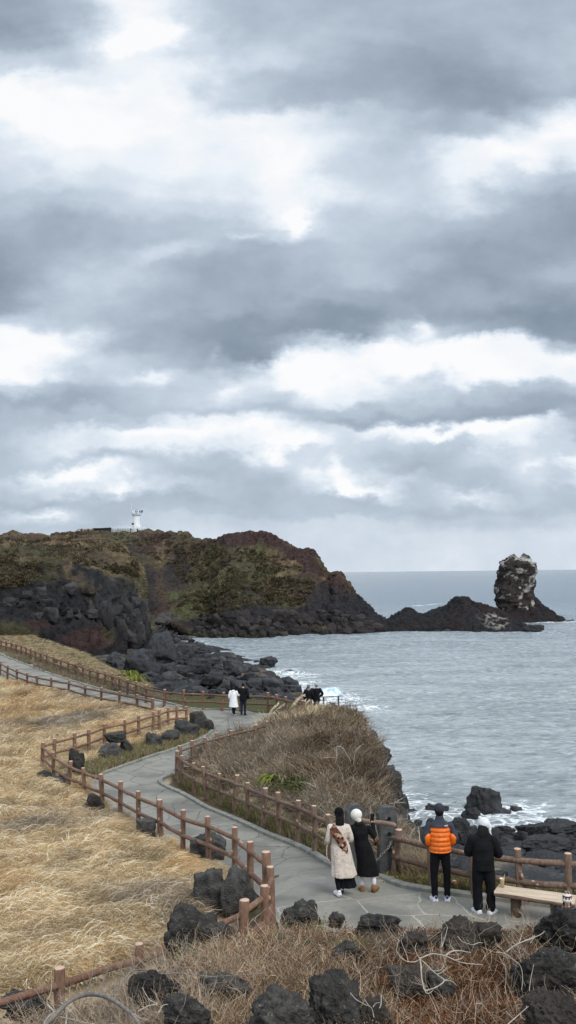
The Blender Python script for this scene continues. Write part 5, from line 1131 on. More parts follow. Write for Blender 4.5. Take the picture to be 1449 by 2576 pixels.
# golden grass: wind-combed, leaning to the right
gv = [blades(30, .46, .20, .010, (.36, -.14), .40, (GOLD, GOLD2, STRAW, GOLD), droop=.5, segs=5, hv=.45) for _ in range(5)]
FIELD = [(-80, 1722), (0, 1712), (60, 1722), (120, 1738), (200, 1762), (300, 1786), (390, 1797), (470, 1802), (480, 1808), (440, 1850), (300, 1885), (212, 1925), (108, 1945), (215, 1985), (350, 2078), (480, 2130), (570, 2172), (600, 2215), (560, 2240), (500, 2320), (420, 2400), (300, 2440), (0, 2525), (-90, 2540)]
p = samp(FIELD, 17500, 10.6, 70, .1); p = clear(p)
nz_ = fbm(n3(p[:, 0] * .35, p[:, 1] * .22), 4, 55) ; FA = np.array([q[:2] for q in FENCE_A]); fd = np.min([np.hypot(p[:, 0] - a, p[:, 1] - b) for a, b in catmull(FA, 4)], axis=0); sc_ = (.6 + .4 * sstep(.2, 1.2, fd)) * np.clip(p[:, 1] / 24, .85, 1.3) * rng.uniform(.8, 1.2, len(p)) * (1 + .25 * fbm(n3(p[:, 0] * .8, p[:, 1] * .8), 2, 57))
dull = sstep(.15, .9, nz_ * .8 + .5 * np.exp(-((p[:, 1] - 48) / 7) ** 2) * (p[:, 0] < -7) + .45 * np.exp(-((p[:, 1] - 13.6) / 1.3) ** 2) * (p[:, 0] > -3.2))
tint = 1 * (1 - dull[:, None]) + dull[:, None] * (DULL / GOLD)[None] * 1.1; tint = tint * rng.uniform(.85, 1.15, (len(p), 1)) * np.where(fbm(n3(p[:, 0] * .45 + 40, p[:, 1] * .3), 3, 66)[:, None] > .28, np.array([[.92, .85, .77]]), 1.0) * (1 + .36 * np.clip(fbm(n3(p[:, 0] * 1.5, p[:, 1] * 1.1), 3, 58), -1, .7))[:, None]
o = scatter('golden_grass', p, gv, sc_, tint, M_GRASS, None); tag(o, 'wind-combed golden grass filling the slope inside the fence', 'grass', kind='stuff')
# dry grass beyond the far path
pv = samp([(-60, 1580), (0, 1592), (70, 1590), (140, 1596), (215, 1600), (275, 1640), (335, 1692), (390, 1732), (360, 1740), (300, 1725), (200, 1690), (100, 1655), (0, 1622), (-60, 1610)], 6000, 13, 118, .3)
o = scatter('verge_grass', pv, gv, np.clip(pv[:, 1] / 70, .9, 1.5), np.where(rng.uniform(size=(len(pv), 1)) < .3, OLV / GOLD * .9, 1.0) * rng.uniform(.6, 1.0, (len(pv), 1)), M_GRASS, None); tag(o, 'dull golden grass on the bank above the boulder cove', 'grass', kind='stuff')
pv = samp([(-60, 1612), (0, 1625), (130, 1672), (250, 1712), (400, 1748), (470, 1772), (400, 1762), (250, 1732), (130, 1697), (0, 1642), (-60, 1620)], 1400, 13, 118, .15)
o = scatter('verge_grass', pv, [blades(26, .26, .2, .012, (.1, 0), .5, (OLV, DULL, GREYT, BRN)) for _ in range(3)], np.clip(pv[:, 1] / 60, .9, 1.5), rng.uniform(.8, 1.2, (len(pv), 1)), M_GRASS); tag(o, 'low mixed grass between the far path and its seaward fence', 'grass', kind='stuff')
# strip round the rocks at the path bend, and the foot of the right fence
pv = samp([(110, 1950), (212, 1922), (300, 1888), (440, 1846), (480, 1840), (530, 1845), (450, 1880), (380, 1902), (262, 1942), (220, 1965), (130, 1962)], 700, 13.3, 60, .08)
o = scatter('weeds', pv, [blades(18, .22, .2, .010, (.1, 0), .6, (OLV, GRN, GOLD2, DULL)) for _ in range(3)], 1.3, rng.uniform(.7, 1.2, (len(pv), 1)), M_GRASS); tag(o, 'straggling weeds around the rocks at the path bend', 'grass', kind='stuff')
BF = [(430, 1955), (470, 1965), (540, 1992), (640, 2035), (760, 2088), (850, 2130), (960, 2190), (960, 2206), (900, 2190), (850, 2165), (760, 2130), (660, 2080), (560, 2032), (470, 1992)]
pv = samp(BF, 1500, 13.3, 60, .35)
o = scatter('weeds', pv, [blades(16, .20, .16, .008, (.05, 0), .7, (OLV, GRN, DULL, BRN, OLV)) for _ in range(3)], rng.uniform(.7, 1.5, len(pv)), rng.uniform(.6, 1.1, (len(pv), 1)), M_GRASS); tag(o, 'thin green and brown weeds at the foot of the right-hand path fence', 'grass', kind='stuff')

# scrub on the mound: bare grey twigs on the landward side, brown and olive on the seaward side
MOUND = [(452, 1905), (500, 1880), (560, 1862), (640, 1838), (700, 1822), (780, 1800), (870, 1790), (920, 1815), (925, 1855), (938, 1900), (942, 1990), (950, 2050), (1005, 2110), (1075, 2150), (1075, 2185), (1000, 2170), (930, 2140), (860, 2085), (800, 2062), (720, 2032), (640, 2000), (560, 1968), (480, 1930)]
pm = clear(samp(MOUND, 5600, 19, 58, .5), -.1, .5); qx, qy = project(pm)
tw = [join([twigs(26, .55, .35, .009, (GREYT, PALE * .85, DULL, GREYT * .8), 2)]) for _ in range(4)]
twb = [join([twigs(20, .5, .35, .010, (DULL, GREYT, BRN), 2), leafs(60, .34, .36, .032, (BRN, OLV, OLV * .8, DULL * .8, DBRN))]) for _ in range(4)]
twg = [join([twigs(8, .4, .3, .008, (BRN, OLV), 1), leafs(120, .34, .34, .035, (GRN * .7, OLV, GRN * .9))]) for _ in range(2)]
nn_ = fbm(n3(pm[:, 0] * .5, pm[:, 1] * .35), 3, 71); side = sstep(620, 780, qx + nn_ * 140) * .95 ; side = np.where(qy > 2030 + (qx - 900) * .3, .15, side); u_ = rng.uniform(size=len(pm))
isg = (np.hypot((qx - 745) / 70, (qy - 1995) / 26) < 1) | ((nn_ > .55) & (u_ < .4)); isb = (~isg) & (u_ < side); isa = ~isg & ~isb
for m_, vv, lab, nm, sc in ((isa, tw, 'bare grey twiggy scrub on the landward side of the mound', 'scrub', 1.0), (isb, twb, 'brown and olive scrub crowning the seaward side of the mound', 'scrub', 1.0), (isg, twg, 'low green shrubs beside the yellow-green plant on the mound', 'scrub', .85)):
    q = pm[m_]; o = scatter(nm, q - np.array([0, 0, .05]), vv, sc * rng.uniform(.55, 1.5, len(q)) * np.clip(q[:, 1] / 32, .8, 1.2) * (1 + .3 * fbm(n3(q[:, 0] * .5, q[:, 1] * .4), 2, 93)), rng.uniform(.6, 1.05, (len(q), 1)) * np.array([[1.0, .93, .84]]) * (1 + .45 * fbm(n3(q[:, 0] * .9, q[:, 1] * .6), 3, 92))[:, None], M_TWIG); tag(o, lab, 'scrub', kind='stuff')
# tall reedy grass on the crest
pr_ = samp([(648, 1842), (690, 1815), (760, 1802), (800, 1812), (780, 1835), (700, 1850)], 170, 30, 58, .3)
o = scatter('tall_grass', pr_, [join([blades(30, .85, .2, .011, (.2, 0), .5, (GOLD, STRAW, GOLD2), droop=.35, segs=6)]) for _ in range(3)], rng.uniform(.8, 1.25, len(pr_)), rng.uniform(.8, 1.1, (len(pr_), 1)), M_GRASS, None); tag(o, 'tall golden grass on the crest of the mound', 'grass', kind='stuff')
def plume(x, y, h, lab, n=3):
    g = GF(x, y); b = blades(26, .55, .12, .012, (.15, 0), .9, (GOLD2, STRAW, GOLD), droop=.4); L = [b]
    for k in range(n):
        t = np.linspace(0, 1, 8)[:, None]; d = np.array([rng.normal(.12, .2), rng.normal(0, .1), h]); q = d * t + np.array([.35 * h * t[:, 0] ** 2.5, 0 * t[:, 0], -.12 * h * t[:, 0] ** 3]).T
        L.append(ribbons(q[None], np.full((1, 8), .009), GOLD2[None])); top = q[4:]
        for r in range(60): s = rng.uniform(0, 1) * 3; i = int(s); a = top[i] + (top[min(i + 1, 3)] - top[i]) * (s - i); e = a + np.array([rng.normal(.05, .03), rng.normal(0, .03), rng.normal(-.02, .03)]) * 1.3; L.append(ribbons(np.stack([a, (a + e) / 2, e])[None], np.array([[.008, .008, .003]]), STRAW[None]))
    V, Q, C = join(L); o = link('plumed_grass', mesh_np('plumed_grass', V, Q, False, C), M_GRASS, None, tuple(g)); tag(o, lab, 'grass'); return o
plume(665, 1838, 1.5, 'thin upright plumed grass at the left of the golden crest'); plume(718, 1826, 1.7, 'tallest nodding plume of grass, with a thick pale head'); plume(752, 1822, 1.3, 'plumed grass bent right below the couple in grey hats')
# slope to the right of the gate, and the verge under the log railing
pv = samp([(1005, 2070), (1040, 2100), (1085, 2150), (1100, 2200), (1060, 2215), (980, 2190), (975, 2120)], 520, 18.3, 40, .2)
o = scatter('dry_grass', pv, [join([blades(26, .34, .22, .009, (.1, -.1), .7, (GOLD2, DULL, GREYT)), twigs(5, .35, .2, .006, (PALE, GREYT), 1)]) for _ in range(3)], 1.1, rng.uniform(.6, 1.0, (len(pv), 1)), M_GRASS); tag(o, 'dry grass and twigs on the bank right of the gate pillars', 'grass', kind='stuff')
pv = samp([(990, 2205), (1100, 2215), (1300, 2245), (1500, 2268), (1500, 2292), (1300, 2272), (1180, 2258), (1030, 2236), (985, 2218)], 900, 16, 24, .28)
o = scatter('verge_plants', pv, [join([blades(20, .16, .16, .007, (.05, 0), .9, (OLV, GRN, GOLD2, BRN)), leafs(26, .15, .1, .02, (OLV, YG * .6, BRN))]) for _ in range(4)], 1.0, np.where(pv[:, :1] > 3, .6, 1.0) * rng.uniform(.7, 1.2, (len(pv), 1)), M_GRASS); tag(o, 'low green and brown plants under the log railing', 'ground cover', kind='stuff')
g = GF(968, 2216); o = scatter('straw_tuft', [g + np.array([rng.normal(.18, .14), rng.normal(0, .08), 0]) for _ in range(14)], [blades(40, .12, .12, .006, (.1, -.1), 1.3, (STRAW, GOLD), droop=.6)], 1.0, np.ones((14, 1)), M_GRASS); tag(o, 'matted heap of pale straw at the foot of the gate pillar', 'grass')

# yellow-green strap-leaved plants
def strap(x, y, r, n, lab, cols=(YG, YG * 1.15, YG * .7), h=.5):
    g = GF(x, y); a = rng.uniform(0, 6.283, n); t = np.linspace(0, 1, 7)[None, :, None]; L = r * rng.uniform(.6, 1.15, n)[:, None, None]
    q = np.stack([np.cos(a), np.sin(a), 0 * a], -1)[:, None] * L * t + np.array([0, 0, 1.]) * (h * rng.uniform(.6, 1.3, n)[:, None, None] * (t * 2.2 - 2.0 * t ** 2))
    w = .035 * np.array([.7, 1, 1.1, 1, .8, .5, .05])[None] * rng.uniform(.8, 1.2, (n, 1))
    T = np.gradient(q, axis=1); S = np.cross(T, np.array([0, 0, 1.])); S /= np.linalg.norm(S, axis=-1, keepdims=True) + 1e-9
    V = np.stack([q - S * w[..., None], q - np.array([0, 0, .012]), q + S * w[..., None]], 2).reshape(-1, 3); i = np.arange(n)[:, None] * 21 + np.arange(6)[None] * 3
    Q = np.vstack([np.stack([i, i + 1, i + 4, i + 3], -1).reshape(-1, 4), np.stack([i + 1, i + 2, i + 5, i + 4], -1).reshape(-1, 4)])
    C = np.repeat(np.array(cols)[rng.integers(len(cols), size=n)], 21, 0); o = link('strap_leaved_plant', mesh_np('strap_leaved_plant', V, Q, True, C), M_TWIG, None, tuple(g)); tag(o, lab, 'plant'); return o
strap(700, 1985, .75, 46, 'large yellow-green strap-leaved plant in the scrub of the mound', h=.7); strap(668, 1968, .5, 18, 'thin grassy yellow-green plant left of the large strap-leaved one', (YG * .8, GOLD2), .7)
strap(118, 1992, .6, 26, 'flat yellow-green strap-leaved plant in the golden grass by two pale stones', h=.35)
for (x, y, lab) in [(305, 1700, 'yellow-green plant highest on the bank above the far fence'), (322, 1712, 'yellow-green plant in the middle of the row above the far fence'), (342, 1724, 'yellow-green plant lowest on the bank above the far fence')]: strap(x, y, 1.1, 46, lab, (YG * .8, YG, OLV), 1.1)

# ---- the bank in front: stalks, seed heads, rusty scrub
BANK = [(-60, 2560), (150, 2515), (300, 2470), (400, 2440), (520, 2420), (600, 2350), (700, 2335), (900, 2350), (1449, 2345), (1560, 2345), (1560, 2640), (-60, 2640)]
def sampb(poly, n):
    poly = np.array(poly, float); px = rng.uniform(poly[:, 0].min(), poly[:, 0].max(), n * 3); py = rng.uniform(poly[:, 1].min(), poly[:, 1].max(), n * 3); k = poly_sd(poly, px, py) > 0; p = rays_to_ground(px[k][:n], py[k][:n], 7.6, 0, 15); return p[p[:, 1] < 13.1]
pb = clear(sampb(BANK, 2900), -.15, -.15); bx_, by_ = project(pb)
v_stalk = [join([blades(26, .30, .16, .0042, (.05, -.05), .9, (DULL, STRAW * .9, BRN, L3(188, 152, 122), STRAW), hv=.5), heads(7, .16, .26, .013, (DULL, L3(160, 138, 112)), .002), twigs(5, .26, .15, .003, (PALE * .8, BRN), 1)]) for _ in range(5)]
v_rust = [join([twigs(10, .22, .16, .004, (RUST * .8, DBRN, BRN), 2), leafs(240, .19, .20, .014, (RUST, BRN, RUST * 1.25, L3(140, 104, 66), DBRN))]) for _ in range(5)]
v_grey = [join([twigs(12, .32, .2, .0042, (GREYT, PALE, GREYT * .8), 2), leafs(30, .16, .12, .014, (OLV, DULL, OLV * .7))]) for _ in range(4)]
nb_ = fbm(n3(pb[:, 0] * .9, pb[:, 1] * .9), 3, 81); ub = rng.uniform(size=len(pb)); left = sstep(560, 420, bx_); rust = sstep(840, 1040, bx_ + nb_ * 140) * .75 + .22
cg = ub < left * .8 + .05; cr = (~cg) & (rng.uniform(size=len(pb)) < rust); cs_ = ~cg & ~cr
for m_, vv, lab in ((cs_, v_stalk, 'tangle of dry flower stalks with round seed heads in the foreground'), (cr, v_rust, 'rusty brown scrub between the lava rocks at lower right'), (cg, v_grey, 'grey twiggy undergrowth at lower left')):
    q = pb[m_]; o = scatter('undergrowth', q - np.array([0, 0, .03]), vv, rng.uniform(.5, .95, len(q)), rng.uniform(.45, 1.1, (len(q), 1)) * np.array([[1.0, .88, .77]]) * (1 + .35 * fbm(n3(q[:, 0] * 2, q[:, 1] * 2), 2, 91))[:, None], M_TWIG); tag(o, lab, 'undergrowth', kind='stuff')
pg_ = np.vstack([sampb([(440, 2400), (560, 2400), (560, 2450), (440, 2450)], 14), sampb([(780, 2340), (840, 2330), (840, 2360), (780, 2360)], 8), sampb([(1040, 2480), (1120, 2500), (1100, 2540), (1040, 2530)], 8), sampb([(510, 2500), (600, 2500), (600, 2550), (510, 2550)], 8)])
tw_p = np.vstack([clear(sampb(BANK, 300), -.1, 0), clear(sampb([(-60, 2560), (150, 2515), (400, 2440), (600, 2420), (640, 2560), (500, 2640), (-60, 2640)], 260), -.15, -.1)]); o = scatter('dry_twigs', tw_p, [twigs(8, .5, .35, .0032, (L3(200, 182, 160), L3(176, 156, 134), GREYT), 3, .7) for _ in range(6)], rng.uniform(.6, 1.2, len(tw_p)), rng.uniform(.7, 1.2, (len(tw_p), 1)), M_TWIG); tag(o, 'fine pale dead twigs tangled over the foreground bank', 'twigs', kind='stuff')
tw_p = samp(MOUND, 230, 19, 58, .5); o = scatter('dry_twigs', tw_p, [twigs(7, .9, .5, .010, (PALE, PALE * .8, GREYT), 3, .8) for _ in range(5)], rng.uniform(.6, 1.2, len(tw_p)), rng.uniform(.6, 1.1, (len(tw_p), 1)), M_TWIG); tag(o, 'pale dead twigs standing out of the scrub on the mound', 'twigs', kind='stuff')
o = scatter('green_sprigs', pg_, [leafs(60, .12, .2, .018, (YG * .8, OLV, YG * .6)) for _ in range(2)], 1.0, np.ones((len(pg_), 1)), M_TWIG); tag(o, 'small yellow-green sprigs among the foreground rocks', 'ground cover', kind='stuff')

# ---- shrubs over the headlands
def clumps(S, poly, n, cols, lab, size=1.5, dens=None):
    poly = np.array(poly, float); px, py = project(S); F_ = S.reshape(-1, 3); px = px.ravel(); py = py.ravel(); k = np.nonzero((poly_sd(poly, px, py) > 0) & (F_[:, 2] > SEA + 2))[0]
    nn = fbm(F_[k] * .11, 3, 123); k = k[nn > -.35]; k = k[rng.integers(len(k), size=n)]; q = F_[k] + rng.normal(0, .2, (n, 3))
    vs = [join([leafs(46, .55, .5, .17, cols, shell=.3)]) for _ in range(4)]
    o = scatter('hillside_shrubs', q - np.array([0, 0, .25]), vs, size * rng.uniform(.5, 1.3, n), rng.uniform(.72, 1.12, (n, 1)) * (1 + .3 * fbm(q * .1, 3, 5)[:, None]), M_TWIG); tag(o, lab, 'shrubs', kind='stuff')
HB = [L3(72, 68, 50), L3(86, 74, 57), L3(58, 56, 42), L3(106, 91, 68)]
clumps(S1, [(-40, 1352), (240, 1362), (300, 1372), (335, 1402), (350, 1450), (300, 1440), (230, 1425), (120, 1435), (60, 1470), (-40, 1480)], 3600, HB, 'olive and tan brush covering the top of the near dark cliff', 1.0)
clumps(S2, [(-20, 1345), (200, 1338), (350, 1345), (420, 1350), (470, 1362), (540, 1372), (640, 1385), (740, 1410), (790, 1470), (760, 1520), (650, 1520), (540, 1540), (440, 1545), (470, 1480), (420, 1420), (380, 1400), (300, 1370), (0, 1360)], 4200, HB, 'brown and olive brush on the far headland slopes', 1.25)
# ---- bleached dead branches, each laid out where it lies
M_DEAD = simple('bleached_wood', lin(184, 174, 160), lin(146, 136, 122), 14, .8, .5, .006); M_DEADG = simple('grey_dead_trunk', lin(138, 130, 122), lin(104, 98, 92), 12, .85, .8, .01)
def branch(px, Y, rad, mat, label, name='dead_branch', twl=()):
    if Y[0] < 14: rad = (rad[0] * .65, rad[1] * .65)
    def pth(L):
        if Y[0] > 14: Ys = np.interp(np.linspace(0, 1, len(L)), np.linspace(0, 1, len(Y)), Y)
        else:
            gY = np.array([G(x, min(y, 2600), .36, 7)[1] for x, y in L]); gY = np.minimum(gY, 12.7); Ys = .55 * gY + .45 * gY.min()
        return catmull([P(x, y, yy) for (x, y), yy in zip(L, Ys)], 5)
    q = pth(px); b = MB(); b.tube(q, np.linspace(rad[0], rad[1], len(q)), 8, True, rough=.12); 
    for L, r in twl: q = pth(L); b.tube(q, np.linspace(r, r * .4, len(q)), 6, True)
    o = b.obj(name, mat); tag(o, label, 'branch'); return o
cz = lambda L: [(x / 2.8345, 2332.3 + y / 2.8345) for x, y in L]       # detail view of the lower left
cf = lambda L: [(894.6 + x / 4.535, 2268.4 + y / 4.535) for x, y in L] # detail view of the lower middle
branch(cz([(250, 760), (330, 690), (400, 620), (480, 540), (560, 495), (650, 478), (740, 492), (820, 530), (890, 580), (950, 630), (985, 680), (1010, 740)]), [9.1, 9.3, 9.2], (.036, .022), M_DEADG, 'thick grey dead trunk arching over the lower left corner', 'dead_branch',
       twl=[(cz([(560, 495), (550, 450), (545, 420)]), .006), (cz([(610, 485), (635, 420), (660, 330), (678, 212)]), .008), (cz([(745, 490), (722, 450), (745, 360), (775, 298), (800, 305)]), .009), (cz([(655, 478), (648, 430), (655, 390)]), .005), (cz([(640, 480), (600, 455), (620, 425)]), .006)])
branch(cz([(310, 690), (345, 640), (400, 600), (470, 560)]), [9.1, 9.1], (.011, .006), M_DEAD, 'white dead branch forking beside the left end of the arched trunk', twl=[(cz([(390, 610), (335, 535), (362, 470), (370, 362)]), .009), (cz([(505, 605), (460, 560), (425, 532)]), .009), (cz([(470, 690), (480, 600), (500, 602)]), .008)])
branch(cz([(430, 640), (520, 660), (600, 680), (680, 692), (760, 705)]), [9.1, 9.0], (.009, .005), M_DEAD, 'straight white stick lying under the arched trunk')
branch(cz([(800, 500), (840, 440), (890, 370), (940, 315), (1000, 304), (1080, 318), (1180, 335), (1290, 328), (1400, 340), (1500, 352), (1650, 345), (1900, 330)]), [9.6, 10.2, 10.6], (.013, .006), M_DEADG, 'long thin grey branch running from the arched trunk toward the middle', twl=[(cz([(950, 315), (930, 270), (900, 230)]), .005), (cz([(870, 400), (800, 440), (750, 470)]), .005), (cz([(960, 290), (1010, 240), (1060, 200), (1090, 150)]), .005), (cz([(1180, 335), (1240, 300), (1280, 260), (1300, 200)]), .005), (cz([(1280, 330), (1290, 400), (1250, 440)]), .004)])
branch(cz([(955, 190), (965, 140), (960, 80)]), [10.6, 10.6], (.006, .003), M_DEAD, 'short upright twig before the second fence post from the left', twl=[(cz([(1010, 100), (1100, 95), (1180, 110)]), .005), (cz([(1100, 140), (1130, 100), (1110, 55)]), .005)])
branch(cz([(985, 600), (1060, 560), (1120, 550), (1070, 520), (1040, 480), (1015, 430)]), [9.6, 9.8], (.008, .004), M_DEAD, 'twisted pale twig in front of the grey lava rock', twl=[(cz([(1130, 610), (1160, 560), (1200, 550)]), .005), (cz([(960, 620), (1000, 650), (1060, 660)]), .007)])
branch(cf([(730, 640), (745, 720), (750, 820), (765, 930), (790, 1010), (850, 1000), (930, 970), (1010, 900), (940, 840), (870, 780), (790, 700), (740, 655)]), [10.5, 10.3, 10.5], (.012, .006), M_DEAD, 'pale branch bent into a closed loop over the dark rocks at lower centre', twl=[(cf([(790, 1010), (810, 1045), (850, 1040), (880, 1010)]), .005), (cf([(1010, 900), (1100, 910), (1155, 960)]), .005), (cf([(930, 830), (990, 800), (1060, 730)]), .005), (cf([(890, 790), (960, 785), (1000, 740), (985, 690)]), .005), (cf([(1010, 895), (1060, 880), (1090, 845)]), .004)])
branch(cf([(730, 650), (800, 620), (870, 596), (950, 602), (1050, 630), (1150, 675), (1250, 702), (1350, 712), (1449, 718)]), [10.8, 11.2], (.012, .006), M_DEAD, 'long pale branch curving right from the top of the looped one', twl=[(cf([(1030, 615), (1090, 570), (1180, 560), (1310, 580)]), .011), (cf([(1140, 665), (1200, 650), (1230, 618)]), .006), (cf([(735, 655), (680, 685), (600, 685), (540, 655), (480, 590), (470, 530), (500, 400)]), .006), (cf([(730, 650), (690, 580), (680, 520), (700, 465)]), .005), (cf([(600, 685), (580, 600), (530, 480), (515, 400)]), .004)])
branch(cf([(1165, 395), (1210, 450), (1270, 475), (1340, 490), (1400, 468), (1449, 470)]), [11.6, 11.8], (.006, .006), M_DEAD, 'curved white twig lying on the upright brown lava rock', twl=[(cf([(1275, 440), (1300, 470)]), .004)])
branch(cf([(980, 520), (1010, 440), (1040, 330), (1045, 285), (1020, 250)]), [12.0, 12.0], (.006, .003), M_DEAD, 'thin forked twig standing left of the upright brown lava rock', twl=[(cf([(985, 490), (980, 400), (985, 350)]), .004)])
cg_ = lambda L: [(1214 + x / 6.162, 2172.5 + y / 6.162) for x, y in L]
branch(cg_([(680, 2230), (720, 2000), (745, 1800), (792, 1568)]), [10.0, 10.2], (.006, .003), M_DEAD, 'straight pale stalk rising in front of the broad black lava rock')
branch(cg_([(370, 1370), (480, 1280), (600, 1220), (720, 1180), (820, 1135), (900, 1100), (960, 1050)]), [11.6, 11.6], (.009, .005), M_DEAD, 'pale branch reaching up to the big round lava rock', twl=[(cg_([(650, 1190), (740, 1160), (810, 1110)]), .005), (cg_([(560, 1240), (600, 1130), (640, 1010)]), .005), (cg_([(740, 1230), (790, 1160), (815, 1100)]), .004)])
branch(cg_([(220, 1365), (350, 1400), (480, 1490), (580, 1580), (615, 1700), (620, 1850), (600, 1960)]), [11.2, 10.6], (.006, .004), M_DEAD, 'thin bowed branch left of the broad black lava rock')
branch(cg_([(380, 2500), (520, 2380), (620, 2290), (710, 2215)]), [9.5, 9.8], (.007, .003), M_DEAD, 'pale stick lying low in the bottom right scrub', twl=[(cg_([(590, 2330), (600, 2380), (660, 2420)]), .005), (cg_([(360, 2290), (440, 2370), (500, 2420)]), .004)])
branch(cf([(290, 1065), (292, 1140), (285, 1190), (270, 1215)]), [9.7, 9.7], (.006, .006), M_DEAD, 'short white stick standing on the large dark rock at bottom centre')
branch(cf([(-60, 1040), (0, 1110), (100, 1170), (180, 1210), (210, 1320)]), [9.6, 9.5], (.005, .004), M_DEAD, 'bent grey twig across the large dark rock at bottom centre', twl=[(cf([(100, 1110), (140, 1170), (180, 1210)]), .004), (cf([(200, 1200), (230, 1160), (280, 1150)]), .004)])
cm = lambda L: [(724.6 + x / 2, 1661.3 + y / 2.0) for x, y in L]
branch(cm([(240, 620), (215, 650), (200, 700)]), [30, 30], (.03, .02), M_DEAD, 'pale twisted branch in the scrub above the gate pillars', twl=[(cm([(215, 650), (225, 560), (245, 490), (245, 435), (275, 440), (290, 465), (315, 510), (310, 540)]), .022), (cm([(180, 490), (215, 488), (245, 490)]), .018)])
# ------------------------------------------------------------------ people
M_SKIN = simple('skin', lin(214, 168, 146), lin(200, 150, 128), 6, .55)
def cloth(name, a, b=None, scale=9, bmp=.6, bd=.012, rough=.9): return simple(name, lin(*a), lin(*(b or tuple(int(v * .88) for v in a))), min(scale, 60) * .7, rough, min(1, bmp * 1.5), bd * 2, spec=.15)
M_BLACK = cloth('black_wool', (26, 26, 29), (18, 18, 20)); M_BLACK2 = cloth('black_cotton', (24, 25, 30), (15, 16, 19)); M_CREAM = cloth('cream_wool', (216, 204, 192), (196, 182, 170), 14, .7, .015); M_WKNIT = cloth('white_knit', (238, 236, 226), (216, 212, 200), 40, .8, .01)
M_FLUFF = cloth('white_fleece', (246, 246, 248), (228, 228, 232), 30, 1, .02); M_HAIR = cloth('dark_hair', (20, 17, 18), (34, 28, 27), 30, .6, .01, .5); M_SHOEW = cloth('white_leather', (236, 238, 244), (218, 222, 232), 20, .1, .003, .5); M_BOOT = cloth('tan_suede', (146, 108, 72), (120, 86, 56), 20, .4, .005)
M_SOCK = cloth('white_ribbed_sock', (240, 240, 246), (214, 214, 226), 30, .6, .005); M_NAVY = cloth('navy_cloth', (40, 46, 62), (30, 34, 48)); M_WPUF = cloth('white_quilted_nylon', (240, 240, 242), (224, 226, 230), 10, .4, .01, .6); M_GREYK = cloth('grey_knit', (140, 140, 142), (110, 110, 114), 40, .8, .01)
M_TEAL = cloth('dark_teal_mesh', (48, 62, 62), (38, 50, 50), 20); M_REDC = cloth('red_jacket', (206, 36, 54), (180, 28, 44)); M_BROWNC = cloth('brown_jacket', (84, 60, 48), (64, 46, 38)); M_GREYC = cloth('charcoal_nylon', (62, 66, 76), (50, 53, 62), 12, .5, .008, .7); M_CAPG = cloth('charcoal_cap', (58, 58, 70), (46, 46, 56)); M_TIGHT = cloth('sheer_dark_tights', (92, 78, 74), (80, 68, 64))
M_DARKEYE = simple('dark_eye', lin(20, 16, 14), None, 3, .2)
def m_orange():
    m, t, b = new_mat('orange_down_nylon', .42, .4); c = coords(t); z = t.add('ShaderNodeSeparateXYZ', i={0: c}).outputs[2]; n = t.noise(c, 16, 5, .6); n2 = t.noise(t.vm('MULTIPLY', c, (3, 3, 1)), 9, 3)
    t.l.new(t.mix(t.mr(n, .3, .7), lin(240, 122, 34), lin(218, 98, 22)), b.inputs['Base Color']); bump(t, b, t.math('ADD', n, n2), .7, .02); return m
M_ORANGE = m_orange()
def J(h, sit=0, stride=0.0, lead=1, la=None, ra=None, stance=.09, turn=0.0):
    """joints of a standing figure 1.75 m tall, scaled; x right, y forward"""
    s = h / 1.75; j = dict(hip=[np.array([sg * .085, 0, .90]) for sg in (-1, 1)], chest=np.array([0, 0, 1.25]), neck=np.array([0, 0, 1.46]), head=np.array([0, .015, 1.635]))
    j['knee'] = []; j['ankle'] = []; j['toe'] = []
    for i, sg in enumerate((-1, 1)):
        st = stride * (1 if i == lead else -1)
        j['knee'].append(np.array([sg * (stance + .005), st * .22 + .02, .49])); j['ankle'].append(np.array([sg * stance, st * .42, .085 + (.05 if st < 0 else 0)])); j['toe'].append(np.array([sg * (stance + .03), st * .42 + .17, .03]))
    D0 = [[(-.20, 0, 1.40), (-.27, -.02, 1.12), (-.25, .12, .90)], [(.20, 0, 1.40), (.27, -.02, 1.12), (.25, .12, .90)]]
    j['arm'] = [np.array(la or D0[0], float), np.array(ra or D0[1], float)]
    def sc(v): return v * s if isinstance(v, np.ndarray) else [sc(q) for q in v]
    return {k: sc(v) for k, v in j.items()}, s
def hand(b, wrist, elbow, s, curl=.5, palm=(0, 1, 0), side=1):
    f = wrist - elbow; f /= np.linalg.norm(f); n = np.array(palm, float); n -= f * (n @ f); n /= np.linalg.norm(n); w = np.cross(f, n) * side
    c = wrist + f * .045 * s; R3 = np.column_stack([w, n, f]); b.ell(c, (.040 * s, .016 * s, .05 * s), 10, 7, rot=R3)
    for k, (o, L) in enumerate(((-.030, .062), (-.010, .074), (.010, .070), (.029, .055))):
        p = wrist + f * .085 * s + w * o * s; pts = [p - f * .02 * s]; d = f.copy()
        for q in range(3): d = d + n * curl * (.55 + .12 * k); d /= np.linalg.norm(d); pts.append(pts[-1] + d * L * s * (.42, .33, .25)[q] * 1.3)
        b.tube(pts, np.array([.0095, .0092, .0085, .007]) * s, 6)
    p = wrist + f * .03 * s - w * .034 * s; b.tube([p, p + (f * .6 - w * .6 + n * .3) * .035 * s, p + (f * .95 - w * .35 + n * .6) * .062 * s], np.array([.012, .0105, .008]) * s, 6)
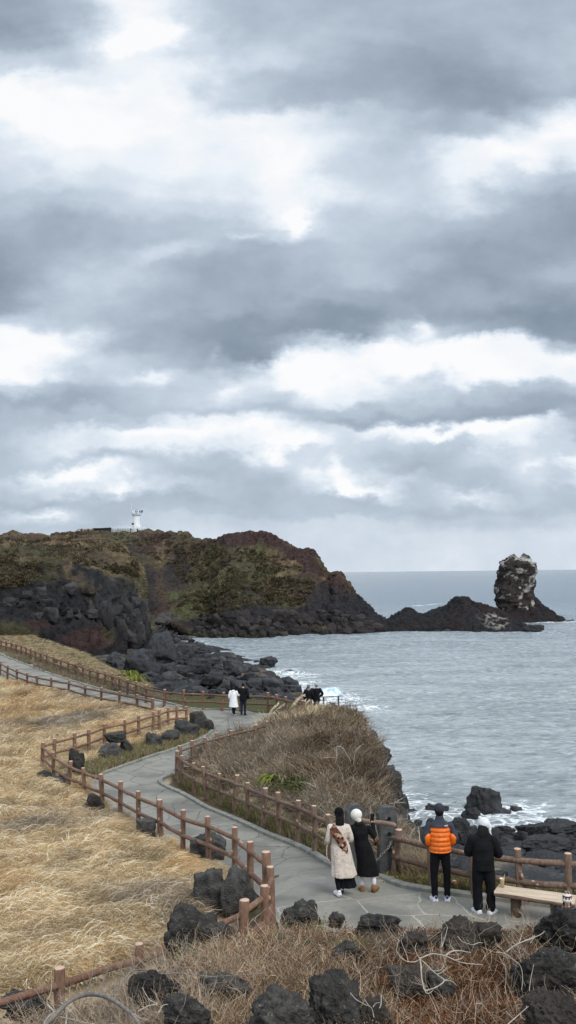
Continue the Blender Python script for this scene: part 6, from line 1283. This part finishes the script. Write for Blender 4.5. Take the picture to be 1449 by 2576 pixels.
def body_mesh(j, s, name, parent, vox=.009, hands=True, curl=(.5, .5), palms=((1, .3, 0), (-1, .3, 0)), look=(0, 0), thin=1.0):
    b = MB(); hp = (j['hip'][0] + j['hip'][1]) / 2
    cs_ = [hp + np.array([0, 0, -.05 * s]), hp + np.array([0, 0, .08 * s]), hp * .5 + j['chest'] * .5, j['chest'], j['neck'] - np.array([0, 0, .06 * s]), j['neck']]
    b.ring_path(cs_, np.array([.15, .16, .135, .165, .17, .06]) * s * thin, np.array([.10, .11, .10, .115, .09, .06]) * s * thin, 18)
    b.tube([j['neck'] - np.array([0, 0, .04 * s]), j['neck'] * .5 + j['head'] * .5, j['head']], np.array([.06, .055, .05]) * s, 12)
    hd = j['head']; Rz = np.array(Matrix.Rotation(look[0], 3, 'Z') @ Matrix.Rotation(look[1], 3, 'X')); q = lambda *v: hd + Rz @ (np.array(v) * s)
    b.ell(hd, (.074 * s, .094 * s, .112 * s), 18, 13, rot=Rz); b.ell(q(0, .035, -.055), (.052 * s, .055 * s, .05 * s), 12, 8, rot=Rz)
    b.tube([q(0, .088, .02), q(0, .108, -.018)], [.009 * s, .014 * s], 6); b.tube([q(-.02, .092, -.055), q(0, .098, -.055), q(.02, .092, -.055)], .007 * s, 6)
    for sg in (-1, 1): b.ell(q(sg * .076, -.005, -.005), (.012 * s, .02 * s, .03 * s), 8, 6, rot=Rz)
    for i in (0, 1):
        b.tube([j['hip'][i], (j['hip'][i] + j['knee'][i]) / 2, j['knee'][i], j['knee'][i] * .6 + j['ankle'][i] * .4, j['ankle'][i]], np.array([.088, .075, .055, .054, .036]) * s, 12)
        b.tube([j['ankle'][i] + np.array([0, -.03 * s, -.03 * s]), j['ankle'][i] + (j['toe'][i] - j['ankle'][i]) * .6, j['toe'][i]], np.array([.038, .036, .028]) * s, 10)
        a = j['arm'][i]; b.tube([a[0] * .8 + np.array([0, 0, a[0][2] * .2]), a[0], (a[0] + a[1]) / 2, a[1], (a[1] + a[2]) / 2, a[2]], np.array([.055, .052, .044, .037, .034, .024]) * s, 10)
        if hands: hand(b, a[2], a[1], s, curl[i], palms[i], 1 if i else -1)
    o = b.obj(name, M_SKIN, parent, vox=vox)
    if vox < .012:
        for sg in (-1, 1): e = MB(); e.ell(q(sg * .028, .083, .012), (.011 * s, .008 * s, .008 * s), 8, 6); e.obj('eye', M_DARKEYE, o)
    return o
def sleeve(b, a, s, r, over=.0, n=9, puff=0.0):
    t = catmull(a, n); L = np.linspace(0, 1, len(t)); rr = np.interp(L, [0, .5, 1], [r[0], r[1], r[2]]) * s * (1 + puff * np.abs(np.sin(L * math.pi * 5)))
    rr = rr * (1 + .05 * vnoise(t * 14, 3)); b.tube(t, rr, 14)
def coat(j, s, z0, z1, w0, w1, d0, d1, folds=.05, nf=7, shoulder=.205, seed=0, shift=(0, 0), waist=.155):
    """body of a coat from hem z0 to the neck"""
    zs_ = np.array([z0, z0 + .02, z0 + (1.0 * s - z0) * .4, 1.0 * s, 1.12 * s, 1.27 * s, 1.38 * s, 1.43 * s, 1.475 * s]); W_ = np.array([w0, w0, w0 * .5 + w1 * .5, w1, waist * s, .185 * s, shoulder * s, .15 * s, .07 * s]); D_ = np.array([d0, d0, d0 * .5 + d1 * .5, d1, .125 * s, .14 * s, .115 * s, .095 * s, .07 * s])
    zz = np.concatenate([np.linspace(z0, 1.0 * s, 14), np.linspace(1.03 * s, 1.475 * s, 14)]); k = 48
    def mod(i, th):
        f = np.clip((1.15 * s - zz[i]) / (1.15 * s - z0), 0, 1); return 1 + folds * f * (np.sin(nf * th + seed + zz[i] * 1.5) + .5 * np.sin((nf * 2 + 1) * th + seed * 2)) 
    sx = [shift[0] * np.clip((1.1 * s - z) / (1.1 * s - z0), 0, 1) for z in zz]; sy = [shift[1] * np.clip((1.1 * s - z) / (1.1 * s - z0), 0, 1) for z in zz]
    b = MB(); b.ring_path([(x, y, z) for x, y, z in zip(sx, sy, zz)], np.interp(zz, zs_, W_), np.interp(zz, zs_, D_), k, mod=mod); return b
def trousers(j, s, r=(.105, .085, .07, .062), top=.98, flare=False, length=0.0):
    b = MB(); hp = (j['hip'][0] + j['hip'][1]) / 2; b.ring_path([hp + np.array([0, 0, z * s]) for z in (-.06, 0, .05, .1)], np.array([.165, .18, .172, .16]) * s, np.array([.115, .13, .125, .115]) * s, 22)
    for i in (0, 1):
        q = catmull([j['hip'][i], (j['hip'][i] + j['knee'][i]) / 2, j['knee'][i], (j['knee'][i] + j['ankle'][i]) / 2, j['ankle'][i] + np.array([0, 0, length])], 6); L = np.linspace(0, 1, len(q)); rr = np.interp(L, [0, .3, .55, 1], r) * s * (1 + .05 * np.sin(L * 34) * np.clip(L * 1.6 - .6, 0, 1) + .04 * vnoise(q * 12, i)); b.tube(q, rr, 16)
    return b
def shoe(parent, an, toe, s, mat, name='shoe', sole=None, hi=.0, accent=None):
    d = toe - an; d[2] = 0; d /= np.linalg.norm(d); side = np.array([-d[1], d[0], 0]); base = an.copy(); z = base[2] - .085 * s; L = [(-.075, .034, .075), (-.06, .042, .10), (0, .044, .095), (.06, .046, .075), (.12, .05, .058), (.17, .046, .045), (.195, .028, .03)]
    rings = []
    for (u, w, h) in L:
        c = base + d * u * s; rings.append([(c + side * (w * s * x))[:2].tolist() + [z + max(.0, y) * (h + hi * (u < .03)) * s] for x, y in ((-1, 0), (-1.02, .35), (-.8, .75), (-.3, 1), (.3, 1), (.8, .75), (1.02, .35), (1, 0))])
    b = MB(); b.loft(rings); o = b.obj(name, mat, parent)
    b = MB(); b.loft([[(p[0] + (p[0] - r_[0]) * 0, p[1], z - .004 + (0.026 * s if k else 0)) for p in rr2] for k in (0, 1) for rr2 in [[(base + d * u * s + side * w * s * sg * 1.08) for (u, w, h) in L for sg in (1,)] + [(base + d * u * s - side * w * s * 1.08) for (u, w, h) in L[::-1]]] for r_ in [rr2[0]]]); b.obj('sole', sole or mat, o, smooth=False)
    if accent is not None: b = MB(); c = base - d * .07 * s; b.ell((c[0], c[1], z + .085 * s), (.03 * s, .016 * s, .028 * s), 10, 6); b.obj('heel_tab', accent, o)
    return o
def person(x, y, h, rz, label, Y=None, pt=None, cat='person'):
    p = np.array(pt) if pt is not None else GF(x, y)
    root = empty('person', (p[0], p[1], p[2] + .012), rz); tag(root, label, cat); return root
def hairmesh(j, s, length=.0, look=(0, 0), back=.02, w=1.0):
    b = MB(); hd = j['head']; b.ell(hd + np.array([0, -.014, .016]) * s, (.088 * s * w, .102 * s, .118 * s), 18, 12)
    if length: zz = np.linspace(0, -length, 9); b.ring_path([hd + np.array([0, -.055 - back * math.sin(i / 8 * 2.4), z + .03]) * s for i, z in enumerate(zz)][::-1], np.interp(np.linspace(0, 1, 9), [0, .25, 1], [.03, .095, .085]) * s, np.interp(np.linspace(0, 1, 9), [0, .25, 1], [.02, .045, .055]) * s, 22, mod=lambda i, th: 1 + .09 * np.sin(9 * th + i * .5))
    return b

# -- woman in the long cream coat, walking away, patterned strap bag across her back
h = 1.61; g_ = person(856, 2253, h, R(8), 'person striding in a long cream coat and black hat, patterned shawl across the back')
j, s = J(h, stride=.32, lead=1, la=[(-.19, 0, 1.39), (-.25, -.01, 1.14), (-.24, .16, 1.02)], ra=[(.17, 0, 1.37), (.245, .0, 1.12), (.16, .16, 1.08)], stance=.06)
body_mesh(j, s, 'body', g_)
b = coat(j, s, .40 * s, 0, .26 * s, .20 * s, .20 * s, .155 * s, .06, 6, seed=1.0, shift=(.07, -.05)); sleeve(b, j['arm'][0], s, (.064, .058, .052)); sleeve(b, j['arm'][1], s, (.064, .058, .052)); b.obj('coat', M_CREAM, g_, vox=.011)
b = MB(); zz = np.linspace(.16, .62, 12) * s; b.ring_path([(.05 * s + .10 * s * (1 - i / 11), -.02 * s, z) for i, z in enumerate(zz)], np.interp(zz, [.16 * s, .62 * s], [.19 * s, .17 * s]), np.interp(zz, [.16 * s, .62 * s], [.13 * s, .12 * s]), 40, mod=lambda i, th: 1 + .10 * (1 - i / 13) * np.sin(8 * th + 1)); b.obj('skirt', M_BLACK2, g_, vox=.011)
for i in (0, 1): shoe(g_, j['ankle'][i], j['toe'][i], s, M_TEAL if i == 1 else M_SHOEW, 'sneaker', M_SHOEW, accent=M_SHOEW)
hairmesh(j, s, .30).obj('hair', M_HAIR, g_, vox=.008)
b = MB(); hd = j['head']; b.ell(hd + np.array([0, -.008, .045]) * s, (.098 * s, .112 * s, .10 * s), 20, 12); b.ell(hd + np.array([0, -.008, .0]) * s, (.103 * s, .116 * s, .035 * s), 20, 8); b.obj('knit_hat', cloth('black_fluffy_knit', (22, 21, 23), (12, 12, 13), 40, 1, .02), g_, vox=.008)
def m_shawl():
    m, t, b = new_mat('patterned_shawl', .9, .15); c = coords(t); w = t.add('ShaderNodeTexVoronoi', feature='F1', i={'Scale': 26.0, 'Vector': c}); w.inputs['Randomness'].default_value = .8; v = t.add('ShaderNodeSeparateColor', i={0: w.outputs['Color']}).outputs[0]
    col = t.ramp(v, [(.0, lin(60, 42, 36)[:3]), (.35, lin(104, 66, 54)[:3]), (.55, lin(140, 92, 74)[:3]), (.75, lin(190, 168, 142)[:3]), (.9, lin(34, 30, 30)[:3])]); t.l.new(col, b.inputs['Base Color']); bump(t, b, t.noise(c, 40, 4), .8, .01); return m
M_SHAWL = m_shawl(); b = MB(); q = catmull([(-.17 * s, .02, 1.44 * s), (-.14 * s, -.125 * s, 1.36 * s), (-.05 * s, -.165 * s, 1.22 * s), (.04 * s, -.165 * s, 1.06 * s), (.10 * s, -.16 * s, .92 * s), (.13 * s, -.14 * s, .82 * s)], 5)
rings = []
for i, p in enumerate(q): w = np.interp(i / (len(q) - 1), [0, .3, .7, 1], [.05, .095, .08, .012]) * s; rings.append([p + np.array([w * .8 * cx_, -.016 * math.cos(cx_ * 1.5), w * .55 * cx_]) for cx_ in (-1, -.5, 0, .5, 1)] + [p + np.array([w * .8 * cx_, .03, w * .55 * cx_]) for cx_ in (1, .5, 0, -.5, -1)])
b.loft(rings); b.V[0] += fbm(b.V[0] * 18, 2, 3)[:, None] * .007; b.obj('shawl', M_SHAWL, g_)
b = MB(); b.tube(catmull([(-.24 * s, .02, 1.12 * s), (-.27 * s, 0, .95 * s), (-.27 * s, -.01, .78 * s), (-.22 * s, -.02, .70 * s)], 5), .008, 6); b.obj('dangling_strap', M_CREAM, g_)

for i in (0, 1): b = MB(); b.tube([j['knee'][i], (j['knee'][i] + j['ankle'][i]) / 2, j['ankle'][i] + np.array([0, 0, .05])], np.array([.07, .062, .048]) * s, 12); b.obj('legging', M_BLACK2, g_)
# -- person in the long black coat, white cap, holding up a phone
h = 1.54; g_ = person(926, 2245, h, R(-4), 'person in a long black coat and white knit hood holding up a phone')
ra = [(.19, 0, 1.37), (.30, .06, 1.17), (.28, .20, 1.40)]
j, s = J(h, stride=.10, lead=0, la=[(-.19, 0, 1.38), (-.23, .08, 1.15), (-.08, .22, 1.2)], ra=ra, stance=.13)
for k in ('neck', 'chest', 'head'): j[k] = j[k] + np.array([{'neck': -.17, 'chest': -.14, 'head': -.23}[k], 0, 0]) * s
for i in (0, 1): j['arm'][i][:, 0] -= .15 * s; j['hip'][i][0] -= .07 * s
body_mesh(j, s, 'body', g_, thin=.72, curl=(.4, .75), palms=((1, .3, 0), (-.6, .8, 0)))
b = coat(j, s, .36 * s, 0, .25 * s, .185 * s, .17 * s, .15 * s, .03, 5, seed=3); V = b.V[0]; V[:, 0] -= .18 * s * sstep(.45 * s, 1.46 * s, V[:, 2]); sleeve(b, j['arm'][0], s, (.062, .056, .048)); sleeve(b, j['arm'][1], s, (.062, .056, .048)); b.obj('coat', M_BLACK, g_, vox=.011)
for i in (0, 1):
    b = MB(); b.tube([j['ankle'][i] + np.array([0, 0, .07 * s]), j['ankle'][i] + np.array([0, 0, .22 * s])], .052 * s, 14, rough=.04); b.obj('sock', M_SOCK, g_)
    b = MB(); b.tube([j['ankle'][i] + np.array([0, 0, .20 * s]), j['ankle'][i] + np.array([0, 0, .42 * s])], .05 * s, 12); b.obj('tights', M_TIGHT, g_)
    shoe(g_, j['ankle'][i] + np.array([0, 0, 0]), j['toe'][i] + np.array([.04 if i else 0, 0, 0]), s * 1.08, M_BOOT, 'boot', cloth('crepe_sole', (120, 92, 66)), hi=.035)
hd = j['head']; b = MB(); b.ell(hd + np.array([0, -.01, .02]) * s, (.128 * s, .125 * s, .122 * s), 20, 14); b.tube([hd + np.array([.03, -.05, -.06]) * s, hd + np.array([.05, -.06, -.09]) * s], [.08 * s, .06 * s], 12); b.obj('white_hood', M_WKNIT, g_, vox=.009)
b = MB(); b.ell(hd + np.array([0.05, -.05, -.16]) * s, (.10 * s, .08 * s, .08 * s), 14, 9); b.obj('hair', M_HAIR, g_, vox=.01)
RM = Matrix.Rotation(R(-4), 3, 'Z'); wr = j['arm'][1][2]; pp = np.array(g_.location) + np.array(RM @ Vector(wr + np.array([-.01, .03, .13]) * s))
ph = empty('phone', tuple(pp), R(-4)); tag(ph, 'dark phone held up by the person in the long black coat', 'phone'); b = MB(); b.box((0, 0, 0), (.072, .010, .15), R3=np.array(Matrix.Rotation(R(-8), 3, 'X') @ Matrix.Rotation(R(8), 3, 'Y')), bev=.004); b.obj('case', cloth('black_phone_case', (24, 24, 26), None, 5, 0, .001, .4), ph, smooth=False)
b = MB(); b.box((-.022, -.0075, .052), (.022, .005, .03), R3=np.array(Matrix.Rotation(R(-8), 3, 'X'))); b.obj('camera_bump', M_DARKP, ph, smooth=False)
bag = np.array(g_.location) + np.array([.19, .16, .92]); rb = empty('shoulder_bag', tuple(bag), R(-4)); tag(rb, 'small brown and black bag at the hip of the person in the long black coat', 'bag')
b = MB(); b.box((0, 0, -.02), (.12, .09, .15), bev=.02); b.obj('pouch', M_SHAWL, rb); b = MB(); b.tube(catmull([(.03, 0, .05), (.02, .03, .15), (-.03, .02, .25)], 5), .006, 6); b.obj('strap', cloth('tan_strap', (176, 150, 110)), rb)

# -- man in the orange and charcoal puffer
h = 1.74; g_ = person(1110, 2268, h, R(-2), 'person in an orange and charcoal quilted jacket, dark cap and black trousers, hands in pockets')
j, s = J(h, la=[(-.19, 0, 1.37), (-.275, -.03, 1.14), (-.20, .12, 1.0)], ra=[(.19, 0, 1.37), (.275, -.03, 1.14), (.20, .12, 1.0)], stance=.115)
body_mesh(j, s, 'body', g_)
trousers(j, s, (.105, .083, .07, .058), length=.03).obj('trousers', M_BLACK2, g_, vox=.011)
bz = np.array([.90, .93]) * s; zz = np.linspace(.90 * s, 1.475 * s, 70); ZQ = np.array([.90, .935, 1.02, 1.105, 1.19, 1.275, 1.35, 1.42, 1.475]) * s
def quilt(z):
    k = np.searchsorted(ZQ, z, 'right') - 1; k = min(max(k, 0), len(ZQ) - 2); f = (z - ZQ[k]) / (ZQ[k + 1] - ZQ[k]); return abs(math.sin(math.pi * f)) ** .55
b = MB(); b.ring_path([(0, -.005, z) for z in zz], np.interp(zz, [.9 * s, 1.15 * s, 1.36 * s, 1.43 * s, 1.475 * s], np.array([.19, .192, .195, .14, .06]) * s) * [1 + .075 * quilt(z) * (z < 1.34 * s) for z in zz], np.interp(zz, [.9 * s, 1.15 * s, 1.36 * s, 1.43 * s, 1.475 * s], np.array([.145, .155, .12, .08, .05]) * s) * [1 + .16 * quilt(z) * (z < 1.34 * s) for z in zz], 64, mod=lambda i, th: 1 + .018 * np.sin(th * 14) * quilt(zz[i])); jk = b.obj('jacket', M_ORANGE, g_)
b = MB(); zz2 = np.linspace(1.375 * s, 1.49 * s, 14); b.ring_path([(0, -.005, z) for z in zz2], np.interp(zz2, [1.37 * s, 1.40 * s, 1.44 * s, 1.49 * s], np.array([.208, .195, .14, .085]) * s), np.interp(zz2, [1.33 * s, 1.38 * s, 1.44 * s, 1.49 * s], np.array([.158, .145, .11, .085]) * s), 40); 
b.tube([(0, 0, 1.45 * s), (0, 0, 1.52 * s)], [.09 * s, .078 * s], 18); b.obj('yoke', M_GREYC, g_, vox=.009)
for i, sg in enumerate((-1, 1)):
    a = j['arm'][i]; b = MB(); sleeve(b, a, s, (.07, .072, .055), puff=.07); b.obj('sleeve', M_GREYC, g_, vox=.009)
    q = catmull(a, 9)[6:15]; b = MB(); b.tube(q + np.array([-sg * .028, -.026, -.004]) * s, .060 * s * (1 + .10 * np.abs(np.sin(np.linspace(0, 9, len(q))))), 16); b.obj('sleeve_panel', M_ORANGE, g_)
b = MB(); lg = np.array([.12 * s, -.150 * s, 1.405 * s])
for k, r_ in enumerate((.010, .018, .026)):
    th = np.linspace(math.pi * .02, math.pi * .5, 7); b.tube([lg + np.array([-.012 + r_ * math.cos(a), -.004, -.006 + r_ * math.sin(a)]) for a in th], .0028, 5)
for k in range(3): b.box(lg + np.array([-.034, -.004, .012 - .009 * k]), (.034, .004, .005))
b.obj('emblem', M_SHOEW, jk)
hd = j['head']; hairmesh(j, s, 0).obj('hair', M_HAIR, g_, vox=.009)
b = MB(); b.ell(hd + np.array([0, -.005, .045]) * s, (.10 * s, .115 * s, .10 * s), 20, 12); b.obj('cap', M_CAPG, g_)
b = MB(); b.box(hd + np.array([0.02, .13, .045]) * s, (.15 * s, .14 * s, .014), bev=.006); b.ring_path([hd + np.array([0, 0, z]) * s for z in (.02, .03, .05, .055)], np.array([.10, .104, .103, .098]) * s, np.array([.115, .119, .118, .11]) * s, 24); b.obj('cap_brim', M_CAPG, g_, vox=.006)
for i in (0, 1): shoe(g_, j['ankle'][i], j['toe'][i], s * 1.05, M_SHOEW, 'sneaker', M_SHOEW, hi=.01, accent=cloth('blue_heel', (70, 84, 122)))

# -- person all in black with the white fleece hat
h = 1.66; g_ = person(1219, 2299, h, R(-12), 'person all in black with a fluffy white hat with ears, bending over the log railing')
j, s = J(h, la=[(-.20, .03, 1.34), (-.28, .07, 1.08), (-.12, .24, 1.06)], ra=[(.20, .03, 1.34), (.285, .08, 1.08), (.20, .26, 1.04)], stance=.115)
for k, d in (('neck', (0, .09, -.03)), ('head', (.03, .17, -.08)), ('chest', (0, .03, 0))): j[k] = j[k] + np.array(d) * s
body_mesh(j, s, 'body', g_)
b = coat(j, s, .80 * s, 0, .205 * s, .20 * s, .16 * s, .155 * s, .03, 5, shoulder=.20, waist=.19, seed=4); V = b.V[0]; V[:, 1] += .09 * s * sstep(1.15 * s, 1.5 * s, V[:, 2]); sleeve(b, j['arm'][0], s, (.082, .078, .062)); sleeve(b, j['arm'][1], s, (.082, .078, .062)); b.obj('jacket', M_BLACK, g_, vox=.011)
trousers(j, s, (.122, .108, .092, .09), length=.03).obj('trousers', M_BLACK2, g_, vox=.011)
hd = j['head']; b = MB(); b.tube([j['neck'] + np.array([0, -.03, -.02]), hd + np.array([-.02, -.06, -.04])], [.11 * s, .10 * s], 16); b.obj('hood', cloth('dark_green_hood', (30, 36, 32), (20, 24, 22)), g_)
b = MB(); b.ell(hd + np.array([0, 0, .04]) * s, (.115 * s, .125 * s, .115 * s), 20, 14)
for sg in (-1, 1): b.ell(hd + np.array([sg * .075, -.01, .145]) * s, (.035 * s, .028 * s, .035 * s), 12, 8)
b.ell(hd + np.array([.105, .0, -.03]) * s, (.035 * s, .06 * s, .075 * s), 12, 8); b.ell(hd + np.array([-.105, .03, -.03]) * s, (.03 * s, .05 * s, .07 * s), 12, 8); b.tube([hd + np.array([.10, -.06, -.06]) * s, hd + np.array([.13, -.08, -.20]) * s], [.022, .012], 8); b.obj('fleece_hat', M_FLUFF, g_, vox=.008)
for i in (0, 1): shoe(g_, j['ankle'][i], j['toe'][i] + np.array([.05 * (1 if i else -1), -.02, 0]), s * 1.05, M_SHOEW, 'sneaker', M_SHOEW)

# -- child in the knitted bobble hat behind the big round rock
pc = P(1427, 2264, 13.9); h = 1.2; zg = gz(pc[0], pc[1]); h = (pc[2] - zg) * 1.75 / 1.65
g_ = person(0, 0, h, R(168), 'person in a cream and brown patterned bobble hat, mostly hidden by the big round rock', pt=(pc[0], pc[1], zg))
j, s = J(h); s2_ = s; body_mesh(j, s, 'body', g_)
b = coat(j, s, .62 * s, 0, .2 * s, .19 * s, .15 * s, .14 * s, .02, 5); sleeve(b, j['arm'][0], s, (.08, .07, .06)); sleeve(b, j['arm'][1], s, (.08, .07, .06)); b.obj('jacket', M_NAVY, g_, vox=.012); trousers(j, s).obj('trousers', M_BLACK2, g_, vox=.012)
for i in (0, 1): shoe(g_, j['ankle'][i], j['toe'][i], s, M_SHOEW, 'sneaker', M_SHOEW)
def m_fair():
    m, t, b = new_mat('patterned_knit', .9, .1); c = coords(t); sp = t.add('ShaderNodeSeparateXYZ', i={0: c}); x, y, z = sp.outputs
    a = t.math('ARCTAN2', y, x); tooth = t.math('GREATER_THAN', t.math('SINE', t.math('MULTIPLY', a, 11)), 0.0); zb = HZ
    band = t.math('MULTIPLY', t.math('GREATER_THAN', z, zb + .012), t.math('LESS_THAN', z, zb + .038)); solid = t.math('MULTIPLY', t.math('GREATER_THAN', z, zb + .038), t.math('LESS_THAN', z, zb + .056))
    dk = t.math('MAXIMUM', t.math('MULTIPLY', band, tooth), solid); t.l.new(t.mix(dk, t.mix(t.mr(t.noise(c, 60, 2), .4, .6), lin(232, 222, 208), lin(206, 186, 180)), lin(62, 44, 42)), b.inputs['Base Color']); bump(t, b, t.noise(c, 70, 3), .8, .006); return m
hd = j['head']; HZ = float(hd[2] + .02 * s); b = MB(); b.ell(hd + np.array([0, -.01, .045]) * s, (.105 * s, .12 * s, .105 * s), 24, 14); ko = b.obj('bobble_hat', m_fair(), g_)
b = MB(); b.ring_path([hd + np.array([0, -.01, z]) * s for z in (-.02, -.01, .03, .04)], np.array([.103, .112, .112, .103]) * s, np.array([.118, .127, .127, .118]) * s, 28); b.obj('hat_brim', M_WKNIT, ko)
b = MB()
for i in range(26):
    d = rng.normal(size=3); d[2] = abs(d[2]); d /= np.linalg.norm(d); p0 = hd + np.array([0, -.01, .14]) * s; b.tube([p0, p0 + d * .05 * s], [.006, .009], 5)
b.obj('bobble', cloth('mixed_yarn', (210, 198, 186), (50, 38, 36), 30), ko)
hairmesh(j, s, .2).obj('hair', M_HAIR, g_, vox=.01)

# -- couple arm in arm on the far platform
h = 1.63; g_ = person(588, 1800, h, R(-20), 'person in a long white quilted coat walking arm in arm on the far platform')
j, s = J(h, stride=.35, lead=0, ra=[(.19, 0, 1.40), (.28, .08, 1.22), (.36, .18, 1.33)]); body_mesh(j, s, 'body', g_, vox=.014)
zz = np.linspace(.50 * s, 1.47 * s, 50); b = MB(); b.ring_path([(0, 0, z) for z in zz], np.interp(zz, np.array([.5, 1.0, 1.35, 1.42, 1.47]) * s, np.array([.30, .22, .21, .15, .09]) * s) * (1 + .04 * np.abs(np.sin(zz / s * 26))), np.interp(zz, np.array([.5, 1.0, 1.35, 1.42, 1.47]) * s, np.array([.22, .17, .14, .11, .09]) * s) * (1 + .05 * np.abs(np.sin(zz / s * 26))), 32); sleeve(b, j['arm'][0], s, (.09, .085, .06)); sleeve(b, j['arm'][1], s, (.09, .085, .06)); b.ell((0, -.06 * s, 1.46 * s), (.13 * s, .09 * s, .07 * s), 14, 8); b.obj('quilted_coat', M_WPUF, g_, vox=.013)
trousers(j, s).obj('trousers', M_BLACK2, g_, vox=.016); hairmesh(j, s, .08).obj('hair', M_HAIR, g_, vox=.012)
for i in (0, 1): shoe(g_, j['ankle'][i], j['toe'][i], s, M_SHOEW if i == 0 else M_BLACK2, 'sneaker', M_SHOEW)
def dressed(g_, j, s, top, legs, hat=None, z0=.85, vox=.016, hair=True, w=.2, shoes=M_BLACK2):
    body_mesh(j, s, 'body', g_, vox=max(vox, .013), hands=vox < .03); b = coat(j, s, z0 * s, 0, w * s, .19 * s, .15 * s, .14 * s, .02, 5); sleeve(b, j['arm'][0], s, (.085, .078, .06)); sleeve(b, j['arm'][1], s, (.085, .078, .06)); b.obj('jacket', top, g_, vox=vox)
    trousers(j, s).obj('trousers', legs, g_, vox=vox)
    if hair: hairmesh(j, s, 0).obj('hair', M_HAIR, g_, vox=vox)
    if hat: hd = j['head']; b = MB(); b.ell(hd + np.array([0, -.01, .045]) * s, (.11 * s, .125 * s, .11 * s), 16, 10); b.obj('beanie', hat, g_)
    for i in (0, 1): shoe(g_, j['ankle'][i], j['toe'][i], s, shoes, 'shoe', shoes)
h = 1.82; g_ = person(612, 1800, h, R(-10), 'tall person in black with dark jeans beside the one in the white quilted coat'); j, s = J(h, la=[(-.20, 0, 1.40), (-.26, .05, 1.15), (-.12, .2, 1.12)], stride=.05); dressed(g_, j, s, M_BLACK, M_NAVY, z0=.8)
# -- couple in grey hats at the far viewpoint
pt = P(777, 1809, 50.0); pt[2] = gz(pt[0], pt[1]); g_ = person(0, 0, 1.62, R(-8), 'shorter person in black with a pale grey knit hat at the far viewpoint', pt=pt); j, s = J(1.62); dressed(g_, j, s, M_BLACK, M_BLACK2, M_GREYK, z0=.7)
b = MB(); b.tube([j['neck'], j['neck'] + np.array([0, 0, .05])], [.1 * s, .085 * s], 12); b.obj('scarf', M_GREYK, g_)
pt = P(797, 1809, 50.2); pt[2] = gz(pt[0], pt[1]); g_ = person(0, 0, 1.68, R(10), 'broad person in a black padded jacket and light grey cap beside the information board', pt=pt); j, s = J(1.68, la=[(-.2, 0, 1.4), (-.34, -.02, 1.15), (-.24, .14, 1.0)], ra=[(.2, 0, 1.4), (.34, -.02, 1.15), (.24, .14, 1.0)]); dressed(g_, j, s * 1.0, M_BLACK, M_BLACK2, cloth('light_grey_cap', (176, 178, 180)), z0=.75, w=.24)
# -- tiny figures on the hill
for (x, y, Yd, h, top, legs, lab) in [(241, 1371, 230, 1.7, M_REDC, M_BLACK2, 'distant person in a red jacket on the hill path'), (160, 1379, 214, 1.7, M_BROWNC, M_GREYK, 'distant person in brown with pale trousers on the hill path'),
    (205.3, 1340, 343, 1.7, M_BLACK2, M_BLACK2, 'leftmost tiny dark figure on the skyline'), (222, 1340, 343, 1.6, M_BLACK2, M_BLACK2, 'tiny dark figure on the skyline just left of the black building'), (329, 1339, 346, 1.6, M_NAVY, M_BLACK2, 'tiny dark figure at the left foot of the lighthouse'), (345.5, 1339, 346, 1.6, M_NAVY, M_BLACK2, 'tiny dark figure at the right foot of the lighthouse')]:
    pt = P(x, y, Yd); g_ = person(0, 0, h, R(40), lab, pt=pt); j, s = J(h, stride=.2); dressed(g_, j, s, top, legs, vox=.04)
